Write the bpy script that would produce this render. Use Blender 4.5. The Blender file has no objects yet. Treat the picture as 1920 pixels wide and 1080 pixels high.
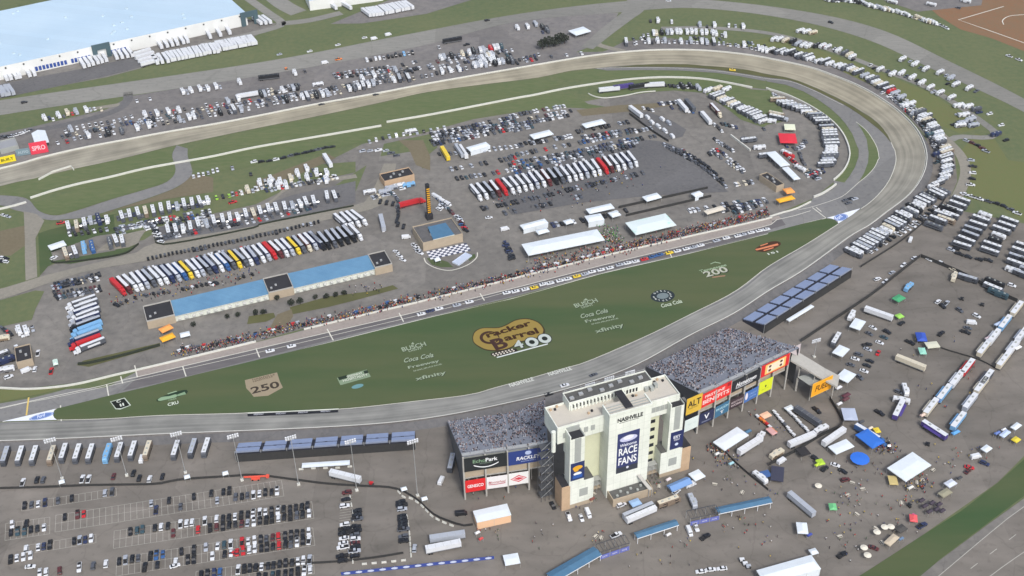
import bpy, bmesh, math, random
from mathutils import Vector, Matrix
from mathutils.geometry import delaunay_2d_cdt
rnd = random.Random(7)
SC = bpy.context.scene
COL = SC.collection
# ------------------------------------------------------------------ camera
CAM_H = 405.0
_rx, _ry, _th = 55.0, 3050.0, math.radians(36)
FPX = math.hypot(_rx, _ry) * math.tan(_th)
DN = Vector((_rx, _ry, FPX)).normalized()                 # down, in camera axes (x right, y down, z forward)
FW = Vector((0, 0, 1)) - DN * DN.z
FW.normalize()
RT = DN.cross(FW)
cam = bpy.data.cameras.new('camera')
cam.sensor_width = 36
cam.lens = FPX / 1920 * 36
cam.clip_start, cam.clip_end = 5, 12000
co = bpy.data.objects.new('camera', cam)
COL.objects.link(co)
def _w(v):
    return Vector((v.dot(RT), v.dot(FW), -v.dot(DN)))
_X, _Y, _Z = _w(Vector((1, 0, 0))), _w(Vector((0, -1, 0))), _w(Vector((0, 0, -1)))
M = Matrix((_X, _Y, _Z)).transposed().to_4x4()
M.translation = (0, 0, CAM_H)
co.matrix_world = M
SC.camera = co

# survey marks: letter = sheet of the survey, (origin x, origin y, scale)
SHEET = dict(A=(0, 0, 3), B=(480, 0, 3), C=(960, 0, 3), D=(1440, 0, 3), E=(0, 360, 3), F=(480, 360, 3), G=(960, 360, 3),
             H=(1440, 360, 3), I=(0, 720, 3), J=(480, 720, 3), K=(960, 720, 3), L=(1440, 720, 3), T=(1440, 120, 6),
             S=(1440, 280, 6), W=(0, 260, 4.8), V=(0, 640, 4), U=(1000, 60, 4.3636), Z=(0, 0, 1), M=(1010, 680, 6.353),
             O=(1010, 800, 6.353), N=(810, 740, 5.1417), Q=(1260, 620, 4.909), X=(1180, 560, 4.5), Y=(420, 780, 6.353))
def P(s):
    out, sh, xs = [], 'Z', []
    for t in s.split():
        if t in SHEET:
            sh = t
        else:
            xs.append(float(t))
            if len(xs) == 2:
                o = SHEET[sh]
                out.append((o[0] + xs[0] / o[2], o[1] + xs[1] / o[2]))
                xs = []
    return out
def G(p, z=0.0):
    if isinstance(p, str):
        p = P(p)[0]
    d = Vector((p[0] - 960, p[1] - 540, FPX))
    q = d * ((CAM_H - z) / d.dot(DN))
    return Vector((q.dot(RT), q.dot(FW), z))
def proj(p):
    v = RT * p[0] + FW * p[1] + DN * (CAM_H - p[2])
    return (960 + FPX * v.x / v.z, 540 + FPX * v.y / v.z)
def heading(p, v):
    a = G((p[0] - v[0], p[1] - v[1])); b = G((p[0] + v[0], p[1] + v[1]))
    d = b - a
    return math.atan2(d.y, d.x)
def resample(pts, n):
    """Catmull-Rom through pts, n points evenly by length."""
    pts = [Vector(p) for p in pts]
    if len(pts) == 2:
        return [pts[0].lerp(pts[1], i / (n - 1)) for i in range(n)]
    ext = [pts[0] * 2 - pts[1]] + pts + [pts[-1] * 2 - pts[-2]]
    den = []
    for i in range(1, len(ext) - 2):
        a, b, c, d = ext[i - 1:i + 3]
        for k in range(12):
            t = k / 12
            den.append(0.5 * (2 * b + (c - a) * t + (2 * a - 5 * b + 4 * c - d) * t * t + (3 * b - a - 3 * c + d) * t ** 3))
    den.append(pts[-1])
    L = [0.0]
    for a, b in zip(den, den[1:]):
        L.append(L[-1] + (b - a).length)
    out, j = [], 0
    for i in range(n):
        s = L[-1] * i / (n - 1)
        while j < len(L) - 2 and L[j + 1] < s:
            j += 1
        t = (s - L[j]) / max(L[j + 1] - L[j], 1e-9)
        out.append(den[j].lerp(den[j + 1], min(t, 1)))
    return out
def ground_line(s, n=0, z=0.0):
    pts = P(s) if isinstance(s, str) else s
    g = [G(p, z) for p in pts]
    return resample(g, n) if n else g

# ------------------------------------------------------------------ materials
def lin(c):
    return tuple(((x / 255) / 12.92 if x / 255 <= .04045 else ((x / 255 + .055) / 1.055) ** 2.4) for x in c)
MATS = {}
def mat(name, rgb, rough=.8, var=.12, scale=.4, metal=0.0, rgb2=None, detail=6, spec=.3, streak=None, scale2=None, contrast=(.3, .7)):
    """Noise-mottled principled material; colours given as sRGB of the albedo."""
    if name in MATS:
        return MATS[name]
    m = bpy.data.materials.new(name)
    m.use_nodes = True
    nt = m.node_tree
    b = nt.nodes['Principled BSDF']
    b.inputs['Roughness'].default_value = rough
    b.inputs['Metallic'].default_value = metal
    b.inputs['Specular IOR Level'].default_value = spec
    c = lin(rgb)
    if var <= 0 and rgb2 is None:
        b.inputs['Base Color'].default_value = (*c, 1)
        MATS[name] = m
        return m
    geo = nt.nodes.new('ShaderNodeNewGeometry')
    no = nt.nodes.new('ShaderNodeTexNoise')
    no.inputs['Scale'].default_value = scale
    no.inputs['Detail'].default_value = detail
    no.inputs['Roughness'].default_value = .62
    src = geo.outputs['Position']
    if streak:                                            # (angle, stretch): drawn out along a ground direction
        mp = nt.nodes.new('ShaderNodeMapping')
        mp.inputs['Rotation'].default_value = (0, 0, -streak[0])
        mp.inputs['Scale'].default_value = (1 / streak[1], 1, 1)
        nt.links.new(src, mp.inputs['Vector']); src = mp.outputs['Vector']
    nt.links.new(src, no.inputs['Vector'])
    fac = no.outputs['Fac']
    if scale2:
        n2 = nt.nodes.new('ShaderNodeTexNoise')
        n2.inputs['Scale'].default_value = scale2
        n2.inputs['Detail'].default_value = 4
        nt.links.new(src, n2.inputs['Vector'])
        mx = nt.nodes.new('ShaderNodeMath'); mx.operation = 'MULTIPLY_ADD'
        nt.links.new(n2.outputs['Fac'], mx.inputs[0]); mx.inputs[1].default_value = .55
        m2 = nt.nodes.new('ShaderNodeMath'); m2.operation = 'MULTIPLY'
        nt.links.new(fac, m2.inputs[0]); m2.inputs[1].default_value = .45
        nt.links.new(m2.outputs[0], mx.inputs[2])
        fac = mx.outputs[0]
    rp = nt.nodes.new('ShaderNodeValToRGB')
    rp.color_ramp.elements[0].position, rp.color_ramp.elements[1].position = contrast
    if rgb2 is None:
        lo = tuple(x * (1 - var) for x in c); hi = tuple(min(1, x * (1 + var)) for x in c)
    else:
        lo, hi = c, lin(rgb2)
    rp.color_ramp.elements[0].color = (*lo, 1)
    rp.color_ramp.elements[1].color = (*hi, 1)
    nt.links.new(fac, rp.inputs['Fac'])
    nt.links.new(rp.outputs['Color'], b.inputs['Base Color'])
    MATS[name] = m
    return m
def weathered(m, cell=38.0, stretch=0.0):
    """Sealed cracks, resurfaced patches and oil spots in a paved surface."""
    nt = m.node_tree; b = nt.nodes['Principled BSDF']
    src = b.inputs['Base Color'].links[0].from_socket
    geo = nt.nodes.new('ShaderNodeNewGeometry')
    wob = nt.nodes.new('ShaderNodeTexNoise'); wob.inputs['Scale'].default_value = .08; wob.inputs['Detail'].default_value = 3
    nt.links.new(geo.outputs['Position'], wob.inputs['Vector'])
    mv = nt.nodes.new('ShaderNodeVectorMath'); mv.operation = 'MULTIPLY_ADD'; mv.inputs[1].default_value = (9, 9, 0)
    nt.links.new(wob.outputs['Color'], mv.inputs[0]); nt.links.new(geo.outputs['Position'], mv.inputs[2])
    def mul(fac, lo, hi, a, c, col):
        r = nt.nodes.new('ShaderNodeValToRGB'); r.color_ramp.elements[0].position, r.color_ramp.elements[1].position = lo, hi
        r.color_ramp.elements[0].color = (a, a, a, 1); r.color_ramp.elements[1].color = (c, c, c, 1)
        nt.links.new(fac, r.inputs[0])
        x = nt.nodes.new('ShaderNodeMixRGB'); x.blend_type = 'MULTIPLY'; x.inputs[0].default_value = 1
        nt.links.new(col, x.inputs[1]); nt.links.new(r.outputs[0], x.inputs[2])
        return x.outputs[0]
    v = nt.nodes.new('ShaderNodeTexVoronoi'); v.feature = 'DISTANCE_TO_EDGE'; v.inputs['Scale'].default_value = 1 / cell
    nt.links.new(mv.outputs[0], v.inputs['Vector'])
    col = mul(v.outputs['Distance'], .003, .010, .88, 1, src)
    v2 = nt.nodes.new('ShaderNodeTexVoronoi'); v2.feature = 'F1'; v2.distance = 'CHEBYCHEV'; v2.inputs['Scale'].default_value = 1 / (cell * 1.7)
    nt.links.new(geo.outputs['Position'], v2.inputs['Vector'])
    sp = nt.nodes.new('ShaderNodeSeparateColor'); nt.links.new(v2.outputs['Color'], sp.inputs[0])
    col = mul(sp.outputs[0], .1, .9, .9, 1.06, col)
    n3 = nt.nodes.new('ShaderNodeTexNoise'); n3.inputs['Scale'].default_value = .33; n3.inputs['Detail'].default_value = 2
    nt.links.new(geo.outputs['Position'], n3.inputs['Vector'])
    col = mul(n3.outputs[0], .3, .42, .86, 1, col)
    nt.links.new(col, b.inputs['Base Color'])
def flat(rgb, rough=.55, metal=0.0, spec=.4):
    return mat('paint_%02x%02x%02x_%d%d' % (*[int(x) for x in rgb], int(rough * 10), int(metal * 10)), rgb, rough, 0, metal=metal, spec=spec)

# ------------------------------------------------------------------ mesh builder
class MB:
    def __init__(s):
        s.v, s.f, s.m, s.mats, s.x = [], [], [], [], Matrix.Identity(4)
    def mi(s, m):
        if m not in s.mats:
            s.mats.append(m)
        return s.mats.index(m)
    def add(s, verts, faces, m):
        o = len(s.v); k = s.mi(m)
        s.v += [s.x @ Vector(v) for v in verts]
        for f in faces:
            s.f.append([i + o for i in f]); s.m.append(k)
        return s
    def box(s, x0, x1, y0, y1, z0, z1, m, top=None, inset=(0, 0, 0, 0)):
        a, b, c, d = inset                                # how far the top draws in at x0, x1, y0, y1
        s.add([(x0, y0, z0), (x1, y0, z0), (x1, y1, z0), (x0, y1, z0),
               (x0 + a, y0 + c, z1), (x1 - b, y0 + c, z1), (x1 - b, y1 - d, z1), (x0 + a, y1 - d, z1)],
              [(3, 2, 1, 0), (0, 1, 5, 4), (1, 2, 6, 5), (2, 3, 7, 6), (3, 0, 4, 7)], m)
        s.add([(x0 + a, y0 + c, z1), (x1 - b, y0 + c, z1), (x1 - b, y1 - d, z1), (x0 + a, y1 - d, z1)], [(0, 1, 2, 3)], top or m)
        return s
    def prism(s, poly, z0, z1, m, top=None):
        n = len(poly)
        ar = sum(poly[i][0] * poly[(i + 1) % n][1] - poly[(i + 1) % n][0] * poly[i][1] for i in range(n))
        if ar < 0:
            poly = poly[::-1]
        s.add([(p[0], p[1], z0) for p in poly] + [(p[0], p[1], z1) for p in poly],
              [(i, (i + 1) % n, n + (i + 1) % n, n + i) for i in range(n)], m)
        s.add([(p[0], p[1], z1) for p in poly], [tuple(range(n))], top or m)
        return s
    def cyl(s, p, q, r0, r1, m, n=8, cap=True):
        p, q = Vector(p), Vector(q)
        d = (q - p).normalized()
        a = d.orthogonal().normalized(); b = d.cross(a)
        vs = []
        for c, r in ((p, r0), (q, r1)):
            for i in range(n):
                t = 2 * math.pi * i / n
                vs.append(c + a * (r * math.cos(t)) + b * (r * math.sin(t)))
        fs = [(i, (i + 1) % n, n + (i + 1) % n, n + i) for i in range(n)]
        if cap:
            fs += [tuple(range(n))[::-1], tuple(range(n, 2 * n))]
        return s.add(vs, fs, m)
    def bar(s, p, q, w, m):
        return s.cyl(p, q, w * .7, w * .7, m, 4)
    def quad(s, a, b, c, d, m):
        return s.add([a, b, c, d], [(0, 1, 2, 3)], m)
    def mesh(s, name, smooth=False):
        me = bpy.data.meshes.new(name)
        me.from_pydata([tuple(v) for v in s.v], [], s.f)
        for m in s.mats:
            me.materials.append(m)
        me.polygons.foreach_set('material_index', s.m)
        if smooth:
            me.polygons.foreach_set('use_smooth', [True] * len(s.f))
        me.update()
        return me
    def build(s, name, parent=None, smooth=False):
        return link(name, s.mesh(name, smooth), parent)
def link(name, me, parent=None):
    o = bpy.data.objects.new(name, me)
    COL.objects.link(o)
    if parent:
        o.parent = parent
    return o
def empty(name, label, cat, loc=(0, 0, 0), rz=0, group=None):
    o = bpy.data.objects.new(name, None)
    COL.objects.link(o)
    o.location = loc; o.rotation_euler = (0, 0, rz)
    return tag(o, label, cat, group)
def tag(o, label, cat, group=None, kind=None):
    if label: o['label'] = label
    if cat: o['category'] = cat
    if group: o['group'] = group
    if kind: o['kind'] = kind
    return o
def struct(o):
    o['kind'] = 'structure'
    return o

# ------------------------------------------------------------------ sheets, strips, walls
_lift = [0]
def sheet(name, pts, z, m, kind='structure', smooth_n=0):
    _lift[0] += 1
    g = ground_line(pts, 0, 0.0)
    for q in g: q.z = z + .0012 * (_lift[0] % 100)
    if smooth_n:
        g = resample(g + [g[0]], smooth_n)[:-1]
    zz = g[0].z
    n = len(g)
    vs, _, fs, _, _, _ = delaunay_2d_cdt([v.xy for v in g], [(i, (i + 1) % n) for i in range(n)], [], 1, 1e-4)
    me = bpy.data.meshes.new(name)
    me.from_pydata([(v.x, v.y, zz) for v in vs], [], fs)
    me.update()
    if me.polygons[0].normal.z < 0:
        me.flip_normals()
    me.materials.append(m)
    o = link(name, me)
    if kind:
        o['kind'] = kind
    return o
def between(name, A, B, m, rows=1, kind='structure'):
    """Surface between two equally long rows of points, with UV (metres along, 0..1 across)."""
    n = len(A)
    vs, fs, uv = [], [], []
    L = 0
    for i in range(n):
        if i:
            L += (A[i] - A[i - 1]).length
        for r in range(rows + 1):
            vs.append(A[i].lerp(B[i], r / rows)); uv.append((L, r / rows))
    w = rows + 1
    for i in range(n - 1):
        for r in range(rows):
            fs.append((i * w + r, (i + 1) * w + r, (i + 1) * w + r + 1, i * w + r + 1))
    me = bpy.data.meshes.new(name)
    me.from_pydata([tuple(v) for v in vs], [], fs)
    ul = me.uv_layers.new(name='UVMap')
    for lp in me.loops:
        ul.data[lp.index].uv = uv[lp.vertex_index]
    me.update()
    if me.polygons[0].normal.z < 0:
        me.flip_normals()
    me.materials.append(m)
    o = link(name, me)
    if kind:
        o['kind'] = kind
    return o
def offset(g, w):
    out = []
    for i, p in enumerate(g):
        a = g[max(i - 1, 0)]; b = g[min(i + 1, len(g) - 1)]
        t = (b - a); t.z = 0
        t.normalize()
        out.append(Vector((p.x - t.y * w, p.y + t.x * w, p.z)))
    return out
def ribbon(name, s, w, z, m, n=0, kind='structure'):
    g = ground_line(s, n or 2 * len(P(s)), z) if n != 1 else ground_line(s, 0, z)
    return between(name, offset(g, w / 2), offset(g, -w / 2), m, 1, kind)
def wall_mesh(g, h, t, m, m_out=None, side=1):
    """Box section swept along ground points g."""
    A, B = offset(g, t / 2), offset(g, -t / 2)
    mb = MB()
    vs, fs = [], []
    n = len(g)
    for a, b in zip(A, B):
        vs += [a, b, (b.x, b.y, b.z + h), (a.x, a.y, a.z + h)]
    for i in range(n - 1):
        o = 4 * i
        for k in range(4):
            fs.append((o + k, o + (k + 1) % 4, o + 4 + (k + 1) % 4, o + 4 + k))
    fs += [(3, 2, 1, 0), (4 * n - 4, 4 * n - 3, 4 * n - 2, 4 * n - 1)]
    if m_out is None:
        mb.add(vs, fs, m)
    else:                                                 # the weathered outer face
        k = 3 if side > 0 else 1
        mb.add(vs, [f for i, f in enumerate(fs) if i % 4 != k or i >= 4 * (n - 1)], m)
        mb.add(vs, [f for i, f in enumerate(fs) if i % 4 == k and i < 4 * (n - 1)], m_out)
    return mb
# ------------------------------------------------------------------ ground materials
PIT_ANG = math.atan2(*(lambda d: (d.y, d.x))(G((1440, 410)) - G((480, 643))))
m_grass = mat('grass', (88, 102, 72), .95, scale=.02, rgb2=(110, 114, 82), scale2=.25, spec=.05)
m_grass_in = mat('mown_grass', (64, 87, 56), .95, scale=.012, rgb2=(88, 95, 66), scale2=.05, detail=9, contrast=(.36, .6), spec=.05, streak=(PIT_ANG, 6))
m_grass_back = mat('meadow_grass', (86, 102, 66), .95, scale=.03, rgb2=(108, 114, 82), scale2=.4, spec=.05, streak=(PIT_ANG, 3))
m_olive = mat('dry_grass', (110, 110, 74), .95, scale=.02, rgb2=(102, 112, 72), scale2=.3, spec=.05)
m_lot = mat('worn_asphalt', (102, 98, 92), .92, scale=.014, rgb2=(134, 128, 121), scale2=.12, detail=10, spec=.15, streak=(PIT_ANG, 2.5))
m_gravel = mat('gravel', (106, 104, 101), .95, scale=.02, rgb2=(136, 132, 126), scale2=.2, detail=10, spec=.1)
m_backlot = mat('back_lot_asphalt', (106, 104, 105), .92, scale=.02, rgb2=(132, 128, 124), scale2=.2, detail=10, spec=.15)
m_dark = mat('dark_asphalt', (92, 92, 94), .9, scale=.03, rgb2=(112, 111, 111), scale2=.5, spec=.2)
m_road = mat('road_asphalt', (122, 122, 117), .9, scale=.03, rgb2=(144, 142, 136), scale2=.5, spec=.2, streak=(PIT_ANG, 5))
m_lane = mat('paddock_road', (126, 123, 114), .92, scale=.03, rgb2=(148, 143, 132), scale2=.5, spec=.15)
m_apron = mat('apron_asphalt', (114, 114, 115), .88, scale=.03, rgb2=(132, 131, 128), scale2=.3, spec=.2)
m_pit = mat('pit_concrete', (142, 134, 128), .85, scale=.05, rgb2=(162, 153, 146), scale2=.6, spec=.2)
m_pitdark = mat('pit_lane_asphalt', (90, 87, 89), .88, scale=.04, rgb2=(112, 109, 109), scale2=.5, spec=.2, streak=(PIT_ANG, 8))
m_dirt = mat('bare_earth', (108, 100, 82), .95, scale=.03, rgb2=(122, 114, 94), scale2=.5, spec=.05)
m_red = mat('red_earth', (138, 100, 74), .95, scale=.02, rgb2=(122, 106, 84), scale2=.3, spec=.05)
m_white = mat('white_concrete', (206, 206, 198), .8, .06, scale=.5, spec=.2)
m_stall = mat('worn_white_paint', (176, 174, 166), .8, .15, scale=.8)
m_line = mat('white_paint', (212, 210, 198), .7, .12, scale=1.2)
m_yline = mat('yellow_paint', (214, 186, 104), .7, .1, scale=1.2)
m_green_strip = mat('shaded_grass', (84, 86, 58), .95, scale=.05, rgb2=(98, 98, 66), spec=.05)  # gutter shade mixed into the green; the planted strips share it

for m_, c_ in ((m_lot, 38), (m_gravel, 30), (m_backlot, 34), (m_dark, 45), (m_road, 60), (m_apron, 50)):
    weathered(m_, c_)

def track_mat():
    m = bpy.data.materials.new('track_concrete'); m.use_nodes = True
    nt = m.node_tree; b = nt.nodes['Principled BSDF']
    b.inputs['Roughness'].default_value = .85; b.inputs['Specular IOR Level'].default_value = .2
    uv = nt.nodes.new('ShaderNodeUVMap')
    mp = nt.nodes.new('ShaderNodeMapping'); mp.inputs['Scale'].default_value = (.012, 9, 1)
    nt.links.new(uv.outputs[0], mp.inputs[0])
    n1 = nt.nodes.new('ShaderNodeTexNoise'); n1.inputs['Scale'].default_value = 1.0; n1.inputs['Detail'].default_value = 5
    nt.links.new(mp.outputs[0], n1.inputs['Vector'])
    geo = nt.nodes.new('ShaderNodeNewGeometry')
    n2 = nt.nodes.new('ShaderNodeTexNoise'); n2.inputs['Scale'].default_value = .06; n2.inputs['Detail'].default_value = 6
    nt.links.new(geo.outputs['Position'], n2.inputs['Vector'])
    ad = nt.nodes.new('ShaderNodeMath'); ad.operation = 'ADD'
    nt.links.new(n1.outputs[0], ad.inputs[0]); nt.links.new(n2.outputs[0], ad.inputs[1])
    hv = nt.nodes.new('ShaderNodeMath'); hv.operation = 'MULTIPLY'; hv.inputs[1].default_value = .5
    nt.links.new(ad.outputs[0], hv.inputs[0])
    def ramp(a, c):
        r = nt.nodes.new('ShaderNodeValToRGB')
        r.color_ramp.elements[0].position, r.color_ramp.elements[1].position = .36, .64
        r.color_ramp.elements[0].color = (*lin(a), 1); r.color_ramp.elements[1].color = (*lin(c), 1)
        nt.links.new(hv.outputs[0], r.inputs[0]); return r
    near = ramp((118, 118, 114), (156, 155, 149))          # greyer front stretch
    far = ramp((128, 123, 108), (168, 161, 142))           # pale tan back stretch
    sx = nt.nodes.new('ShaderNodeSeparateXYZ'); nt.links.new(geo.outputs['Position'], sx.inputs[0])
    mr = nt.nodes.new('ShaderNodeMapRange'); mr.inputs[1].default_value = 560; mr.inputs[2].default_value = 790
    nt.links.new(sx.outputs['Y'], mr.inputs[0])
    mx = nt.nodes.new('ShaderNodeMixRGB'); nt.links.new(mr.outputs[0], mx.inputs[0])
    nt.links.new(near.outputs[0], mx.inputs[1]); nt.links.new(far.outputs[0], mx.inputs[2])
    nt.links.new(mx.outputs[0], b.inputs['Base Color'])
    return m
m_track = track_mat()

# ------------------------------------------------------------------ ground sheets
mb = MB(); mb.quad((-6000, -4000, 0), (6000, -4000, 0), (6000, 9000, 0), (-6000, 9000, 0), m_grass)
struct(mb.build('ground'))
Zl = lambda k: .04 * k
# everything outside the track wall on the camera's side
sheet('near_car_park', 'Z -400 845 0 829 320 810 640 797 900 765 1120 705 1300 628 1440 547 1587 453 1665 405 1727 350 1745 300 1735 250 1700 215 1760 235 1790 290 1795 340 1775 385 1800 395 1925 420 2100 470 2100 760 1920 855 1870 905 1620 1080 1400 1240 -400 1240', Zl(1), m_lot)
# outside the back stretch
sheet('back_car_park', 'Z -300 292 -100 275 0 250 60 238 200 205 245 180 560 130 640 112 790 78 860 64 960 42 1050 28 1160 24 1140 60 1100 90 1080 98 1130 97 1200 75 1230 84 1440 105 1540 128 1640 175 1680 205 1735 285 1725 255 1665 205 1560 143 1440 110 1293 94 1127 100 960 130 813 155 597 195 400 233 160 277 -300 386', Zl(1), m_backlot)
sheet('gravel_verge', 'Z 1130 99 1170 78 1240 70 1440 92 1560 125 1650 168 1700 205 1740 260 1700 215 1640 180 1540 133 1440 107 1293 92', Zl(2), m_backlot)
# infield
sheet('infield_gravel', 'Z -300 620 -60 560 60 535 90 500 160 470 270 450 300 430 420 395 560 330 680 270 790 245 880 225 960 212 1060 197 1110 188 1160 178 1240 166 1330 160 1410 165 1440 168 1500 188 1560 222 1590 265 1592 300 1565 340 1525 372 1440 408 1293 441 1127 480 960 521 780 566 570 616 480 641 267 688 140 718 60 727 -60 728 -300 735', Zl(1), m_gravel)

# roads around the park
def road(s, w, m, k, n=60):
    return ribbon('road', s, w, Zl(k), m, n)
hwy = between('road', ground_line('Z -300 236 0 188 480 118 750 67 960 28 1150 4 1300 -2 1500 20 1650 55 1780 115 1920 185 2100 290', 80, Zl(3)),
              ground_line('Z -300 272 0 216 480 143 780 88 960 42 1150 24 1300 15 1470 34 1620 72 1760 135 1920 210 2100 320', 80, Zl(3)), m_road)
between('road', ground_line('Z 1090 88 1120 60 1150 36 1170 18 1180 -20', 20, Zl(4)), ground_line('Z 1112 92 1150 62 1185 36 1210 16 1220 -20', 20, Zl(4)), m_road)
road('Z 240 172 238 190 215 208 150 228 60 246 -20 262', 7, m_dark, 3, 30)
road('Z 165 212 170 205 225 196', 5, m_lane, 2, 10)
road('Z 1170 96 1120 82 1130 60', 6, m_lane, 3, 10)
road('Z 1240 53 1330 52 1440 62 1540 88 1640 125 1740 165 1800 200 1850 235 1866 250 1850 258 1800 256 1783 262', 6, m_road, 3, 60)
road('Z 1700 205 1740 232 1785 272 1806 300 1810 330 1795 368 1775 392', 7, m_lane, 2, 30)
# warehouse yards at the top left
sheet('loading_yard', 'Z -200 190 0 132 230 90 450 30 478 40 520 44 475 70 360 95 265 128 200 145 0 182 -200 230', Zl(2), m_gravel)
sheet('loading_yard', 'Z -200 205 0 158 180 124 262 105 268 125 200 143 0 185 -200 230', Zl(3), m_dark)
sheet('loading_yard', 'Z 620 45 700 12 760 -12 900 -30 980 -30 800 26 680 44', Zl(2), m_backlot)
road('Z 455 -10 500 22 528 44 500 56 460 66 380 84', 8, m_road, 3, 30)
road('Z 528 44 580 38 640 24', 9, m_road, 3, 12)
road('Z 495 -20 530 8 560 24', 16, m_road, 3, 12)
# red earth and pale shoulder far right
sheet('bare_earth', 'Z 1690 -40 1730 5 1760 30 1800 55 1860 72 1930 100 2100 170 2100 -40', Zl(1), m_red)
sheet('bare_earth', 'Z 1600 -40 1640 -5 1720 22 1840 10 1850 -40', Zl(2), m_backlot)
ribbon('painted_line', 'Z 1882 12 1797 37 1846 54 1925 82', .9, Zl(3), m_line, 1)
ribbon('painted_line', 'Z 1925 27 1893 30 1880 38 1882 46', .8, Zl(3), m_line, 12)
sheet('dry_grass', 'Z 1800 285 1830 250 1866 262 1890 300 2100 330 2100 470 1925 418 1870 385 1815 372 1812 330', Zl(1), m_olive)
sheet('dry_grass', 'Z 1300 105 1440 70 1540 95 1640 132 1740 172 1800 210 1840 240 1800 250 1760 235 1700 205 1640 168 1540 122 1440 96', Zl(1), m_olive)
# highway at the lower right with its grass bank
sheet('grass_bank', 'Z 2100 750 1920 862 1872 905 1800 960 1720 1010 1640 1062 1580 1100 1400 1240 1600 1240 1720 1090 1760 1050 1860 975 1920 930 2100 800', Zl(3), m_grass_in)
sheet('road', 'Z 2100 800 1920 935 1860 978 1760 1052 1690 1110 1500 1270 2100 1270', Zl(4), m_gravel)
sheet('road', 'Z 2100 830 1920 952 1865 992 1775 1066 1700 1126 1560 1260 2100 1260', Zl(5), m_lot)
ribbon('painted_line', 'Z 2100 826 1920 950 1865 992 1760 1080 1640 1180', .3, Zl(6), m_stall, 20)
ribbon('painted_line', 'Z 2100 920 1920 1035 1830 1100', .3, Zl(6), m_stall, 12)
for i in range(7):
    a = Vector((1905 - i * 36, 1002 + i * 27)); b = a + Vector((-13, 10))
    between('painted_line', offset(ground_line([a, b], 2, Zl(6)), .14), offset(ground_line([a, b], 2, Zl(6)), -.14), m_stall)

# ------------------------------------------------------------------ the race track
NT = 220
OUT = ('Z -300 385 A 0 952 240 887 480 832 720 787 960 742 1200 702 1440 657 B 350 587 660 532 1000 467 U 0 277 250 234 500 195 750 167 980 152 1200 149 1400 155 1600 172 1800 197 1920 219 '
       'T 420 30 600 85 800 160 950 220 1150 320 1300 415 1450 520 1600 660 1690 775 1750 900 1775 1000 S 1780 50 1770 200 1720 330 1650 440 1560 540 1420 650 1280 750 1180 835 1050 910 900 1000 '
       'Z 1507 507 1440 547 1377 588 1293 630 1203 680 1126 711 1042 736 960 755 847 778 747 792 630 801 480 808 325 814 217 819 107 824 0 828 -300 838')
INN = ('Z -300 432 W 0 428 200 385 420 330 670 270 900 222 1200 154 1570 62 B 0 722 350 652 700 577 1000 512 U 0 378 150 350 300 318 500 298 650 283 900 266 1200 262 1400 275 1700 302 1920 345 '
       'T 250 160 500 250 700 340 900 440 1050 530 1200 630 1320 760 1385 880 1420 960 S 1425 0 1440 120 1400 270 1330 400 1230 520 1130 610 1050 665 950 735 790 840 600 960 410 1080 '
       'Z 1440 500 1377 547 1293 590 1227 623 1160 653 1095 680 1056 691 998 708 931 726 880 740 780 752 637 767 480 773 300 779 200 785 107 789 5 792 -300 802')
def bank(i):
    t = i / (NT - 1)
    back = 1.8; turn = 3.6; front = 2.2
    k = min(1, max(0, (t - .40) / .08)) * min(1, max(0, (.68 - t) / .08))
    base = back + (front - back) * min(1, max(0, (t - .45) / .15))
    return base + (turn - base) * k
def zline(s, n, zf):
    """points of a traced line put at height zf(i)."""
    px = resample([Vector((*p, 0)) for p in P(s)], n)
    # even spacing on the ground rather than in the picture
    g0 = resample([G((p.x, p.y)) for p in px], n)
    out = []
    for i, q in enumerate(g0):
        pp = proj(q)
        out.append(G(pp, zf(i)))
    return out
TO = zline(OUT, NT, bank)
TI0 = zline(INN, 4 * NT, lambda i: .2)
# pair each outer point with the nearest point further on along the inner edge
TI, j = [], 0
for i, p in enumerate(TO):
    best, bj = 1e9, j
    for k in range(j, min(j + 40, len(TI0))):
        d = (TI0[k] - p).length
        if d < best:
            best, bj = d, k
    j = bj
    TI.append(TI0[j])
TI = resample(TI, NT) if False else TI
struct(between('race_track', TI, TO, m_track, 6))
# embankment behind the raised wall
EB = [Vector((q.x, q.y, .02)) for q in offset(TO, 5.0)]
if (EB[100] - TI[100]).length < (TO[100] - TI[100]).length:
    EB = [Vector((q.x, q.y, .02)) for q in offset(TO, -5.0)]
    OUTS = -1
else:
    OUTS = 1
wo = offset(TO, OUTS * .35)
struct(between('embankment', wo, EB, m_dark, 1))
tw = wall_mesh([Vector((p.x, p.y, p.z - .3)) for p in wo], 1.3, .5, m_white, m_backlot, -OUTS if False else OUTS).build('track_wall')
tag(tw, 'long white concrete wall round the outside of the race track', 'wall')
between('painted_line', offset([p + Vector((0, 0, .06)) for p in TO], -OUTS * .45), offset([p + Vector((0, 0, .07)) for p in TO], -OUTS * .8), m_line)
# grass gutter between banking and apron, the step's shade put into its colour
i0 = NT * 0
GUT_A = ground_line('U 640 290 900 268 1200 264 1400 277 1700 304 1920 347 T 250 165 500 255 700 345 900 446 1050 536 1200 637 1320 766 1382 882', 70, .26)
GUT_B = ground_line('U 640 291 900 284 1200 288 1400 299 1600 322 1920 372 T 250 185 500 282 700 378 850 455 1000 548 1150 658 1290 775 1384 884', 70, .26)
between('gutter_grass', GUT_A, GUT_B, m_green_strip)
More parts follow.
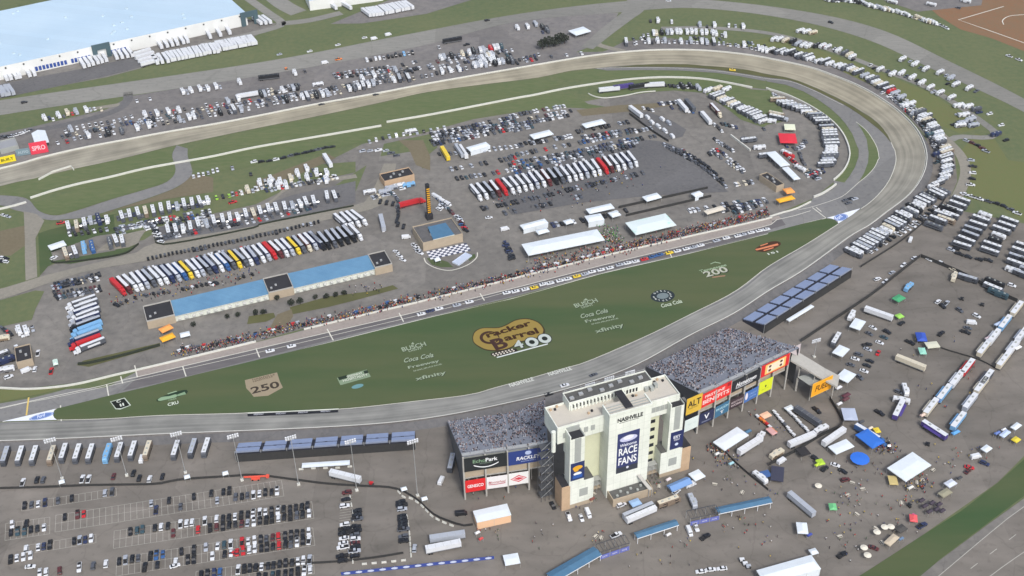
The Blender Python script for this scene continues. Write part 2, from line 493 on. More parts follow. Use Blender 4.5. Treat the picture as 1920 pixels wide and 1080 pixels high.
# apron, pit entry and the access road inside the turn: one grey sheet
sheet('apron', 'U 500 300 650 285 900 268 1200 264 1400 277 1700 304 1920 347 T 250 163 500 253 700 343 900 443 1050 533 1200 633 1320 763 1385 883 1420 960 S 1425 0 1440 120 1400 270 1330 400 1230 520 1130 610 1050 665 '
      'S 950 735 790 840 650 775 400 835 0 940 0 765 170 715 300 685 480 590 510 545 740 400 740 350 860 375 920 300 980 200 1020 80 1020 0 T 1000 920 950 790 870 670 800 590 700 500 560 400 400 310 200 235 0 200 U 1700 365 1500 335 1200 316 900 312 600 316', .13, m_apron)
sheet('infield_grass', 'T 990 650 1100 740 1180 850 1230 950 1250 1060 S 1245 100 1200 200 1110 300 1020 370 1080 270 1125 150 1135 0 T 1130 1000 1110 850 1060 750', .17, m_grass_back)
ribbon('painted_line', 'T 990 650 1100 740 1180 850 1230 950 1250 1060 S 1245 100 1200 200 1110 300 1020 372 900 480 800 545 500 645 340 680', .35, .2, m_line, 40)
ribbon('painted_line', 'T 1385 883 1420 960 S 1425 0 1440 120 1400 270 1330 400 1230 520 1130 610 1050 665', .4, .27, m_line, 40)
ribbon('painted_line', 'U 520 297 700 292 900 291 1250 298 1600 330 1920 382 T 250 195 500 290 700 390 850 465', .35, .2, m_line, 40)
# pit road
sheet('pit_road', 'Z -300 770 0 757 60 747 125 730 200 727 267 692 480 645 570 619 780 570 960 525 1127 484 1293 445 1440 411 1545 380 1560 408 1548 409 1440 438 1293 475 1127 513 960 558 813 593 647 635 480 676 375 701 275 726 200 744 125 762 100 770 60 778 5 791 -300 800', .15, m_apron)
pitA = ground_line('V 1020 222 1400 132 1920 7 F 600 697 900 627 G 0 493 500 368 1000 253 1440 153 S 0 775 120 745', 60, .19)
pitB = ground_line('V 1030 270 1400 182 1920 60 F 600 747 900 677 G 0 545 500 416 1000 296 1440 190 S 0 820 150 780', 60, .19)
pitC = ground_line('V 920 372 1400 262 1920 130 F 600 785 900 715 G 0 585 500 452 1000 335 1440 226 S 0 905 200 850', 60, .19)
between('pit_stalls', pitA, pitB, m_pit)
between('pit_lane', pitB, pitC, m_pitdark)
ribbon('painted_line', 'V 0 500 220 450 500 390 800 325 920 290 1040 265 1400 180 1920 58 F 600 745 900 675 G 0 543 500 414 1000 294 1440 188 S 0 818 300 745 480 690', .45, .24, m_line, 40)
ribbon('painted_line', 'V 0 505 215 455 F -1000 1128 0 905 500 790 1000 672 G 0 555 500 430 1000 312 1440 206', .3, .24, m_line, 40)
ribbon('painted_line', 'V 20 603 410 510 500 490 800 415 1100 345 1500 245 1920 145 F 500 825 1000 700 1440 600 G 500 460 1000 345 1440 235 S 400 835 650 775', .5, .24, m_line, 50)
for s in ('V 800 325 815 410', 'V 905 262 920 315', 'V 1370 188 1395 262', 'F -1100 1200 -1095 1290', 'F 0 880 20 930', 'F 400 770 435 835', 'F 805 680 830 730', 'F 1260 570 1285 610', 'G 880 330 900 368', 'S 500 655 650 770', 'S 540 650 600 700', 'V 1010 180 1030 270'):
    ribbon('painted_line', s, .6, .25, m_line, 2)
ribbon('painted_line', 'V 215 420 198 555', .8, .25, m_yline, 2)
for s, m_ in (('V 1830 540 1800 665', m_yline), ('Z 637 768 634 801', m_line)):
    ribbon('painted_line', s, .7, 1.6, m_, 2) if False else None
# infield grass triangle
GR_TOP = 'V 410 520 430 506 500 490 800 415 1100 345 1500 245 1920 145 F 0 948 500 828 1000 703 1440 603 G 500 463 1000 348 1440 238 S 0 943 400 838 600 790 690 785 750 800 790 838'
GR_BOT = 'S 600 960 410 1080 Z 1440 500 1377 547 1293 590 1227 623 1160 653 1095 680 1056 691 998 708 931 726 880 740 780 752 637 767 480 773 300 779 200 785 107 787 V 405 575 395 545'
sheet('infield_grass', GR_TOP + ' ' + GR_BOT, .28, m_grass_in)
ribbon('painted_line', 'V 430 590 800 580 1200 555 1800 540 Z 480 773 637 767 780 752 880 740 931 726 998 708 1056 691 1095 680 1160 653 1227 623 1293 590 1377 547 1440 500 S 410 1080 790 840', .35, .31, m_line, 60)
between('front_apron', ground_line('Z -300 803 5 793 107 790 300 781 480 776 637 769 780 755 880 742 998 711 1095 683 1227 625 1377 549 1440 502 1508 462', 70, .36),
        ground_line('Z -300 812 5 801 107 801 300 795 480 787 637 778 780 764 880 750 998 719 1095 690 1227 631 1377 553 1440 505 1508 463', 70, .5), m_apron)
m_badge = mat('badge_white', (226, 230, 236), .7, .05, scale=1)
sheet('painted_apron', 'V 20 604 220 558 415 510 402 535 400 560 410 580 430 592', .32, m_badge)
sheet('painted_apron', 'S 1040 668 950 740 790 840 785 815 750 795 700 780 660 775 760 750 870 715', .32, m_badge)
# grass and walls between the back stretch and the paddock
sheet('infield_grass', 'W -1400 700 -200 485 0 440 360 345 480 320 670 285 900 228 1200 160 1570 68 1548 150 1565 215 1000 350 600 440 300 525 200 530 50 512', .16, m_grass_back)
sheet('infield_grass', 'W 330 640 300 585 420 545 700 460 1000 385 1300 330 1590 290 1560 350 1500 390 1300 460 1000 545 700 640 500 690 400 675', .16, m_grass_back)
sheet('infield_grass', 'W 1700 165 B 0 730 350 662 700 587 1000 525 U 0 392 60 388 260 420 0 510 B 1000 640 740 690 500 745 0 850 A 1200 890 1080 925 1065 880 1090 840 1150 800 1300 760', .16, m_grass_back)
sheet('infield_grass', 'U 160 362 300 330 500 308 600 318 900 314 1200 318 1500 337 1700 367 1740 400 1700 425 1500 385 1200 370 900 385 600 420 370 450 390 395 320 385 250 395', .16, m_grass_back)
sheet('infield_grass', 'T 0 205 200 240 400 315 560 405 700 505 800 595 870 675 950 795 1000 925 1018 1080 S 1018 80 978 200 918 300 860 378 740 352 900 160 925 60 920 0 T 920 940 850 790 700 620 500 480 300 380 0 285 U 1900 400 1880 380', .16, m_grass_back)
# outside lane of the far turn and strips inside the inner wall
sheet('infield_grass', 'A 280 1085 700 980 1440 835 B 0 850 700 720 U 0 540 320 500 350 530 450 590 600 615 600 640 300 620 0 640 B 1300 650 900 760 600 800 300 870 0 920 A 1440 930 1100 990 1090 920 960 975 700 1030', .12, m_grass_back)
sheet('bare_earth', 'W 850 720 1100 620 1400 520 1600 440 1740 320 1920 350 1920 480 1500 545 1000 650', .14, m_dirt)
sheet('bare_earth', 'E 1200 60 1440 -20 F 0 -60 400 -215 450 -190 200 -80 0 0 -100 20', .15, m_dirt)
sheet('infield_grass', 'U 560 500 450 500 520 535 800 515 1000 490 1150 480 1400 500 1480 560 1600 640 1700 720 1880 780 1920 760 1920 480 1780 470 1500 400 1200 385 900 400 600 440', .13, m_grass_back)
sheet('infield_grass', 'D 0 500 60 560 100 680 20 700 -60 700 -60 640', .14, m_grass_back)
# paddock roads
def rd(A, B, m, k=4, n=30):
    ring = ground_line(A, n, Zl(k)) + ground_line(B, n, Zl(k))[::-1]
    return sheet('road', [proj((p.x, p.y, 0)) for p in ring], Zl(k), m)
rd('W 1590 60 1550 150 1580 290 1500 390 1300 460 1000 548 700 645 500 692 350 650 270 560 200 528 50 512 -300 500', 'W 1690 90 1690 160 1722 250 1722 330 1600 430 1400 512 1100 612 800 702 600 725 420 730 210 660 120 640 0 600 -300 640', m_apron, 5, 60)
rd('W 215 610 220 800 225 1080 E 210 480', 'W 420 720 320 850 310 1080 E 215 482', m_lane, 5, 20) if False else None
sheet('road', 'W 130 640 215 660 225 900 225 1080 E 145 500 210 480 205 360 W 320 900 400 740 330 680', Zl(5), m_lane)
rd('E -400 640 0 545 250 470 500 408 800 330 860 290 1440 190 F 0 190 540 78 640 20 720 -160', 'E -400 700 0 605 250 520 500 442 830 385 1000 340 1440 240 F 0 235 600 110 740 30 790 -160', m_lane, 5, 40)
rd('E 640 255 800 215 1440 85 F 200 -40 560 -100', 'E 540 335 760 300 870 200 1440 105 F 200 -20 570 -80', m_lane, 5, 30)
sheet('dark_lot', 'E 855 200 930 190 1440 100 F 0 90 200 20 560 -60 560 60 480 85 0 195 E 1440 205 940 298 870 260', Zl(4), m_dark)
sheet('infield_grass', 'E 215 235 270 215 620 130 680 120 790 250 770 300 700 350 400 405 300 400 270 420 225 470', Zl(3), m_grass_in)
sheet('infield_grass', 'E 640 130 1440 -60 F 300 -150 560 -170 560 -110 200 -30 E 1440 70 800 210 650 240', Zl(3), m_grass)
sheet('gravel_yard', 'E 540 250 640 235 650 330 560 345 300 390 290 340', Zl(4), m_gravel)
sheet('infield_grass', 'E 0 130 100 120 140 200 150 440 0 540 -300 600 -300 130', Zl(3), m_grass)
sheet('bare_earth', 'E 0 220 140 190 145 300 60 360 0 360', Zl(4), m_dirt)
sheet('infield_grass', 'E 0 610 200 555 250 560 200 660 180 720 0 760 -300 800 -300 690', Zl(3), m_grass)
sheet('infield_grass', 'E 320 750 350 750 370 950 310 900', Zl(3), m_grass_in)
sheet('infield_grass', 'V -900 395 0 365 200 368 400 355 500 350 380 380 220 415 0 460 -900 560', .19, m_olive)
# paved paddock areas
sheet('dark_lot', 'E 280 490 620 440 760 420 1440 270 F 300 160 620 125 700 180 760 240 750 320 620 350 E 1440 470 770 640 560 700 620 850 560 980 420 1060 200 1080 60 1080 190 760', Zl(3), m_gravel)
sheet('garden_strip', 'F 190 650 400 590 640 560 770 525 800 545 560 610 400 650 200 690', Zl(3), m_green_strip)
sheet('garden_strip', 'F -40 700 100 680 110 705 60 730 -50 745', Zl(3), m_green_strip)
sheet('garden_strip', 'E 430 975 470 950 900 850 900 870 500 985', Zl(3), m_green_strip)
sheet('bare_earth', 'F 120 690 200 660 210 700 150 790 60 800', Zl(4), m_dirt)
# right-hand garage yard
sheet('dark_lot', 'C -240 1080 0 970 270 860 700 780 860 800 960 840 1180 1050 1220 1080 G 800 20 400 60 0 130 -60 60', Zl(3), m_dark)
sheet('dark_lot', 'C 660 640 760 630 900 680 980 730 960 770 860 790', Zl(4), m_dark)
sheet('bare_earth', 'U 350 640 700 600 900 590 1200 570 1150 600 800 650 400 690', Zl(3), m_dirt)
sheet('lawn', 'F 960 375 990 370 1080 395 1110 425 1040 425 990 410', Zl(5), m_grass_in)
sheet('lawn', 'F 1190 365 1230 350 1235 370 1200 390', Zl(5), m_grass_in)
sheet('dark_lot', 'F 820 250 880 190 1100 120 1200 180 1250 340 1200 400 1080 435 960 410 930 330 860 320', Zl(3), m_gravel)
ribbon('kerb_strip', 'F 945 370 960 400 1020 430 1100 440 1190 410 1240 370 1245 340', .6, Zl(6), m_line, 24)
sheet('infield_grass', 'F 420 -20 700 -200 720 -270 1000 -330 1020 -250 960 -200 940 -130 700 -110 620 -60 500 60', Zl(2), m_grass)
sheet('gravel_yard', 'F 560 0 640 -190 900 -230 920 -150 1000 -60 1000 100 880 190 760 230 640 100', Zl(3), m_gravel)
sheet('bare_earth', 'B 800 790 940 790 980 880 980 960 900 930 860 840', Zl(4), m_dirt)
# ------------------------------------------------------------------ frames, text, generic builders
m_wall = mat('pale_render', (216, 221, 210), .8, .05, scale=.12, rgb2=(233, 236, 227), spec=.2, detail=10)
def panel_joints(m, w, h):
    """Fine joints between cladding panels, in the wall's own coordinates."""
    nt = m.node_tree; b = nt.nodes['Principled BSDF']
    src = b.inputs['Base Color'].links[0].from_socket
    tc = nt.nodes.new('ShaderNodeTexCoord'); sp = nt.nodes.new('ShaderNodeSeparateXYZ'); nt.links.new(tc.outputs['Object'], sp.inputs[0])
    ad = nt.nodes.new('ShaderNodeMath'); ad.operation = 'ADD'; nt.links.new(sp.outputs['X'], ad.inputs[0]); nt.links.new(sp.outputs['Y'], ad.inputs[1])
    cb = nt.nodes.new('ShaderNodeCombineXYZ'); nt.links.new(ad.outputs[0], cb.inputs['X']); nt.links.new(sp.outputs['Z'], cb.inputs['Y'])
    br = nt.nodes.new('ShaderNodeTexBrick'); br.offset = 0; br.inputs['Scale'].default_value = 1; br.inputs['Brick Width'].default_value = w; br.inputs['Row Height'].default_value = h
    br.inputs['Mortar Size'].default_value = .06; br.inputs['Color1'].default_value = (1, 1, 1, 1); br.inputs['Color2'].default_value = (.95, .95, .95, 1); br.inputs['Mortar'].default_value = (.72, .72, .72, 1)
    nt.links.new(cb.outputs[0], br.inputs['Vector'])
    mx = nt.nodes.new('ShaderNodeMixRGB'); mx.blend_type = 'MULTIPLY'; mx.inputs[0].default_value = 1
    nt.links.new(src, mx.inputs[1]); nt.links.new(br.outputs[0], mx.inputs[2]); nt.links.new(mx.outputs[0], b.inputs['Base Color'])
panel_joints(m_wall, 3.5, 4.2)
m_cream = mat('cream_render', (208, 210, 182), .8, .05, scale=.2, spec=.2)
m_tan = mat('tan_cladding', (188, 162, 134), .85, .08, scale=.4, spec=.15)
m_beam = mat('sand_beam', (172, 158, 138), .85, .08, scale=.4, spec=.15)
m_deck = mat('roof_membrane', (196, 190, 178), .9, .06, scale=.15, spec=.1)
m_deckdark = mat('roof_gravel_dark', (92, 92, 90), .95, .15, scale=.4, spec=.1)
m_black = mat('bitumen_roof', (52, 52, 56), .9, .15, scale=.3, spec=.15)
m_greyp = mat('grey_panel', (160, 164, 160), .7, .06, scale=.4)
m_steel = mat('galvanised_steel', (176, 178, 178), .5, .06, scale=.8, metal=.3)
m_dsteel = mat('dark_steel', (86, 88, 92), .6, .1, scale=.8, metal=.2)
m_glass = mat('dark_glass', (30, 34, 42), .15, 0, spec=.6)
m_blueroof = mat('blue_metal_roof', (90, 134, 168), .55, .06, scale=.12, rgb2=(106, 150, 182), spec=.4, detail=9)
panel_joints(m_blueroof, 1.2, 400)
m_walkroof = mat('blue_walkway_roof', (72, 112, 142), .55, .08, scale=.3, spec=.4)
m_tent = mat('tent_fabric', (218, 226, 232), .65, .04, scale=.4, spec=.3)
m_whroof = mat('white_membrane_roof', (180, 204, 222), .6, .03, scale=.02, rgb2=(190, 212, 228), spec=.3, detail=10)
panel_joints(m_whroof, 12, 400)
m_whwall = mat('warehouse_wall', (222, 224, 222), .7, .04, scale=.1)
m_seat = mat('grey_seats', (122, 126, 136), .6, .2, scale=1.2, spec=.3)
m_seatnew = mat('aluminium_bleachers', (128, 142, 172), .5, .06, scale=.4, spec=.4)
m_aisle = mat('aisle_steel', (44, 46, 58), .7, .1, scale=.5)
m_scr = mat('black_mesh_screen', (54, 54, 54), .9, .15, scale=.6)
m_conc = mat('concrete', (170, 168, 162), .85, .08, scale=.6, spec=.2)
m_leaf = mat('leaf_green', (58, 76, 42), .9, .3, scale=1.5, spec=.1)
m_leafd = mat('leaf_dark', (50, 56, 46), .95, .3, scale=1.5, spec=.1)
m_bark = mat('bark', (84, 74, 64), .95, .2, scale=2, spec=.05)

_fc = {}
def text_mesh(body, w, h, m, depth=.02, shear=0.0, bold=0.0):
    """Letters as a mesh filling 0..w by 0..h in XY."""
    cu = bpy.data.curves.new('lettering', 'FONT')
    cu.body = body; cu.shear = shear; cu.fill_mode = 'FRONT'
    cu.resolution_u = 3; cu.offset = bold or (.022 if w / max(len(body), 1) > 1 else .004)
    o = bpy.data.objects.new('lettering', cu)
    me = bpy.data.meshes.new_from_object(o)
    bpy.data.objects.remove(o)
    xs = [v.co.x for v in me.vertices]; ys = [v.co.y for v in me.vertices]
    x0, x1, y0, y1 = min(xs), max(xs), min(ys), max(ys)
    sx = w / max(x1 - x0, 1e-6); sy = h / max(y1 - y0, 1e-6)
    for v in me.vertices:
        v.co = ((v.co.x - x0) * sx, (v.co.y - y0) * sy, depth)
    me.materials.clear(); me.materials.append(m)
    me.name = 'lettering'
    return me
def upright(parent, me, x, y, z, name='lettering', rz=0):
    """Stand a flat XY mesh up facing local -Y."""
    o = link(name, me, parent)
    o.location = (x, y, z); o.rotation_euler = (math.pi / 2, 0, rz)
    return o
def frame_of(a, b, za=0.0):
    A, B = (G(a, za), G(b, za))
    A.z = B.z = 0
    d = B - A
    return A, math.atan2(d.y, d.x), d.length
def to_local(org, rz, g):
    d = g - org
    c, s = math.cos(-rz), math.sin(-rz)
    return (d.x * c - d.y * s, d.x * s + d.y * c)
def quad_local(s, z):
    """Four traced corners of something at height z -> centre, heading of its longer side, local corners."""
    g = [G(p, z) for p in P(s)]
    c = sum(g, Vector()) / len(g); c.z = 0
    e = [(g[(i + 1) % len(g)] - g[i]) for i in range(len(g))]
    l = max(e, key=lambda q: q.length)
    rz = math.atan2(l.y, l.x)
    if rz > math.pi / 2: rz -= math.pi
    if rz < -math.pi / 2: rz += math.pi
    return c, rz, [to_local(c, rz, p) for p in g]
def bbox(l):
    xs = [p[0] for p in l]; ys = [p[1] for p in l]
    # mean of the two outermost on each side, so that a traced quad becomes a true rectangle
    xs.sort(); ys.sort()
    return (xs[0] + xs[1]) / 2, (xs[-1] + xs[-2]) / 2, (ys[0] + ys[1]) / 2, (ys[-1] + ys[-2]) / 2
def tent(s, z, label, rgb=None, group=None, rise=.9, sides=0, name='marquee', cat='tent', wall_rgb=None, hip=.18, m=None):
    c, rz, l = quad_local(s, z)
    x0, x1, y0, y1 = bbox(l)
    r = empty(name, label, cat, c, rz, group)
    mm = m or (m_tent if rgb is None else flat(rgb, .7))
    mb = MB()
    hx = min((x1 - x0) * hip, (y1 - y0) * .5)
    ym = (y0 + y1) / 2
    n = max(1, int((x1 - x0) / 6))
    vs = [(x0, y0, z), (x1, y0, z), (x1, y1, z), (x0, y1, z), (x0 + hx, ym, z + rise), (x1 - hx, ym, z + rise)]
    mb.add(vs, [(0, 1, 5, 4), (2, 3, 4, 5), (1, 2, 5), (3, 0, 4)], mm)
    for a, b in ((0, 1), (1, 2), (2, 3), (3, 0)):
        p, q = vs[a], vs[b]
        mb.quad((p[0], p[1], z - .45), (q[0], q[1], z - .45), q, p, mm)
    mb.build('canopy', r)
    for i in range(n + 1):
        for y in (y0 + .1, y1 - .1):
            if i not in (0, n) and n > 4 and i % 2:
                continue
            x = x0 + .1 + (x1 - x0 - .2) * i / n
            MB().bar((x, y, 0), (x, y, z - .4), .1, m_steel).build('pole', r)
    if sides:
        mw = flat(wall_rgb, .8) if wall_rgb else mm
        w = MB()
        if sides & 1: w.box(x0 + .15, x1 - .15, y0 + .12, y0 + .2, 0, z - .46, mw)
        if sides & 2: w.box(x0 + .15, x1 - .15, y1 - .2, y1 - .12, 0, z - .46, mw)
        if sides & 4: w.box(x0 + .12, x0 + .2, y0 + .22, y1 - .22, 0, z - .46, mw)
        if sides & 8: w.box(x1 - .2, x1 - .12, y0 + .22, y1 - .22, 0, z - .46, mw)
        w.build('side_panel', r)
    return r
def hall(s, z, label, wall, roof, name='building', cat='building', parapet=.35, units=0, group=None):
    c, rz, l = quad_local(s, z)
    x0, x1, y0, y1 = bbox(l)
    r = empty(name, label, cat, c, rz, group)
    MB().box(x0, x1, y0, y1, 0, z - .3, wall, top=roof).build('wall', r)
    p = MB()
    for a in ((x0, x1, y0, y0 + .3), (x0, x1, y1 - .3, y1), (x0, x0 + .3, y0 + .3, y1 - .3), (x1 - .3, x1, y0 + .3, y1 - .3)):
        p.box(*a, z - .297, z + parapet, wall)
    p.build('parapet', r)
    for i in range(units):
        ux = x0 + (x1 - x0) * (.2 + .6 * (i + .5) / units); uy = y0 + (y1 - y0) * (.35 + .3 * (i % 2))
        MB().box(ux - .7, ux + .7, uy - .6, uy + .6, z - .29, z + .7, m_steel).build('roof_unit', r)
    return r, (x0, x1, y0, y1)

# ------------------------------------------------------------------ the main tower
TO_, TRZ, _ = frame_of('O 805 775', 'O 1285 630', 4.3)
tw = empty('spectator_tower', 'tall pale tower with roof deck standing between the two grandstand blocks', 'tower', TO_, TRZ)
def T2(px, z):
    return to_local(TO_, TRZ, G(px, z))
b = MB()
b.box(0, 20.9, 0, 7.5, 0, 51.4, m_wall, top=m_deck)
b.build('centre_block', tw)
b = MB()
for a in ((-.25, 21.15, -.25, .35), (-.25, .35, .35, 7.4), (20.55, 21.15, .35, 7.4)):
    b.box(*a, 51.403, 52.1, m_wall)
for k in range(3):
    b.box(.6, 20.3, 1.6 + k * 1.7, 2.0 + k * 1.7, 51.403, 51.75, m_greyp)
b.build('parapet', tw)
MB().box(8.6, 12.2, 1.2, 13.5, 51.76, 52.2, m_black).build('roof_hatch', tw)
b = MB()
b.box(-13, -.01, 8.5, 19, 0, 37.6, m_cream); b.box(20.91, 30, 8.5, 19, 0, 37.6, m_cream)
b.box(0, 20.9, 7.51, 19, 0, 44, m_wall)
b.build('core_wall', tw)
for x0, x1 in ((-22.7, -.02), (20.92, 38.2)):
    MB().box(x0, x1, 5.5, 20.4, 37.7, 46.5, m_wall, top=m_deck).build('deck_wing', tw)
MB().box(-.01, 20.91, 7.52, 20.4, 44.1, 46.5, m_wall, top=m_deck).build('deck_wing', tw)
b = MB()
for a in ((-22.7, -.03, 5.5, 5.9), (20.93, 38.2, 5.5, 5.9), (-22.7, -22.3, 5.91, 20.4), (37.8, 38.2, 5.91, 20.4), ):
    b.box(*a, 46.503, 47.5, m_wall)
    b.build('deck_parapet', tw); b = MB()
for a in ((-22.29, -13.2, 20.0, 20.4), (29, 37.79, 20.0, 20.4)):
    MB().box(*a, 46.503, 47.5, m_wall).build('deck_parapet', tw)
# press box on the deck
pb = MB(); pb.box(-12.9, 28.6, 15.2, 22.4, 46.51, 50.6, m_wall, top=m_deckdark)
pbo = pb.build('press_box', tw)
b = MB()
for a in ((-13, 28.7, 15.0, 15.3), (-13, 28.7, 22.2, 22.5), (-13, -12.7, 15.31, 22.19), (28.4, 28.7, 15.31, 22.19)):
    b.box(*a, 50.603, 51.3, m_wall)
b.build('parapet', pbo)
for k in range(14):
    x = -12.2 + k * 1.75
    MB().box(x, x + .8, 14.6, 15.18, 46.52, 49.6, m_wall).build('pier', pbo)
    MB().box(x + .85, x + 1.6, 15.12, 15.19, 47.4, 49.6, m_glass).build('window', pbo)
for k in range(5):
    x = 14 + k * 1.6
    MB().box(x, x + .9, 15.1, 15.19, 47.1, 49.2, m_glass).build('window', pbo)
MB().box(12.2, 14.2, 12.4, 15.19, 46.52, 49.8, m_wall).build('stair_bulkhead', tw)
for x, y in ((24.5, 13.5), (27, 12.8), (29.6, 14)):
    MB().box(x, x + 1.7, y, y + 2.2, 46.52, 48.5, m_greyp).build('roof_unit', tw)
for k in range(6):
    x = -12 + k * 8
    MB().bar((x, 22.35, 50.6), (x, 22.35, 53.2), .14, m_steel).build('mast', tw)
MB().bar((-13, 22.36, 52.2), (28.6, 22.36, 52.2), .12, m_steel).build('rail', tw)
for k, (x, y) in enumerate(((-21, 18), (-19, 17.5), (-17.5, 19), (31, 17.5), (33, 18.6), (35, 17), (-6, 9.5), (-4, 10.4), (3, 11), (17.5, 12.6), (19, 12.2))):
    MB().box(x, x + .9, y, y + .9, 46.52, 47.4, m_black if k % 2 else m_tan).build('deck_table', tw)
for k in range(9):
    x = 1.5 + k * 2.1
    MB().bar((x, .15, 52.1), (x, .15, 53.1), .07, m_steel).build('rail_post', tw)
MB().bar((.2, .15, 53.1), (20.7, .15, 53.1), .08, m_steel).build('rail', tw)
for x0, x1 in ((-22, -1), (22, 37)):
    MB().bar((x0, 5.7, 48.4), (x1, 5.7, 48.4), .1, m_steel).build('rail', tw)
    for k in range(5):
        MB().box(x0 + 2 + k * (x1 - x0 - 4) / 5, x0 + 4 + k * (x1 - x0 - 4) / 5, 5.38, 5.497, 40.5, 43.5, m_greyp).build('vent_panel', tw)
for k in range(8):
    MB().box(-11.5 + k * 5, -9.5 + k * 5, 17 + (k % 3) * 1.2, 18.6 + (k % 3) * 1.2, 50.61, 51.5, m_steel).build('roof_unit', tw)
for z in (6, 11, 16, 21, 26, 31, 36):
    MB().box(-12.2, -8.2, 8.38, 8.497, z, z + 2, m_glass).build('window', tw); MB().box(22.4, 28, 8.38, 8.497, z, z + 2, m_glass).build('window', tw)
# stair pylons and their base blocks
for (a0, a1, s0, s1, side, vv) in ((-22.5, -6.6, -18.9, -11.7, -1, .3), (28.9, 44.8, 32, 39, 1, 2.4)):
    t0, t1 = (a0 + 4.2, a1) if side < 0 else (a0, a1 - 4.6)
    base = MB()
    base.box(t0, t1, vv, vv + 7.6, 2.4, 16, m_wall, top=m_deckdark)
    base.box(t0, t1, vv - .05, vv + 7.6, 0, 2.4, m_beam)
    c0, c1 = (a0, a0 + 4.2) if side < 0 else (a1 - 4.6, a1)
    base.box(c0, c1, vv - .1, vv + 7.8, 0, 15.4, m_tan, top=m_black)
    bo = base.build('base_block', tw)
    gx = (t0 + t1) / 2 - 1.2
    MB().box(gx, gx + 4.2, vv - .12, vv - .003, 6.2, 11, m_greyp).build('louvre', bo)
    sh = MB()
    sh.box(s0, s1, vv - .25, vv + 5.2, 15.0, 43.6, m_wall, top=m_black)
    so_ = sh.build('stair_pylon', tw)
    MB().box(s0 + 2.3, s0 + 5.4, vv - .36, vv - .253, 29.2, 43.4, m_greyp).build('recess_panel', so_)
    cap = MB()
    cap.box(s0, s0 + .5, vv - .25, vv + 5.2, 43.603, 45.4, m_wall); cap.box(s1 - .5, s1, vv - .25, vv + 5.2, 43.603, 44.4, m_greyp)
    cap.box(s0 + .51, s1 - .51, vv + 4.7, vv + 5.2, 43.603, 46.4, m_greyp); cap.build('cap_wall', so_)
    b = MB(); b.box(s0 + .5, s1, vv + 5.21, vv + 8, 30, 40, m_wall)
    b.build('bridge', tw)
# front annex with a flat dark roof and a slanting stair
b = MB(); b.box(.5, 21, -6.4, -.02, 0, 4.0, m_beam, top=m_deckdark)
an = b.build('entrance_annex', tw)
b = MB()
for a in ((.5, 21, -6.4, -6.0), (.5, .9, -5.99, -.03), (20.6, 21, -5.99, -.03)):
    b.box(*a, 4.003, 4.7, m_beam)
b.build('parapet', an)
for k in range(6):
    x = 3 + k * 2.6
    MB().box(x, x + 1.1, -4.9 + (k % 2) * 2, -4 + (k % 2) * 2, 4.01, 4.9, m_greyp).build('roof_unit', an)
b = MB(); b.quad((15.4, -.5, 9.6), (17, -.5, 9.6), (20.4, -6.9, 4.9), (18.6, -6.9, 4.9), m_conc)
b.quad((15.4, -.5, 9.2), (18.6, -6.9, 4.5), (20.4, -6.9, 4.5), (17, -.5, 9.2), m_conc)
b.quad((15.4, -.5, 9.2), (15.4, -.5, 9.6), (18.6, -6.9, 4.9), (18.6, -6.9, 4.5), m_conc)
b.bar((18.7, -6.8, 0), (18.7, -6.8, 4.6), .3, m_steel); b.bar((20.2, -6.8, 0), (20.2, -6.8, 4.6), .3, m_steel)
b.build('stair_ramp', tw)
for x0, x1, y in ((-6.4, 0, 5), (21.2, 28.8, 4)):
    s = MB()
    s.box(x0 + .2, x1 - .2, y, y + 3.5, 2.6, 2.9, m_beam)
    for i in range(4):
        t = x0 + .5 + (x1 - x0 - 1.2) * i / 3
        s.bar((t, y + .2, 0), (t, y + .2, 8), .16, m_steel)
    for z in (4.8, 7.8): s.box(x0 + .4, x1 - .4, y + .1, y + 3, z, z + .2, m_steel)
    s.build('side_stair', tw)
# external lattice stair at the left flank
st = MB()
for i in range(4):
    for y in (9, 13):
        st.bar((-29 + i * 2, y, 0), (-29 + i * 2, y, 34 - i), .18, m_dsteel)
for z in range(3, 34, 5):
    st.box(-29, -23, 9, 13, z, z + .15, m_dsteel)
    st.bar((-29, 8.9, z), (-23, 8.9, z + 5), .16, m_steel)
st.cyl((-24.5, 5.6, 34), (-24.5, 5.6, 46), 1.0, 1.0, m_wall, 10)
st.build('lattice_stair', tw)
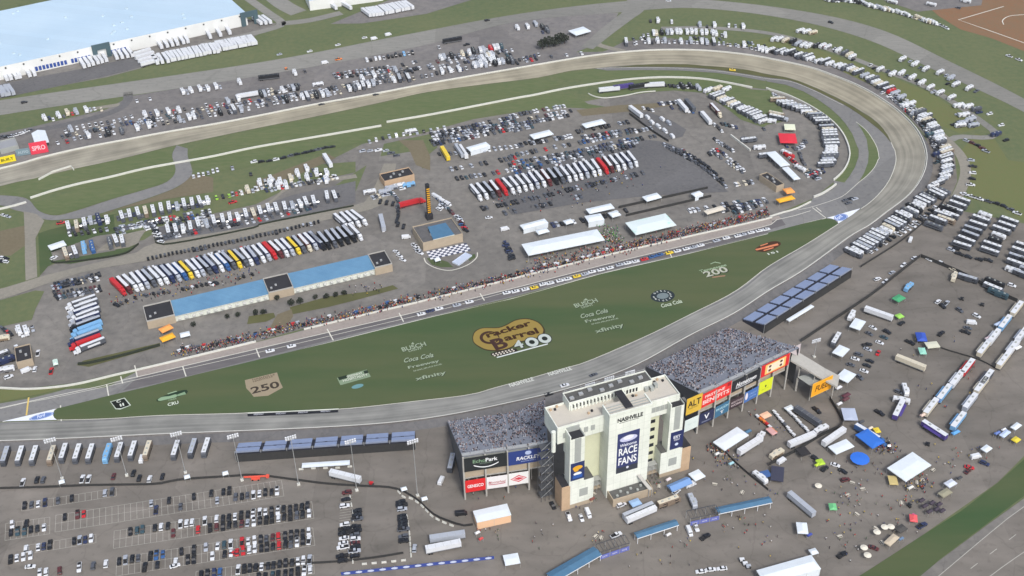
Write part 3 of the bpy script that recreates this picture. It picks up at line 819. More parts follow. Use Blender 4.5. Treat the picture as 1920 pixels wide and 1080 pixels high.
# name and banners
m_ink = flat((38, 40, 44)); m_navy = flat((46, 60, 110), .6); m_navyd = flat((34, 40, 74), .6); m_wh = flat((228, 230, 234), .6)
upright(tw, text_mesh('NASHVILLE', 12.6, 2.5, m_ink, bold=.045), 4.0, -.04, 46.0)
MB().box(5, 14.6, -.05, -.003, 45.3, 45.55, m_ink).build('underline', tw)
m_amber = flat((222, 164, 38)); m_lblue = flat((98, 148, 214))
def banner(org, rz, x, y, z, w, h, rgb, label, items, name='advertising_banner', cat='banner', thick=.12, group=None, border=None):
    """A flat board in the plane local y; items are (text | ('o', cx, cz, rx, rz), fx, fz, fw, fh, colour, shear)."""
    r = empty(name, label, cat, org + Matrix.Rotation(rz, 3, 'Z') @ Vector((x, y, 0)), rz, group)
    mb = MB(); mb.box(0, w, -thick, 0, z, z + h, flat(rgb, .6))
    mb.build('panel', r)
    if border:
        bb = MB(); t = .28; mbor = flat(border, .6)
        for a in ((0, w, z, z + t), (0, w, z + h - t, z + h), (0, t, z + t, z + h - t), (w - t, w, z + t, z + h - t)):
            bb.box(a[0], a[1], -thick - .02, -thick - .003, a[2], a[3], mbor)
        bb.build('border', r)
    lay = thick + .03
    for it in items:
        if isinstance(it[0], tuple):
            k, cx, cz, rx, rzz, rgbc = it[0]
            o = MB()
            n = 24 if k == 'o' else 4
            ph = 0 if k != 's' else math.pi / 4
            o.add([(w * cx + w * rx * math.cos(2 * math.pi * i / n + ph), -lay, z + h * cz + h * rzz * math.sin(2 * math.pi * i / n + ph)) for i in range(n)], [tuple(range(n))], flat(rgbc, .6))
            o.build('emblem', r)
        elif it[0] == '~':                                   # a curved swash
            _, fx, fz, fw, sag, rgbc = it
            o = MB(); n = 14
            for i in range(n):
                t0, t1 = i / n, (i + 1) / n
                f = lambda t: -sag * 4 * t * (1 - t)
                o.quad((w * (fx + fw * t0), -lay, z + h * (fz + f(t0)) - .3), (w * (fx + fw * t1), -lay, z + h * (fz + f(t1)) - .3),
                       (w * (fx + fw * t1), -lay, z + h * (fz + f(t1)) + .3), (w * (fx + fw * t0), -lay, z + h * (fz + f(t0)) + .3), flat(rgbc, .6))
            o.build('swash', r)
        else:
            tx, fx, fz, fw, fh, rgbc = it[:6]
            upright(r, text_mesh(tx, w * fw, h * fh, flat(rgbc, .6), shear=(it[6] if len(it) > 6 else 0)), w * fx, -lay - .01, z + h * fz)
        lay += .012
    return r
banner(TO_, TRZ, 4.5, -.01, 14.2, 11, 24.6, (48, 56, 104), 'tall navy banner with big white lettering on the centre of the pale tower',
       [(('o', .5, .84, .40, .075, (196, 198, 226)),), (('o', .5, .865, .24, .055, (228, 228, 240)),), (('s', .5, .07, .71, .1, (52, 56, 66)),), ('Welcome', .12, .66, .76, .075, (222, 224, 236), .1), ('RACE', .08, .44, .84, .19, (236, 238, 240)), ('FANS', .08, .2, .84, .19, (236, 238, 240)), (('o', .52, .1, .06, .03, (214, 216, 226)),)])
banner(TO_, TRZ, -18.4, .02, 18, 6.8, 10.8, (34, 48, 96), 'small navy banner with yellow emblem on the left stair pylon',
       [(('o', .5, .7, .36, .12, (222, 164, 38)),), (('o', .4, .58, .18, .09, (222, 164, 38)),), (('o', .5, .36, .3, .09, (226, 230, 236)),), (('s', .5, .2, .5, .14, (40, 84, 160)),)])
banner(TO_, TRZ, 33.2, 2.12, 17, 6.7, 10.8, (34, 44, 92), 'small navy banner with white emblem on the right stair pylon',
       [('EST', .22, .62, .56, .16, (232, 234, 240)), ('EVENT', .28, .48, .44, .1, (232, 234, 240)), (('o', .5, .26, .14, .08, (200, 212, 232)),)])

# ------------------------------------------------------------------ the two grandstands
def line_at(pts, x):
    for a, b in zip(pts, pts[1:]):
        if x <= b[0] or b is pts[-1]:
            t = (x - a[0]) / (b[0] - a[0])
            return a[1] + (b[1] - a[1]) * t
def grandstand(label, posts, front, rim, zf, crowd_label, ends):
    r = empty('grandstand', label, 'grandstand', TO_, TRZ)
    x0, x1 = posts[0][0], posts[-1][0]
    NS, NR = 24, 30
    seat = MB(); rows = []
    for j in range(NR + 1):
        t = j / NR
        row = []
        for i in range(NS + 1):
            s = i / NS
            xr = x0 + (x1 + ends[1] - x0) * s
            xf = front[0][0] + (front[-1][0] - front[0][0]) * s
            row.append(Vector((xf + (xr - xf) * t, line_at(front, xf) * (1 - t) + (line_at(posts, xr) + .6) * t, zf + (rim(xr) - .6 - zf) * t)))
        rows.append(row)
    for j in range(NR):
        for i in range(NS):
            a, b_, c, d = rows[j][i], rows[j][i + 1], rows[j + 1][i + 1], rows[j + 1][i]
            zt = c.z; a2 = Vector((a.x, a.y, d.z)); b2 = Vector((b_.x, b_.y, c.z))
            seat.quad(a, b_, b2, a2, m_seat); seat.quad(a2, b2, c, d, m_seat)
    seat.build('seating', r)
    # flanks and front wall
    fl = MB()
    for i in (0, NS):
        col = [rows[j][i] for j in range(NR + 1)]
        vs = [(p.x, p.y, p.z) for p in col] + [(p.x, p.y, 0) for p in col]
        n = NR + 1
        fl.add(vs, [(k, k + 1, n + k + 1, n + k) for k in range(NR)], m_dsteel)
    fr = rows[0]
    fl.add([(p.x, p.y, p.z) for p in fr] + [(p.x, p.y, 0) for p in fr], [(k, k + 1, NS + 2 + k, NS + 1 + k) for k in range(NS)], m_conc)
    fl.build('flank_wall', r)
    # back structure: posts, beam, rear wall in shade
    for (x, y) in posts:
        MB().box(x - .4, x + .4, y - .35, y + .35, 0, rim(x) - .2, m_conc).build('post', r)
    for (a, b_) in zip(posts, posts[1:]):
        d = Vector((b_[0] - a[0], b_[1] - a[1], 0)); L = d.length; rz = math.atan2(d.y, d.x)
        o = MB(); o.box(.4, L - .4, 1.2, 1.7, 12.9, 17.4, m_beam); o.box(.4, L - .4, 1.2, 1.5, 17.41, rim(a[0]) - .3, m_greyp)
        o.box(.4, L - .4, 1.0, 14, 12.2, 12.8, m_conc)
        q = o.build('rear_beam', r); q.location = (a[0], a[1], 0); q.rotation_euler = (0, 0, rz)
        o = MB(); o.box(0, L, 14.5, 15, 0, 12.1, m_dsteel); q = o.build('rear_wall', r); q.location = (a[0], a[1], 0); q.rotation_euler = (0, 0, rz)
        o = MB(); o.box(-.2, L + .2, .9, 2.6, rim(a[0]) - .29, rim(a[0]) + .1, m_steel); q = o.build('rim_walkway', r); q.location = (a[0], a[1], 0); q.rotation_euler = (0, 0, rz)
        for k in range(2):
            o = MB(); o.bar((L * (.3 + .4 * k), 6.5, 0), (L * (.3 + .4 * k), 6.5, 12.1), .5, m_conc); q = o.build('column', r); q.location = (a[0], a[1], 0); q.rotation_euler = (0, 0, rz)
    # the crowd: seated people too many and too small to count
    cols = [flat(c, .8) for c in ((40, 42, 50), (66, 69, 80), (206, 208, 214), (120, 126, 142), (170, 175, 188), (140, 120, 118), (96, 102, 118), (156, 156, 162), (184, 188, 196), (52, 54, 62))]
    skin = flat((172, 130, 108), .8)
    cm = MB(); R2 = random.Random(len(label))
    for j in range(NR * 2 - 1):
        t = (j + .5) / (NR * 2)
        for i in range(int((x1 - x0) / .8)):
            s = (i + .3 + .4 * R2.random()) / int((x1 - x0) / .8)
            dens = .34 + .3 * math.sin(s * 21 + t * 9) * math.sin(t * 17 + s * 6) + (.12 if t < .75 else -.16)
            if R2.random() > dens or (s * 9) % 1 < .07 or .48 < t < .515:   # gangways stay clear
                continue
            fi, fj = s * NS, t * NR
            a = rows[int(fj)][int(fi)]; b_ = rows[int(fj)][min(int(fi) + 1, NS)]; c = rows[min(int(fj) + 1, NR)][int(fi)]
            p = a + (b_ - a) * (fi - int(fi)) + (c - a) * (fj - int(fj))
            z = rows[min(int(fj) + 1, NR)][int(fi)].z + .02
            cc = R2.choice(cols)
            w = .27
            cm.box(p.x - w, p.x + w, p.y - .2, p.y + .2, z, z + .85, cc, inset=(.07, .07, .05, .05))
            cm.box(p.x - w, p.x + w, p.y + .21, p.y + .6, z - .05, z + .4, R2.choice(cols))
            cm.box(p.x - .11, p.x + .11, p.y - .12, p.y + .12, z + .86, z + 1.12, skin if R2.random() < .45 else R2.choice(cols))
    c = cm.build('crowd')
    c.location = TO_; c.rotation_euler = (0, 0, TRZ)
    tag(c, crowd_label, 'crowd', kind='stuff')
    return r, rows
def pL(px): return to_local(TO_, TRZ, G(px, 0))
postL = [pL(p) for p in P('N 320 1010 525 975 735 945 935 915 1120 882')]
postR = [pL(p) for p in P('Q 225 945 370 880 505 805 640 740 770 670 900 605 1030 540')]
frontL = [T2(p, 4) for p in P('N 150 268 560 213 760 188 1090 56')]
frontR = [T2(p, 3) for p in P('X 150 580 500 420 830 250')]
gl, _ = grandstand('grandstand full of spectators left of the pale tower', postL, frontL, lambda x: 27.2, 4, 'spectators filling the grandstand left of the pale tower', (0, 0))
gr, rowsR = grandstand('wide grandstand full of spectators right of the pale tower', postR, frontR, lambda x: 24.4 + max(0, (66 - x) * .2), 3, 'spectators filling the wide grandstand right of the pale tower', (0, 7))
def on_posts(posts, i, y=-.42):
    a, b_ = posts[i], posts[i + 1]
    d = Vector((b_[0] - a[0], b_[1] - a[1], 0))
    rz = TRZ + math.atan2(d.y, d.x)
    org = TO_ + Matrix.Rotation(TRZ, 3, 'Z') @ Vector((a[0], a[1], 0))
    return org, rz, d.length
def span(posts, i, j):
    a, b_ = posts[i], posts[j]
    d = Vector((b_[0] - a[0], b_[1] - a[1], 0))
    return TO_ + Matrix.Rotation(TRZ, 3, 'Z') @ Vector((a[0], a[1], 0)), TRZ + math.atan2(d.y, d.x), d.length
def sgn(posts, i, j, z, h, rgb, label, items, gap=.3, y=-.5, **k):
    o, rz, L = span(posts, i, j)
    return banner(o, rz, gap, y, z, L - 2 * gap, h, rgb, label, items, name='advertising_sign', cat='sign', **k)
WH = (232, 234, 236)
sgn(postL, 0, 2, 18.3, 8.4, (32, 36, 38), 'wide black sign with white lettering over a white curved line', [('Echo', .2, .56, .3, .26, (120, 150, 120)), ('Park', .5, .56, .28, .27, WH), ('AUTOMOTIVE', .36, .44, .28, .07, (150, 170, 150)), ('~', .22, .4, .58, .22, WH)])
sgn(postL, 2, 4, 18.0, 8.4, (40, 60, 124), 'wide blue sign with white shield and lettering beside the tower', [(('o', .5, .78, .08, .15, (176, 190, 224)),), ('RACKLEY', .2, .3, .6, .26, WH, .15), ('ROOFING', .32, .16, .36, .07, (176, 190, 224))])
sgn(postL, 0, 1, 4.9, 7.6, (214, 40, 42), 'red sign with white lettering low under the left grandstand', [('GENESCO', .1, .36, .8, .26, WH)])
sgn(postL, 1, 2, 4.9, 7.6, (228, 226, 226), 'white sign with a thin red script low under the left grandstand', [('Moonwheel', .08, .42, .84, .2, (170, 40, 58), .3), ('~', .1, .36, .8, .03, (190, 120, 130))])
sgn(postL, 2, 3, 5.2, 7.6, (230, 230, 228), 'white sign with a red diamond emblem low under the left grandstand', [(('d', .5, .5, .42, .3, (206, 60, 74)),), (('d', .5, .5, .36, .2, (236, 220, 222)),), (('d', .5, .5, .28, .12, (206, 60, 74)),)])
# right stand, upper row
org0, rz0, L0 = span(postR, 0, 1)
banner(org0, rz0, -8.6, -.5, 16.2, 9.4, 10.6, (216, 178, 62), 'yellow sign with heavy black lettering next to the right stair pylon', [('ALT', .08, .42, .84, .38, (36, 32, 26)), ('POWER TOOLS', .16, .3, .6, .07, (60, 50, 30))], name='advertising_sign', cat='sign')
sgn(postR, 0, 2, 16.6, 8.8, (222, 48, 44), 'wide red sign with white lettering under the grandstand rim', [('FIRSTLINE', .12, .62, .66, .2, (246, 214, 208)), ('BENEFITS', .06, .2, .88, .3, (246, 214, 208)), (('s', .92, .84, .08, .18, (160, 26, 34)),)])
sgn(postR, 2, 4, 16.9, 7.2, (34, 36, 42), 'wide black sign with slanted white script under the grandstand rim', [('Hometown', .14, .3, .72, .4, WH, .35), ('~', .14, .24, .6, .04, (180, 182, 188))])
sgn(postR, 4, 6, 17.2, 7.8, (214, 40, 40), 'red sign with a yellow and cream emblem at the far stand end', [(('s', .5, .5, .52, .56, (240, 196, 112)),), (('s', .5, .5, .42, .42, (240, 224, 196)),), (('o', .3, .66, .05, .1, (90, 50, 40)),), (('o', .7, .66, .05, .1, (90, 50, 40)),), (('o', .3, .34, .05, .1, (90, 50, 40)),), (('o', .7, .34, .05, .1, (90, 50, 40)),)])
# right stand, lower row
banner(org0, rz0, -8.6, -.5, 5.2, 8.4, 7.6, (216, 228, 224), 'plain pale sign low beside the right stair pylon', [('VISIT US', .2, .5, .6, .1, (190, 206, 204))], name='advertising_sign', cat='sign')
sgn(postR, 0, 1, 5.4, 7.4, (40, 46, 78), 'dark navy sign with a white V emblem low under the right grandstand', [('V', .32, .36, .34, .44, WH), ('ENERGY', .2, .14, .6, .1, (170, 178, 204))])
sgn(postR, 1, 2, 5.4, 7.4, (62, 110, 140), 'teal blue sign with pale lines low under the right grandstand', [('PAVILION', .06, .56, .88, .22, (176, 214, 226)), ('T', .36, .16, .28, .26, WH)])
sgn(postR, 2, 3, 5.6, 6.6, (62, 48, 54), 'dark maroon sign with pale lettering low under the right grandstand', [('HERITAGE', .08, .52, .84, .2, (196, 182, 184)), ('WORKS', .08, .22, .84, .2, (196, 182, 184))])
sgn(postR, 3, 4, 5.6, 6.8, (70, 112, 178), 'blue sign with white edge figures low under the right grandstand', [(('o', .14, .56, .1, .34, (226, 220, 224)),), ('CREDIT', .34, .52, .58, .2, (150, 180, 224)), ('UNION', .34, .24, .52, .18, (150, 180, 224))])
sgn(postR, 4, 5, 5.8, 8.2, (214, 224, 44), 'lime yellow sign with a small dark mark under the right grandstand', [(('o', .5, .5, .06, .1, (70, 80, 40)),), ('ELECTRIC', .24, .26, .52, .08, (176, 188, 40))])
# stair wing at the far end of the right stand, with its orange board
wg = MB()
W0 = [T2(p, 16) for p in P('Q 1060 200 1185 160 1190 110')]
wq = empty('stair_wing', 'concrete stair wing reaching out from the far end of the right grandstand', 'stair wing', TO_, TRZ)
e = Vector((postR[-1][0], postR[-1][1], 0)); dd = Vector(T2(P('Q 1300 520')[0], 9)) - e.xy
wg = MB()
L = 30
ang = math.atan2(T2(P('Q 1350 480')[0], 9)[1] - e.y, T2(P('Q 1350 480')[0], 9)[0] - e.x)
ca, sa = math.cos(ang), math.sin(ang)
def wv(a, c, z): return (e.x + ca * a - sa * c, e.y + sa * a + ca * c, z)
for a0, z0, a1, z1 in ((1, 20, 10, 16), (10, 16, 18, 12), (18, 12, 26, 9)):
    wg.add([wv(a0, 0, z0), wv(a1, 0, z1), wv(a1, 9, z1), wv(a0, 9, z0), wv(a0, 0, z0 - 1), wv(a1, 0, z1 - 1), wv(a1, 9, z1 - 1), wv(a0, 9, z0 - 1)],
           [(0, 1, 2, 3), (4, 5, 1, 0), (5, 6, 2, 1), (6, 7, 3, 2), (7, 4, 0, 3)], m_conc)
wg.build('ramp', wq)
for a in (6, 14, 24):
    for c in (.6, 8.4):
        MB().bar(wv(a, c, 0), wv(a, c, 17 - a * .36), .5, m_conc).build('column', wq)
w2 = MB()
w2.add([(*T2(P(s_)[0], z_), z_) for s_, z_ in (('Q 1068 188', 24), ('Q 1120 150', 24), ('Q 1188 118', 23), ('Q 1168 245', 17))], [(0, 1, 2, 3)], flat((184, 174, 176), .8))
w2.build('sail_panel', wq)
pl = MB()
lq = [T2(P(q_)[0], 9.5) for q_ in ('Q 1150 425', 'Q 1385 368', 'Q 1455 430', 'Q 1285 515')]
pl.prism(lq, 8.9, 9.5, m_dsteel, top=m_greyp)
for a in lq:
    pl.bar((a[0] * .96 + lq[0][0] * .04, a[1] * .96 + lq[2][1] * .04, 0), (a[0] * .96 + lq[0][0] * .04, a[1] * .96 + lq[2][1] * .04, 8.9), .4, m_conc)
pl.build('landing', wq)
ob = P('Q 1275 615 1460 530')
oa, orz, oL = frame_of(ob[0], ob[1], 4)
banner(oa, orz, 0, 0, 4, oL, 9, (240, 166, 30), 'bright orange sign with dark lettering on the stair wing', [('FUEL', .16, .3, .62, .42, (96, 62, 20), .2)], name='advertising_sign', cat='sign', border=(246, 196, 90))
mb = MB(); mb.bar((oL * .1, .5, 0), (oL * .1, .5, 13), .4, m_steel)
q_ = mb.build('support', None) if False else None

# ------------------------------------------------------------------ the two small aluminium bleachers
def bleacher(label, rim_s, front_s, zr, zf, nb):
    (a, b_), (c, d) = P(rim_s), P(front_s)
    A, B, C_, D = G(a, zr), G(b_, zr), G(c, zf), G(d, zf)
    org = Vector((A.x, A.y, 0)); dv = B - A; rz = math.atan2(dv.y, dv.x)
    r = empty('bleacher', label, 'bleacher', org, rz)
    L = dv.length
    dep = abs(to_local(org, rz, (C_ + D) / 2)[1])
    sgn_ = 1 if to_local(org, rz, (C_ + D) / 2)[1] > 0 else -1
    NR = 12
    for k in range(nb):
        x0 = L * k / nb + (.9 if k else .2); x1 = L * (k + 1) / nb - (.9 if k < nb - 1 else .2)
        s = MB()
        for j in range(NR):
            t0, t1 = j / NR, (j + 1) / NR
            if 5 <= j <= 6:
                continue
            y0, y1 = sgn_ * dep * t0, sgn_ * dep * (t1 - .004)
            z = zr + (zf - zr) * t0
            s.box(x0, x1, min(y0, y1), max(y0, y1), z - .5, z, m_seatnew)
        s.build('seat_bank', r)
    s = MB()
    y1 = sgn_ * dep
    vs = [(0, -.0, 0), (L, 0, 0), (L, 0, zr - .6), (0, 0, zr - .6), (0, y1, 0), (L, y1, 0), (L, y1, zf - .6), (0, y1, zf - .6)]
    s.add(vs, [(0, 1, 2, 3), (4, 5, 6, 7), (3, 2, 6, 7), (0, 3, 7, 4), (1, 2, 6, 5)], m_aisle)
    s.build('understructure', r)
    for k in range(nb + 1):
        s = MB(); x = L * k / nb
        s.bar((x, -sgn_ * .3, 0), (x, -sgn_ * .3, zr + 1), .2, m_steel)
        s.build('rear_post', r)
        if k < nb:
            o = MB(); o.box(x + L / nb * .44, x + L / nb * .44 + 1.4, sgn_ * dep * .42 - .7, sgn_ * dep * .42 + .7, zr * .6, zr * .72, m_aisle)
            o.build('stair_mouth', r)
    s = MB()
    for z in (zr - .1, zr + .4, zr + .9):
        s.bar((0, -sgn_ * .3, z), (L, -sgn_ * .3, z), .07, m_steel)
    s.build('guard_rail', r)
    w_ = MB(); w_.box(.3, L - .3, -sgn_ * .6 - .05, -sgn_ * .6 + .05, .1, zr - .9, m_scr)
    w_.build('rear_screen', r)
    return r
bleacher('empty blue metal bleacher with cross aisles beside the parked coaches', 'J -120 385 895 315', 'J -110 328 890 275', 6, 1.6, 7)
bleacher('empty blue metal bleacher with cross aisles beyond the right grandstand', 'Z 1433 609 1597 504', 'Z 1394 603 1552 494', 6, 1.6, 7)

# ------------------------------------------------------------------ pit garage with blue roof
gA, gRZ, gL = frame_of('E 825 730', 'F 765 405', 5)
ga = empty('garage_building', 'long pit garage with blue metal roof and three black flat sections', 'garage', gA, gRZ)
gdep = to_local(gA, gRZ, G(P('E 805 650')[0], 5))[1]
xs = [0] + [to_local(gA, gRZ, G(p, 5))[0] for p in P('E 983 692 F 72 575 213 542 672 436')] + [gL]
for i in range(5):
    x0, x1 = xs[i], xs[i + 1]
    if i in (0, 2, 4):
        MB().box(x0, x1 - .02, -.6, gdep + .4, 0, 5.2, m_beam, top=m_black).build('flat_section', ga)
        p = MB()
        for a in ((x0, x1 - .02, -.6, -.2), (x0, x1 - .02, gdep, gdep + .4), (x0, x0 + .4, -.19, gdep - .01), (x1 - .42, x1 - .02, -.19, gdep - .01)):
            p.box(*a, 5.203, 5.9, m_conc)
        p.build('parapet', ga)
        for k in range(2):
            MB().box(x0 + 2 + k * 3, x0 + 3.2 + k * 3, 3 + k * 2, 4 + k * 2, 5.21, 6.1, m_steel).build('roof_unit', ga)
    else:
        s = MB(); s.add([(x0, -.3, 4.4), (x1, -.3, 4.4), (x1, gdep, 5.4), (x0, gdep, 5.4)], [(0, 1, 2, 3)], m_blueroof)
        s.quad((x0, -.3, 4.1), (x1, -.3, 4.1), (x1, -.3, 4.4), (x0, -.3, 4.4), m_white)
        s.build('roof_slope', ga)
        n = int((x1 - x0) / 4)
        for k in range(n):
            xx = x0 + (x1 - x0) * (k + .5) / n
            MB().box(xx - .9, xx + .9, -2.2, -.31, 2.9, 3.15, m_white).build('bay_canopy', ga)
        MB().box(x0 + .01, x1 - .01, .6, gdep - .3, 0, 4.05, m_wall).build('bay_wall', ga)

# ------------------------------------------------------------------ infield buildings
r, bb = hall('E 80 875 170 855 182 938 92 962', 4.5, 'small square building with black roof near the pit exit', m_beam, m_black, units=2)
r, bb = hall('F 880 192 1100 150 1165 235 935 290', 6, 'control building with grey blue roof above the chequered floor', m_beam, m_dark, units=3)
s = MB(); s.add([(bb[0] + 7, bb[2] + 1, 6.3), (bb[1] - 5, bb[2] + 1, 6.3), (bb[1] - 6, bb[3] - 6, 7.6), (bb[0] + 8, bb[3] - 6, 7.6)], [(0, 1, 2, 3)], m_walkroof)
s.add([(bb[0] + 7, bb[2] + 1, 5.72), (bb[1] - 5, bb[2] + 1, 5.72), (bb[1] - 5, bb[2] + 1, 6.3), (bb[0] + 7, bb[2] + 1, 6.3)], [(0, 1, 2, 3)], m_wall)
s.add([(bb[0] + 8, bb[3] - 6, 5.72), (bb[1] - 6, bb[3] - 6, 5.72), (bb[1] - 6, bb[3] - 6, 7.6), (bb[0] + 8, bb[3] - 6, 7.6)], [(3, 2, 1, 0)], m_wall)
s.build('skylight_roof', r)
r, bb = hall('B 692 978 858 944 893 982 722 1022', 5, 'low building with dark roof and tan front near the tyre yard', m_tan, m_black, units=4)
# chequered floor
cA, cRZ, cL = frame_of('F 965 350', 'F 1190 300', 0)
ck = MB(); ckd = flat((64, 70, 96), .8); ckw = flat((220, 222, 226), .8)
cd = to_local(cA, cRZ, G(P('F 1030 385')[0]))[1]
for i in range(14):
    for j in range(5):
        x = cL * i / 14; y = -abs(cd) * j / 5 + 2.4
        ck.quad((x, y - abs(cd) / 5, 0), (x + cL / 14, y - abs(cd) / 5, 0), (x + cL / 14, y, 0), (x, y, 0), ckd if (i + j) % 2 else ckw)
co_ = ck.build('chequered_floor'); co_.location = (cA.x, cA.y, .32); co_.rotation_euler = (0, 0, cRZ); struct(co_)
tent('F 1000 372 1030 366 1040 382 1008 390', 2.6, 'tiny white canopy on the lawn below the chequered floor', name='canopy_tent')
hall('F 1085 385 1180 358 1230 345 1140 410', 1.0, 'low pale victory stage beside the half round lawn', flat((196, 206, 222)), flat((186, 196, 214)), name='stage', cat='stage', parapet=.1)
# scoring pylon
pB = P('F 975 150')[0]
pg = G(pB)
lo, hi = 0, 80
for _ in range(40):
    md = (lo + hi) / 2
    if proj((pg.x, pg.y, md))[1] > 345: lo = md
    else: hi = md
py = empty('scoring_pylon', 'slim yellow and black scoring pylon beside the control building', 'pylon', pg, gRZ)
MB().box(-2, 2, -2, 2, 0, 4, m_black).build('plinth', py)
s = MB(); s.box(-1.1, 1.1, -1.1, 1.1, 4.01, lo, m_ink); s.build('shaft', py)
for k in range(12):
    z = 5 + (lo - 7) * k / 12
    MB().box(-1.0, 1.0, -1.18, -1.105, z, z + (lo - 7) / 12 * .55, m_amber).build('number_panel', py)
# ------------------------------------------------------------------ warehouses at the top left
wz = 11
ws = 'A -900 572 1385 72 1110 -172 -900 250'
c, rz, l = quad_local(ws, wz)
x0, x1, y0, y1 = min(p[0] for p in l), l[1][0], (l[0][1] + l[1][1]) / 2, (l[2][1] + l[3][1]) / 2
wr = empty('warehouse', 'huge white distribution warehouse with pale blue roof above the highway', 'warehouse', c, rz)
l2 = [l[0], l[1], l[2], l[3]]
s = MB(); s.prism(l2, 0, wz, m_whwall, top=m_whroof); s.build('hall', wr)
fy = lambda x: l2[0][1] + (l2[1][1] - l2[0][1]) * (x - l2[0][0]) / (l2[1][0] - l2[0][0])
m_bdoor = flat((48, 78, 150), .5); m_portal = flat((70, 92, 100), .6)
def wx(p): return to_local(c, rz, G(p, 3))[0]
dn = 0
for a, b_, n in (('A 205 400', 'A 390 360', 9), ('A 405 350', 'A 520 325', 6), ('A 630 305', 'A 725 285', 5), ('A -500 560', 'A -100 470', 9)):
    xa, xb = wx(P(a)[0]), wx(P(b_)[0])
    for k in range(n):
        x = xa + (xb - xa) * k / n
        MB().box(x, x + (xb - xa) / n * .7, fy(x) - .25, fy(x) - .004, 1.2, 4.6, m_bdoor).build('dock_door', wr)
for a, b_ in (('A 515 300', 'A 618 282'), ('A 1345 118', 'A 1440 98')):
    xa, xb = wx(P(a)[0]), wx(P(b_)[0])
    s = MB(); y = fy(xa)
    w3 = (xb - xa) * .26
    s.box(xa, xa + w3, y - 1.5, y - .005, 0, wz + 1, m_portal); s.box(xb - w3, xb, y - 1.5, y - .005, 0, wz + 1, m_portal)
    s.box(xa + w3 + .01, xb - w3 - .01, y - 1.5, y - .005, 7.5, wz + 1, m_portal)
    s.build('portal', wr)
for k in range(14):
    px = A_ = (20 + 100 * k, 378 - 22 * k)
    x = wx((px[0] / 3, px[1] / 3 + 3))
    MB().box(x, x + 1.2, fy(x) - .5, fy(x) - .006, 8.6, 9.6, m_ink).build('wall_lamp', wr)
s2 = random.Random(3)
for k in range(40):
    x = l2[0][0] + 60 + s2.random() * (l2[1][0] - l2[0][0] - 80); y = fy(x) + 8 + s2.random() * 160
    MB().box(x, x + 2.2, y, y + 1.8, wz + .003, wz + .9, flat((186, 204, 214))).build('roof_vent', wr)
# second building with glazed corner
c, rz, l = quad_local('B 335 20 700 -70 480 -420 110 -330', 9)
wr = empty('office_warehouse', 'white warehouse with blue glazed corner at the top of the view', 'warehouse', c, rz)
x0, x1, y0, y1 = bbox(l)
MB().box(x0 + 10, x1, y0, y1, 0, 9, m_whwall, top=m_whroof).build('hall', wr)
MB().box(x0, x0 + 9.98, y0 - .5, y1, 0, 10, flat((96, 134, 160), .3), top=m_whroof).build('glazed_corner', wr)
for k in range(4):
    MB().box(x0 + .4 + k * 2.5, x0 + 1.2 + k * 2.5, y0 - .62, y0 - .504, .2, 9.8, m_wh).build('mullion', wr)
for k in range(6):
    MB().box(x0 + 14 + k * 6, x0 + 17.5 + k * 6, y0 - .2, y0 - .004, .8, 4.4, flat((150, 140, 120))).build('dock_door', wr)

# ------------------------------------------------------------------ tents, canopies and halls
TG = 'white tents by the pit wall'
tent('G 45 295 480 208 515 262 105 362', 5.2, 'longest white marquee beside the pit wall with open dark side', group=None, rise=.9)
tent('G 640 172 870 118 915 185 695 243', 5.2, 'white marquee with pale green print on its roof by the pit wall', m=mat('printed_tent', (216, 228, 228), .6, rgb2=(168, 222, 204), scale=.12, contrast=(.55, .68)), rise=.7)
for k, (s, lb) in enumerate((('G 45 185 190 147 200 178 60 208', 'white tent with flat eaves left of the small gap row'), ('G 135 215 198 197 204 222 146 240', 'small white tent just above the longest marquee'),
              ('G 415 95 560 62 572 90 435 122', 'white tent at the back of the stepped cluster of tents'), ('G 408 135 505 118 512 155 430 172', 'white tent at the front of the stepped cluster of tents'), ('G 545 115 595 100 605 130 560 145', 'narrow white tent at the right end of the stepped cluster'),
              ('G 735 25 820 2 837 30 755 54', 'lone white tent on the dark yard above the fence line'), ('G 1010 5 1060 -8 1072 12 1025 28', 'small white tent above the open sided pavilion'),
              ('C 105 755 215 728 228 755 115 784', 'white tent between two rows of cars in the garage yard'), ('C 395 695 510 668 525 692 410 720', 'white tent beside bare red earth in the garage yard'),
              ('B 1185 828 1300 795 1315 825 1200 850', 'white tent at the left end of the garage yard car rows'), ('G 290 160 335 148 345 170 300 183', 'small white tent between the two largest marquee rows'),
              ('C 325 165 420 148 432 178 345 203', 'white tent alone in the lot by the highway'), ('H -1010 660 -960 640 -955 660 -1000 680', 'white canopy above the pit crew area'))):
    if k == 12: continue
    tent(s, 3.6 if k not in (2, 3) else 4.2, lb, rise=.7, sides=1 if k % 3 == 0 else 0)
tent('G 1080 105 1185 75 1198 98 1095 124', 4, 'long cream open pavilion near the far end of the pit wall', rgb=(214, 206, 190), rise=.3)
tent('D -15 855 60 850 110 930 70 935', 4, 'pale blue roofed tent inside the far turn', rise=.5)
tent('D 80 945 110 935 180 1000 150 1015', 3.6, 'second long white tent inside the far turn', rise=.5)
hall('S -120 270 10 275 190 395 90 415', 4.5, 'flat black roofed building inside the far turn', m_beam, m_black, units=3)
tent('J 1220 708 1415 677 1435 735 1240 778', 5, 'white hall with peach front wall below the left grandstand', sides=15, wall_rgb=(226, 186, 150), rise=.3, hip=.05)
tent('J 1390 960 1470 952 1490 1005 1400 1020', 3.2, 'small white canopy at the end of the blue banner fence', rise=.3)
tent('K 1130 325 1265 242 1335 285 1195 375', 4.2, 'large grey white canopy beside the right grandstand with people in front', rise=.4)
tent('K 995 500 1055 478 1085 520 1025 548', 3.6, 'white canopy beside the blue tent at the tower foot', rise=.4)
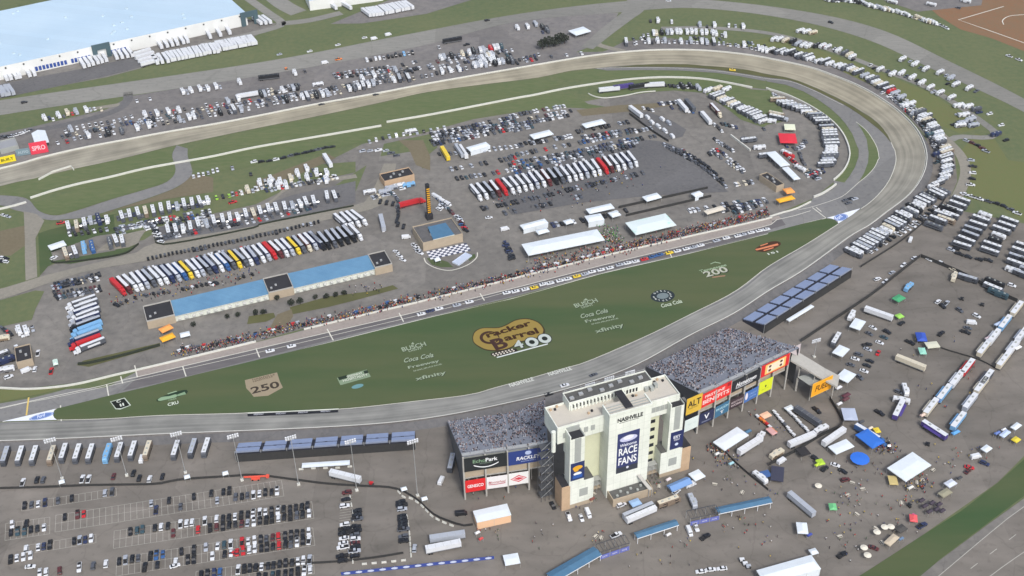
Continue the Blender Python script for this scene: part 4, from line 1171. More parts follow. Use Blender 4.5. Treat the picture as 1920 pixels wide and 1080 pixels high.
tent('K 870 570 985 520 1015 558 900 605', 3.4, 'blue barrel tent at the right foot of the tower', rgb=(110, 146, 196), rise=1.2, hip=.0)
tent('K 655 660 705 640 735 672 680 692', 3.0, 'pale blue small tent in front of the tower annex', rgb=(150, 180, 216), rise=.5)
tent('L 665 475 815 380 908 450 790 552', 4.4, 'largest square white tent in the fan zone', rise=.5)
tent('L 330 355 440 308 485 350 392 392', 3.6, 'white awning with blue base beside the show truck', rise=.3)
tent('L 412 140 488 130 502 188 432 215', 3.6, 'silver grey canopy at the corner of the kart yard fence', rgb=(176, 186, 206), rise=.4)
tent('L 490 285 555 252 655 318 595 368', 4.2, 'bright blue canopy of the display rig in the fan zone', rgb=(46, 110, 202), rise=.6)
tent('L 158 780 212 775 232 830 168 850', 3.4, 'white square tent behind the grey trailer', rise=.6)
tent('L -60 1045 240 962 302 1038 -20 1130', 4.6, 'wide white hall cut by the bottom edge of the view', rise=.8, hip=.05, sides=1)
tent('L 228 930 268 922 285 950 245 962', 3, 'small white canopy at the corner of the wide white hall', rise=.5)
tent('L 992 555 1035 530 1062 560 1018 585', 3.4, 'pale canopy beside the grass bank with dark stalls', rgb=(206, 212, 224), rise=.5)
tent('L 650 890 705 840 738 862 690 912', 3.2, 'beige canopy beside the round picnic tables', rgb=(196, 182, 160), rise=.4)
tent('L 1300 285 1345 250 1365 275 1325 300', 3.2, 'pale blue canopy at the right of the fan zone', rgb=(190, 206, 232), rise=.4)
tent('L 1365 240 1405 210 1425 235 1390 260', 3.0, 'white and black canopy near the right edge of the view', rise=.4)
tent('L 1200 360 1235 335 1258 365 1225 388', 3.0, 'white canopy beside two sheds near the grass bank', rise=.4)
tent('L 1372 305 1400 290 1420 315 1392 335', 2.6, 'small yellow canopy near the right edge', rgb=(220, 200, 60), rise=.4)
tent('L 268 430 300 415 322 445 290 460', 2.8, 'lime green inflatable canopy in the fan zone', rgb=(170, 206, 60), rise=.8)
tent('L 590 250 618 240 635 265 608 278', 2.6, 'small yellow canopy behind the blue display rig', rgb=(224, 198, 60), rise=.5)
tent('H 455 750 498 707 550 730 515 780', 3.6, 'white awning tent attached to the short white trailer', rise=.3)
tent('H 362 900 405 855 455 885 420 930', 3.6, 'white awning tent with red edge beside the show trailer', rise=.3)
tent('H 380 1040 430 995 498 1025 450 1072', 3.6, 'white awning tent in front of the orange sign', rise=.3)
tent('H 705 590 745 570 768 600 725 625', 3, 'green canopy beside its dark mat in the show yard', rgb=(70, 160, 110), rise=.6)
tent('H 712 690 745 682 768 700 735 712', 2.6, 'lime green low canopy in the show yard', rgb=(150, 206, 90), rise=.5)
tent('H 845 880 880 870 892 905 858 915', 2.8, 'mint green canopy beside the dark truck', rgb=(150, 210, 190), rise=.5)
tent('H 885 845 955 838 962 870 895 880', 3, 'pale beige canopy beside the mint green canopy', rgb=(206, 206, 186), rise=.3)
tent('H 830 800 880 780 895 830 845 845', 3, 'blue inflatable arch tent in the show yard', rgb=(50, 84, 180), rise=1.2)
tent('A 175 745 250 738 280 790 200 820', 4.4, 'white arched tent behind the pale red sign', rise=1.6, hip=0)
hall('A -20 800 80 775 105 815 0 845', 3.6, 'grey roofed shed above the yellow sign', m_greyp, flat((150, 152, 156)), name='shed', cat='shed')
tent('D 68 755 152 745 165 800 60 805', 3.4, 'red double canopy among the coaches inside the far turn', rgb=(214, 44, 62), rise=.6)
tent('D 90 700 150 695 155 725 95 732', 3, 'cream awning above the red double canopy', rgb=(222, 226, 200), rise=.3)
# yellow tents at both ends of pit road
for s, lb in (('E 880 825 955 795 1000 805 930 840', 'larger yellow show canopy near the black roofed garage end'), ('E 890 770 955 740 975 765 910 790', 'orange and white show canopy by the black roofed garage end'), ('S 100 560 270 510 300 555 120 600', 'yellow canopy near the far pit entry'), ('S 160 445 270 425 290 480 220 500', 'orange and white canopy near the far pit entry')):
    tent(s, 4, lb, rgb=(236, 172, 44) if 'larger' in lb or lb.startswith('yellow') else (240, 160, 84), rise=.8)
tent('E 1005 795 1060 782 1075 805 1020 815', 3, 'pale tent at the end of the yellow show canopy', rise=.6)
# white canopies over pit road tents in the lower paddock
tent('E 270 300 360 270 372 300 280 325', 3.6, 'white hall tent at the left end of the coach camp', rise=.5)
for s, lb in (('E 1050 250 1051 249 1052 251 1053 250', ''),):
    pass
# billboards beside the back stretch
for s, rgb, lb, tx, tc in (('A 0 925 92 905', (238, 218, 40), 'yellow trackside board on the outside of the back stretch', 'BUILT', (60, 54, 20)), ('A 178 872 275 855', (226, 62, 84), 'pale red trackside board on the outside of the back stretch', 'SPRO', (246, 200, 206)), ('A 95 880 175 868', (120, 142, 152), 'low grey trackside board between the yellow and red ones', 'AUTO', (170, 188, 196))):
    a, b_ = P(s)
    o_, rz, L = frame_of(a, b_, 0)
    banner(o_, rz, 0, 0, .3, L, 9 if 'low' not in lb else 5, rgb, lb, [(tx, .12, .3, .76, .4, tc)], name='billboard', cat='billboard', thick=.4)

# ------------------------------------------------------------------ covered walkways
def walkway(s, label, z=4.2):
    c, rz, l = quad_local(s, z)
    x0, x1, y0, y1 = bbox(l)
    r = empty('covered_walkway', label, 'walkway', c, rz)
    m_ = MB(); ym = (y0 + y1) / 2
    m_.add([(x0, y0, z), (x1, y0, z), (x1, ym, z + .7), (x0, ym, z + .7), (x1, y1, z), (x0, y1, z)], [(0, 1, 2, 3), (3, 2, 4, 5)], m_walkroof)
    for y in (y0, y1):
        m_.quad((x0, y, z - .5), (x1, y, z - .5), (x1, y, z), (x0, y, z), m_wh if y == y0 else m_walkroof)
    m_.add([(x0, y0, z), (x0, ym, z + .7), (x0, y1, z), (x1, y0, z), (x1, ym, z + .7), (x1, y1, z)], [(0, 1, 2), (3, 5, 4)], m_walkroof)
    m_.build('roof', r)
    n = max(2, int((x1 - x0) / 6))
    for k in range(n + 1):
        for y in (y0 + .5, y1 - .5):
            x = x0 + .5 + (x1 - x0 - 1) * k / n
            MB().bar((x, y, 0), (x, y, z - .02), .22, m_wh).build('post', r)
walkway('K 175 1075 455 915 505 955 260 1110', 'blue roofed walkway at the bottom edge of the view')
walkway('K 678 838 912 762 945 790 712 868', 'blue roofed walkway with flat lettered slope in front of the tower')
walkway('K 1140 695 1450 630 1460 668 1165 730', 'longest blue roofed walkway leading to the grey trailer')
for s, lb in (('K 495 990 660 935', 'purple banner gate between the bottom and middle walkways'), ('K 1000 800 1165 765', 'purple banner gate between the middle and longest walkways')):
    a, b_ = P(s); o_, rz, L = frame_of(a, b_, 0)
    r = empty('entrance_gate', lb, 'gate', o_, rz)
    n = 3
    for k in range(n):
        MB().box(L * k / n + .2, L * (k + 1) / n - .2, -.1, 0, .3, 2.9, flat((104, 112, 182))).build('banner', r)
        upright(r, text_mesh('GATE', L / n * .5, .8, m_wh), L * (k + .22) / n, -.12, 1.2)
    for k in range(n + 1):
        MB().bar((L * k / n, 0, 0), (L * k / n, 0, 5), .2, m_steel).build('post', r)
        MB().bar((L * k / n, 5, 0), (L * k / n, 5, 5), .2, m_steel).build('post', r)
    t = MB()
    for y in (0, 5): t.box(0, L, y - .12, y + .12, 4.7, 5, m_dsteel)
    for k in range(9): t.box(L * k / 8 - .08, L * k / 8 + .08, .12, 4.88, 4.75, 4.95, m_dsteel)
    t.build('truss', r)

# ------------------------------------------------------------------ fences and walls
def fence(s, label, h=1.5, t=.12, m=None, n=0, name='screen_fence', posts=True, cat='fence', z0=0):
    g = ground_line(s, n or 3 * len(P(s)), z0)
    r = empty(name, label, cat, g[0], 0)
    mb = wall_mesh([p - g[0] for p in g], h, t, m or m_scr)
    mb.build('screen', r)
    if posts:
        L = 0; last = -9
        for i in range(len(g)):
            if i: L += (g[i] - g[i - 1]).length
            if L - last > 6:
                last = L
                p = g[i] - g[0]
                MB().bar((p.x, p.y, 0), (p.x, p.y, h + .25), .12, m_dsteel).build('post', r)
    return r
fence('I -60 592 0 592 300 583 500 575 870 568 980 548 1100 536 1300 524 J 0 517 200 541 400 566 600 579 780 592 900 650 1000 738 1100 782 1170 802 1220 796', 'long wavy black screen fence above the near car park', n=60)
fence('J -20 1035 120 1018 400 1008 640 985 830 955', 'low dark fence along the foot of the trailer yard', h=1.4, n=24)
fence('H 185 845 560 598 700 490 855 367', 'black screen fence rising towards the coach park corner', h=2.4, n=30)
fence('H 858 367 1000 425 1100 470 1300 575 1400 620', 'black screen fence running down from the coach park corner', h=2.4, n=30)
fence('H 520 425 760 270 945 108 1010 20', 'thin dark fence behind the coaches along the front stretch', h=1.6, t=.08, n=30)
fence('K 1195 385 1260 450 1340 520 1440 600', 'dark fence between the tower plaza and the fan zone', n=18)
fence('L 0 462 150 385 290 300 412 236 400 180 345 85', 'dark fence round the kart yard below the orange sign', h=2.2, n=26)
fence('H 900 850 1000 890 1180 945 1290 1000', 'thin cable fence across the show yard', h=1.0, t=.06, n=16)
fence('C 660 645 780 735 880 800', 'black barrier fence inside the garage yard', h=1.8, t=.4, n=10)
fence('C 1230 765 1340 850', 'white barrier fence near the far turn yard', h=1.4, t=.9, m=m_white, n=8, posts=False)
fence('G 600 92 1100 -18', 'upper dark fence behind the tents beside the pit wall', h=1.8, t=.3, n=20)
fence('G 640 138 1120 28', 'lower dark fence behind the tents beside the pit wall', h=1.8, t=.3, n=20)
fence('E 440 972 520 962 700 920 900 865', 'clipped black hedge screen beside the pit wall', h=1.3, t=1.1, m=m_leafd, n=22, posts=False)
fence('E 290 395 330 402 500 385 700 350 780 295', 'low dark wall round the left coach camp', h=1.2, t=.5, m=m_leafd, n=18, posts=False)
fence('E 870 262 940 298 1440 203 F 0 192 300 130 550 82', 'low dark wall round the long coach camp', h=1.2, t=.5, m=m_leafd, n=24, posts=False)
bf = P('J 480 1077 1340 985')
o_, rz, L = frame_of(bf[0], bf[1], 0)
r = empty('banner_fence', 'long blue banner fence with white roundels at the bottom of the view', 'fence', o_, rz)
MB().box(0, L, -.06, .06, .1, 2.0, flat((58, 76, 150))).build('banner', r)
for k in range(13):
    x = L * (k + .5) / 13
    o = MB(); o.add([(x + 1.5 * math.cos(i * math.pi / 6), -.08, 1.1 + .7 * math.sin(i * math.pi / 6)) for i in range(12)], [tuple(range(12))], flat((196, 206, 228))); o.build('roundel', r)
    MB().bar((x, .2, 0), (x, .2, 2.3), .12, m_steel).build('post', r)
# inner walls
def wallthing(s, label, h=1.3, t=.9, n=40, m=None):
    g = ground_line(s, n, .1)
    o = wall_mesh(g, h, t, m or m_white).build('track_wall')
    return tag(o, label, 'wall')
wallthing('W -1200 880 0 640 130 606 238 578', 'white inner wall segment at the left edge of the infield', n=12)
wallthing('W 275 540 480 474 700 415 1000 350 1300 277 1600 222 1920 165 B 0 832 350 772 705 711', 'white inner wall from the left crossing to the gap', n=40)
wallthing('B 735 690 1000 645 1440 560 U 0 522 250 470 500 430 750 396 1000 377 1200 377 1400 390 1600 422 1790 460', 'white inner wall from the gap round to the far turn', n=50)
wallthing('T -20 278 0 288 200 350 420 452 600 560 740 670 840 790 900 920 920 1020 S 920 60 905 140 860 230 800 300 738 352', 'white inner wall curving round the coaches in the far turn', n=50)
wallthing('S 765 400 700 450 610 505 512 545', 'short white wall piece at the pit entry', n=12)
wallthing('S 480 595 400 635 300 680 170 715 0 770 G 1440 152 1000 252 500 367 0 492 F 900 626 600 696 270 776', 'white pit wall in front of the crew stalls', h=1.0, t=.6, n=60)
wallthing('V 1920 6 1400 131 1020 221 850 260 600 320 400 350 200 363 0 354 -600 330', 'white pit wall sweeping round at the pit exit', h=1.0, t=.8, n=40)
wallthing('U 450 505 480 522 540 538 620 540 760 520 880 496 1000 486', 'low pale kerb wall along the infield road', h=.6, t=.6, n=24)
wallthing('W 350 375 480 305 640 256 665 285', 'angled white wall of the track opening on the back stretch', h=1.4, t=.6, n=0)
g = ground_line('B 0 855 350 790 705 724', 20, .02)

# ------------------------------------------------------------------ floodlight poles
def pole(base, top, label, h=None):
    b_ = G(base) if base else None
    if b_ is None:
        b_ = G(top, h); b_.z = 0
    else:
        lo, hi = 5, 60
        for _ in range(40):
            md = (lo + hi) / 2
            if proj((b_.x, b_.y, md))[1] > top[1]: lo = md
            else: hi = md
        h = lo
    r = empty('floodlight_pole', label, 'light pole', b_, gRZ, 'floodlight poles along the front stretch')
    MB().box(-.7, .7, -.7, .7, 0, .9, m_white).build('base', r)
    MB().cyl((0, 0, .9), (0, 0, h), .2, .11, m_steel, 6).build('shaft', r)
    s = MB()
    for k in range(2):
        s.box(-2.6, 2.6, -.1, .1, h - .3 - k * 1.3, h - .1 - k * 1.3, m_steel)
    hd = s.build('crossarm', r)
    for k in range(5):
        for j in range(2):
            o = MB(); o.box(-2.6 + k * 1.1, -1.8 + k * 1.1, .1, .6, h - .7 - j * 1.3, h + .1 - j * 1.3, m_wh); o.build('lamp', hd)
    return r
for i, (b_, t, w_) in enumerate((((117, 898), (101, 824), 'floodlight pole left of the two white pickups'), ((238, 892), (217, 821), 'floodlight pole in the middle of the coach strip'), ((348, 887), (327, 812), 'floodlight pole below the three right-hand coaches'),
                 ((454, 901), (435, 816), 'floodlight pole at the left end of the near bleacher'), ((560, 909), (544, 819), 'floodlight pole left of the long white awning'), ((669, 920), (656, 826), 'floodlight pole right of the long white awning'), ((783, 930), (773, 826), 'floodlight pole at the right end of the near bleacher'))):
    pole(b_, t, w_)
for t, w_ in (((1073, 735), 'floodlight pole rising behind the left end of the press box'), ((1107, 720), 'floodlight pole behind the dark press box roof'), ((1143, 708), 'floodlight pole behind the middle of the press box'), ((1182, 697), 'floodlight pole behind the right end of the press box')):
    pole(None, t, w_, 26)
pole((1526, 670), (1529, 637), 'slim floodlight pole beside the white show trailers')
# long white awning under the near bleacher
tent('Y 925 560 1495 525 1500 575 930 612', 3, 'long narrow white awning behind the near bleacher', rise=.2, hip=.02)
tent('H 105 715 245 630 255 645 120 730', 3, 'long narrow white awning behind the far bleacher', rise=.2, hip=.02)
# orange boom lift beside the fence
# ------------------------------------------------------------------ trees and shrubs
def tree(p, h, w_, label, m, cat='tree', group=None, seed=0, name='broadleaf_tree'):
    R3 = random.Random(seed); b_ = G(p)
    r = empty(name, label, cat, b_, R3.random() * 6, group)
    t = MB(); t.cyl((0, 0, 0), (.1, .05, h * .55), .04 * h, .02 * h, m_bark, 6)
    for k in range(6):
        a = k * 1.05 + R3.random(); z = h * (.3 + .05 * k)
        t.cyl((0, 0, z), (w_ * .3 * math.cos(a), w_ * .3 * math.sin(a), z + h * .25), .015 * h, .006 * h, m_bark, 4)
    t.build('trunk', r)
    c = MB()
    for k in range(260):
        while True:
            q = Vector((R3.uniform(-1, 1), R3.uniform(-1, 1), R3.uniform(-1, 1)))
            if .25 < q.length < 1: break
        q = Vector((q.x * w_ / 2 * (1 + .2 * math.sin(5 * q.y)), q.y * w_ / 2, h * .62 + q.z * h * .38))
        s_ = R3.uniform(.05, .11) * w_
        n_ = Vector((R3.uniform(-1, 1), R3.uniform(-1, 1), R3.uniform(.2, 1))).normalized()
        a = n_.orthogonal().normalized() * s_; d_ = n_.cross(a)
        c.add([q - a, q - d_ * .7, q + a, q + d_ * .7], [(0, 1, 2, 3)], m)
    c.build('crown', r)
for i, (p, h, w_) in enumerate((('C 170 275', 8, 9), ('C 205 265', 9, 10), ('C 240 262', 8, 9), ('C 270 250', 10, 10), ('C 295 245', 8, 8))):
    tree(P(p)[0], h, w_, ('leftmost', 'second', 'third', 'fourth', 'rightmost')[i] + ' dark tree of the clump beside the back stretch', m_leafd, group='dark trees beside the back stretch', seed=i)
for i, p in enumerate(('F 200 640', 'F 250 632', 'F 335 605', 'F 400 600', 'F 450 590', 'F 495 582', 'F 120 610', 'F 0 690', 'F 40 690', 'E 1090 760', 'E 1280 715', 'E 1340 705')):
    tree(P(p)[0], 3.6 if i > 1 else 4.6, 3.2 if i > 1 else 4.4, 'small dark ornamental tree in the strip before the blue roofed garage', m_leafd, group='ornamental trees before the garage', seed=20 + i, name='ornamental_tree')
# ------------------------------------------------------------------ paint on the grass and the track
SHEET.update(a=(1560, 480, 3.6), b=(1180, 760, 4.5), c=(1500, 740, 3.376), d=(0, 470, 4), e=(870, 580, 9.8167), f=(440, 680, 6.857), g=(180, 710, 8.727), h=(1200, 440, 6.4), i=(450, 755, 9.6), j=(740, 630, 10.8))
ZP = .30
def logo(s, label):
    """A painted emblem: frame along the traced base line s (two points)."""
    a, b_ = P(s)
    o, rz, L = frame_of(a, b_, 0)
    r = empty('painted_emblem', label, 'painted emblem', (o.x, o.y, ZP), rz)
    lay = [0]
    def L2(p): return to_local(o, rz, G(p, ZP))
    def poly(s, rgb, name='field', n=0):
        pts = [L2(p) for p in P(s)]
        if n:
            q = resample([Vector((*p, 0)) for p in pts] + [Vector((*pts[0], 0))], n)[:-1]
            pts = [(p.x, p.y) for p in q]
        lay[0] += .012
        k = len(pts)
        vs, _, fs, _, _, _ = delaunay_2d_cdt([Vector(p) for p in pts], [(i, (i + 1) % k) for i in range(k)], [], 1, 1e-4)
        me = bpy.data.meshes.new(name); me.from_pydata([(v.x, v.y, lay[0]) for v in vs], [], fs); me.update()
        if me.polygons[0].normal.z < 0: me.flip_normals()
        me.materials.append(flat(rgb, .85, spec=.1))
        return link(name, me, r)
    def oval(c, rx, ry, rgb, name='field', rot=0.0, inner=0.0):
        x, y = L2(P(c)[0]); lay[0] += .012; n = 32
        mb = MB(); cr, sr = math.cos(rot), math.sin(rot)
        pt = lambda t, k: (x + k * (rx * math.cos(t) * cr - ry * math.sin(t) * sr), y + k * (rx * math.cos(t) * sr + ry * math.sin(t) * cr), lay[0])
        if inner:
            for k in range(n):
                t0, t1 = 2 * math.pi * k / n, 2 * math.pi * (k + 1) / n
                mb.quad(pt(t0, inner), pt(t0, 1), pt(t1, 1), pt(t1, inner), flat(rgb, .85, spec=.1))
        else:
            mb.add([pt(2 * math.pi * k / n, 1) for k in range(n)], [tuple(range(n))], flat(rgb, .85, spec=.1))
        return mb.build(name, r)
    def text(body, s, top, rgb=(200, 210, 190), shear=0.0, shade=(26, 34, 26), bold=0.0):
        p0, p1 = [L2(p) for p in P(s)]
        t = L2(P(top)[0])
        d = Vector((p1[0] - p0[0], p1[1] - p0[1])); ang = math.atan2(d.y, d.x)
        n = Vector((-d.y, d.x)).normalized()
        h = (Vector(t) - Vector(p0)).dot(n)
        lay[0] += .012
        if shade:
            me = text_mesh(body, d.length, h, flat(shade, .85, spec=.1), depth=0, shear=shear, bold=bold)
            q = link('lettering_shade', me, r); q.location = (p0[0] + h * .05, p0[1] - h * .1, lay[0]); q.rotation_euler = (0, 0, ang)
            lay[0] += .012
        me = text_mesh(body, d.length, h, flat(rgb, .85, spec=.1), depth=0, shear=shear, bold=bold)
        q = link('lettering', me, r); q.location = (p0[0], p0[1], lay[0]); q.rotation_euler = (0, 0, ang)
    return r, poly, oval, text
GW = (150, 163, 140)
# main emblem in the middle of the grass
r, poly, oval, text = logo('e 600 905 1560 650', 'large ochre emblem with brown lettering and white numerals mid grass')
poly('e 150 520 190 410 330 340 620 330 760 285 950 190 1170 165 1370 230 1480 350 1490 440 1440 500 1300 560 1000 620 900 700 700 770 420 760 260 690 170 610', (60, 52, 34), n=60)
poly('e 165 520 205 420 340 350 620 345 770 300 955 205 1170 182 1360 245 1455 355 1450 430 1420 480 1290 540 990 600 890 680 690 745 430 740 275 675 185 605', (146, 126, 66), n=60)
text('arrel', 'e 765 590 1390 440', 'e 745 475', (58, 34, 18), shade=None, bold=.035)
oval('e 470 520', 5.4, 5.8, (64, 42, 34), 'initial', inner=.68)
poly('e 440 440 560 420 640 520 560 620 430 560', (146, 126, 66), 'initial_gap')
text('racker', 'e 440 530 1260 290', 'e 410 425', (58, 34, 18), shade=None, bold=.035)
text('B', 'e 590 760 840 690', 'e 500 560', (64, 42, 38), shade=None, bold=.03)
poly('e 500 850 490 810 760 735 960 720 990 770 700 850 560 870', (40, 34, 30))
for k in range(7):
    for j in range(2):
        x, y = 515 + k * 58 + (30 if j else 0), 822 - k * 14 + j * 26
        poly(f'e {x} {y} {x + 32} {y - 8} {x + 40} {y + 14} {x + 8} {y + 22}', (206, 200, 186), 'chequer')
text('4', 'e 960 740 1120 700', 'e 900 600', (184, 192, 186), shade=(30, 34, 30))
for c_ in ('e 1250 610', 'e 1485 545'):
    oval(c_, 4.0, 4.6, (34, 40, 36), 'numeral_shade'); oval(c_, 3.5, 4.1, (184, 192, 186), 'numeral', inner=.45)
poly('e 600 885 1540 635 1545 655 610 905', (206, 212, 208), 'underline')
# sponsor columns
for col, lb in ((dict(b='j 170 320 650 195', bt='j 140 235', l='j 290 325 560 262', lt='j 285 290', p='j 330 170 365 125 400 160', co='j 200 545 800 425', ct='j 160 460', fr='j 290 685 920 540', ft='j 270 615', ins='j 390 725 960 580', it='j 385 700', xf='j 440 930 1060 790', xt='j 410 840'), 'left column of four white painted words on the grass'),
                (dict(b='G 360 652 487 618', bt='G 355 628', l='G 395 655 460 637', lt='G 393 645', p='G 400 612 415 598 428 608', co='G 392 712 545 676', ct='G 385 688', fr='G 420 742 590 706', ft='G 415 720', ins='G 450 748 600 714', it='G 448 741', xf='G 477 802 638 762', xt='G 470 774'), 'right column of four white painted words on the grass')):
    r, poly, oval, text = logo(col['xf'], lb)
    text('BUSCH', col['b'], col['bt'], GW); text('LIGHT', col['l'], col['lt'], GW, shade=None); poly(col['p'], GW, 'peak')
    text('Coca Cola', col['co'], col['ct'], GW, .45); text('Freeway', col['fr'], col['ft'], GW); text('INSURANCE', col['ins'], col['it'], GW, shade=None); text('xfinity', col['xf'], col['xt'], GW)
# round seal
r, poly, oval, text = logo('h 265 885 520 820', 'round dark painted seal with ring lettering above a white script')
oval('h 272 735', 7.2, 5.8, (38, 48, 54)); oval('h 272 735', 3.6, 2.8, (116, 128, 130), 'centre')
for k, ch in enumerate('NASCARSALUTES'):
    t = math.radians(150 - k * 26)
    x, y = 272 + 105 * math.cos(t) + 0, 735 - 58 * math.sin(t)
    text(ch, f'h {x - 10:.0f} {y + 9:.0f} {x + 10:.0f} {y + 5:.0f}', f'h {x - 10:.0f} {y - 10:.0f}', (206, 212, 206), shade=None)
text('Coca Cola', 'h 268 880 515 818', 'h 255 835', (186, 196, 174), .4, shade=(60, 80, 56))
# 200
r, poly, oval, text = logo('h 800 515 1075 440', 'white painted number 200 under a small mountain line')
text('200', 'h 800 512 1072 440', 'h 785 440', (176, 178, 162)); text('Tennessee', 'h 730 455 1045 375', 'h 720 425', (150, 170, 140), .2, shade=None)
poly('h 840 350 900 325 970 340 965 348 900 334 850 356', (150, 170, 140), 'peak'); poly('h 860 505 1025 485 1020 500 870 520', (150, 120, 96), 'underline')
# orange badge
r, poly, oval, text = logo('h 1540 245 1665 205', 'orange and black painted badge at the far end of the grass')
poly('h 1395 200 1390 160 1560 85 1670 85 1680 130 1520 205', (70, 44, 30), n=24)
poly('h 1380 175 1650 105 1665 125 1400 190', (206, 128, 92), 'bar'); poly('h 1440 130 1530 100 1535 110 1450 140', (206, 128, 92), 'bar'); poly('h 1480 185 1600 150 1605 162 1490 196', (206, 128, 92), 'bar')
text('151', 'h 1545 245 1665 212', 'h 1538 222', (206, 212, 200), shade=(26, 34, 26))
# tan 250 shield
r, poly, oval, text = logo('f 245 440 620 330', 'tan painted shield with dark number 250 on the grass')
poly('f 130 225 545 125 580 240 620 320 430 425 245 440 200 380 150 330', (150, 138, 116))
text('250', 'f 222 405 585 315', 'f 180 325', (62, 54, 46), shade=None)
for y in (215, 240):
    text('NASHVILLE', f'f {230 + (y - 215) * .4} {y + 15} {520 - (y - 215)} {y - 55}', f'f {226} {y - 6}', (104, 92, 76), shade=None)
# framed two-line sign
r, poly, oval, text = logo('f 1360 285 1750 180', 'framed two-line painted sign in pale green with dark corners')
poly('f 1315 195 1700 88 1750 180 1360 290', (128, 146, 120)); poly('f 1325 190 1440 160 1455 195 1345 228', (36, 50, 38), 'corner'); poly('f 1655 108 1705 95 1722 130 1670 148', (36, 50, 38), 'corner')
text('SPEEDWAY', 'f 1450 200 1650 145', 'f 1440 172', (206, 212, 194), shade=(40, 54, 42)); text('HOSPITALITY', 'f 1400 250 1720 165', 'f 1385 222', (206, 212, 194), shade=(40, 54, 42))
oval('f 1580 305', 3.2, 1.6, (104, 146, 150), 'spot'); 
# green badge
r, poly, oval, text = logo('g 1175 455 1360 395', 'pale green painted bar badge with three white letters below')
poly('g 990 340 1140 270 1460 180 1490 240 1330 300 1020 375', (36, 56, 40), n=24); poly('g 1010 340 1080 300 1200 285 1310 255 1315 300 1200 330 1040 365', (138, 164, 132), 'bar', 24)
poly('g 1330 260 1450 215 1475 255 1330 290', (128, 154, 122), 'bar'); poly('g 1165 245 1310 200 1330 210 1180 255', (150, 174, 144), 'bar'); text('TIRES', 'g 1180 370 1320 335', 'g 1172 350', (150, 174, 144), shade=None)
text('CRU', 'g 1180 455 1355 410', 'g 1165 405', (206, 216, 200))
# black square with white figures
r, poly, oval, text = logo('g 330 510 560 440', 'black painted square with white figures at the tip of the grass')
poly('g 230 375 470 310 575 435 400 505 320 500', (186, 196, 182)); poly('g 245 380 462 325 550 435 410 485 330 488', (26, 30, 26))
text('C', 'g 340 400 410 380', 'g 325 360', (206, 212, 200), shade=None); text('II', 'g 400 460 465 440', 'g 385 415', (206, 212, 200), shade=None)
# end badges on the white apron tips
for s, c_, lb in (('V 250 580 390 545', 'V 312 562', 'blue oval painted on the white tip at the pit exit'), ('S 770 795 870 745', 'S 820 765', 'blue oval painted on the white tip at the pit entry')):
    r, poly, oval, text = logo(s, lb); r.location.z = .34
    near = s[0] == 'V'
    q = P(c_)[0]
    rx, ry = (7.6, 2.6) if near else (6.5, 4.2)
    oval(c_, rx * .8, ry * .8, (104, 130, 186)); oval(c_, rx * .72, ry * .7, (216, 224, 240), 'ring', inner=.94)
    kx = 8 if near else 5
    text('Ford', f'Z {q[0] - kx} {q[1] + 2.6 + (2 if near else 3)} {q[0] + kx} {q[1] + (-.6 if near else -2)}', f'Z {q[0] - kx} {q[1] - (1.6 if near else 4)}', (214, 222, 240), .35, shade=None)
# words and boards on the front stretch
for s, t, lb in (('Z 957 727 1002 714', 'Z 955 720', 'white painted track name left of the pit crossing'), ('Z 1030 706 1073 694', 'Z 1028 699', 'white painted track name right of the pit crossing')):
    r, poly, oval, text = logo(s, lb); r.location.z = .62
    text('NASHVILLE', s, t, (214, 216, 208), shade=None)
r, poly, oval, text = logo('i 140 262 1765 185', 'black painted strip with four white words along the front apron'); r.location.z = .62
poly('i 140 262 135 208 620 190 1200 168 1765 140 1770 182 1200 212 700 236', (36, 38, 44))
for k, (x, y) in enumerate(((245, 235), (645, 220), (1045, 200), (1450, 182))):
    text('SPEEDWAY', f'i {x} {y} {x + 180} {y - 8}', f'i {x} {y - 28}', (206, 208, 216), shade=None)
poly('i 140 195 1780 115 1780 130 140 205', (222, 226, 214), 'edge')
# lettering on the walkway slope
# ------------------------------------------------------------------ vehicles
PAL = dict(W=((214, 217, 221), 'white'), K=((30, 32, 37), 'black'), G=((84, 88, 96), 'dark grey'), S=((168, 174, 184), 'silver'), N=((44, 54, 88), 'navy'), B=((52, 92, 146), 'blue'),
           T=((54, 78, 88), 'teal grey'), R=((190, 40, 46), 'red'), D=((92, 46, 48), 'maroon'), Y=((226, 196, 54), 'yellow'), O=((226, 128, 60), 'orange'), L=((150, 196, 70), 'lime green'),
           P=((214, 70, 140), 'pink'), E=((206, 198, 178), 'beige'), V=((74, 60, 130), 'purple'), C=((120, 172, 214), 'light blue'))
m_tyre = flat((24, 24, 26), .9); m_lamp = flat((230, 226, 210), .3); m_tail = flat((150, 24, 28), .4); m_under = flat((34, 34, 36), .9)
def paint(c): return mat('car_paint_' + c, PAL[c][0], .28, 0, spec=.5)
def shell(c): return mat('coach_shell_' + c, PAL[c][0], .5, .04, scale=.6, spec=.4)
_veh = {}
def loft(mb, secs, m, top=None):
    """Body from rings (x, halfwidth, z0, z1) along x; sides draw in slightly at the top."""
    vs, fs = [], []
    for x, w, z0, z1 in secs:
        vs += [(x, -w, z0), (x, -w, z0 + (z1 - z0) * .7), (x, -w * .88, z1), (x, w * .88, z1), (x, w, z0 + (z1 - z0) * .7), (x, w, z0)]
    n = len(secs)
    for i in range(n - 1):
        o = 6 * i
        for k in range(5):
            fs.append((o + k, o + 6 + k, o + 7 + k, o + k + 1))
    fs += [(0, 1, 2, 3, 4, 5), tuple(6 * (n - 1) + k for k in (5, 4, 3, 2, 1, 0))]
    mb.add(vs, fs, m)
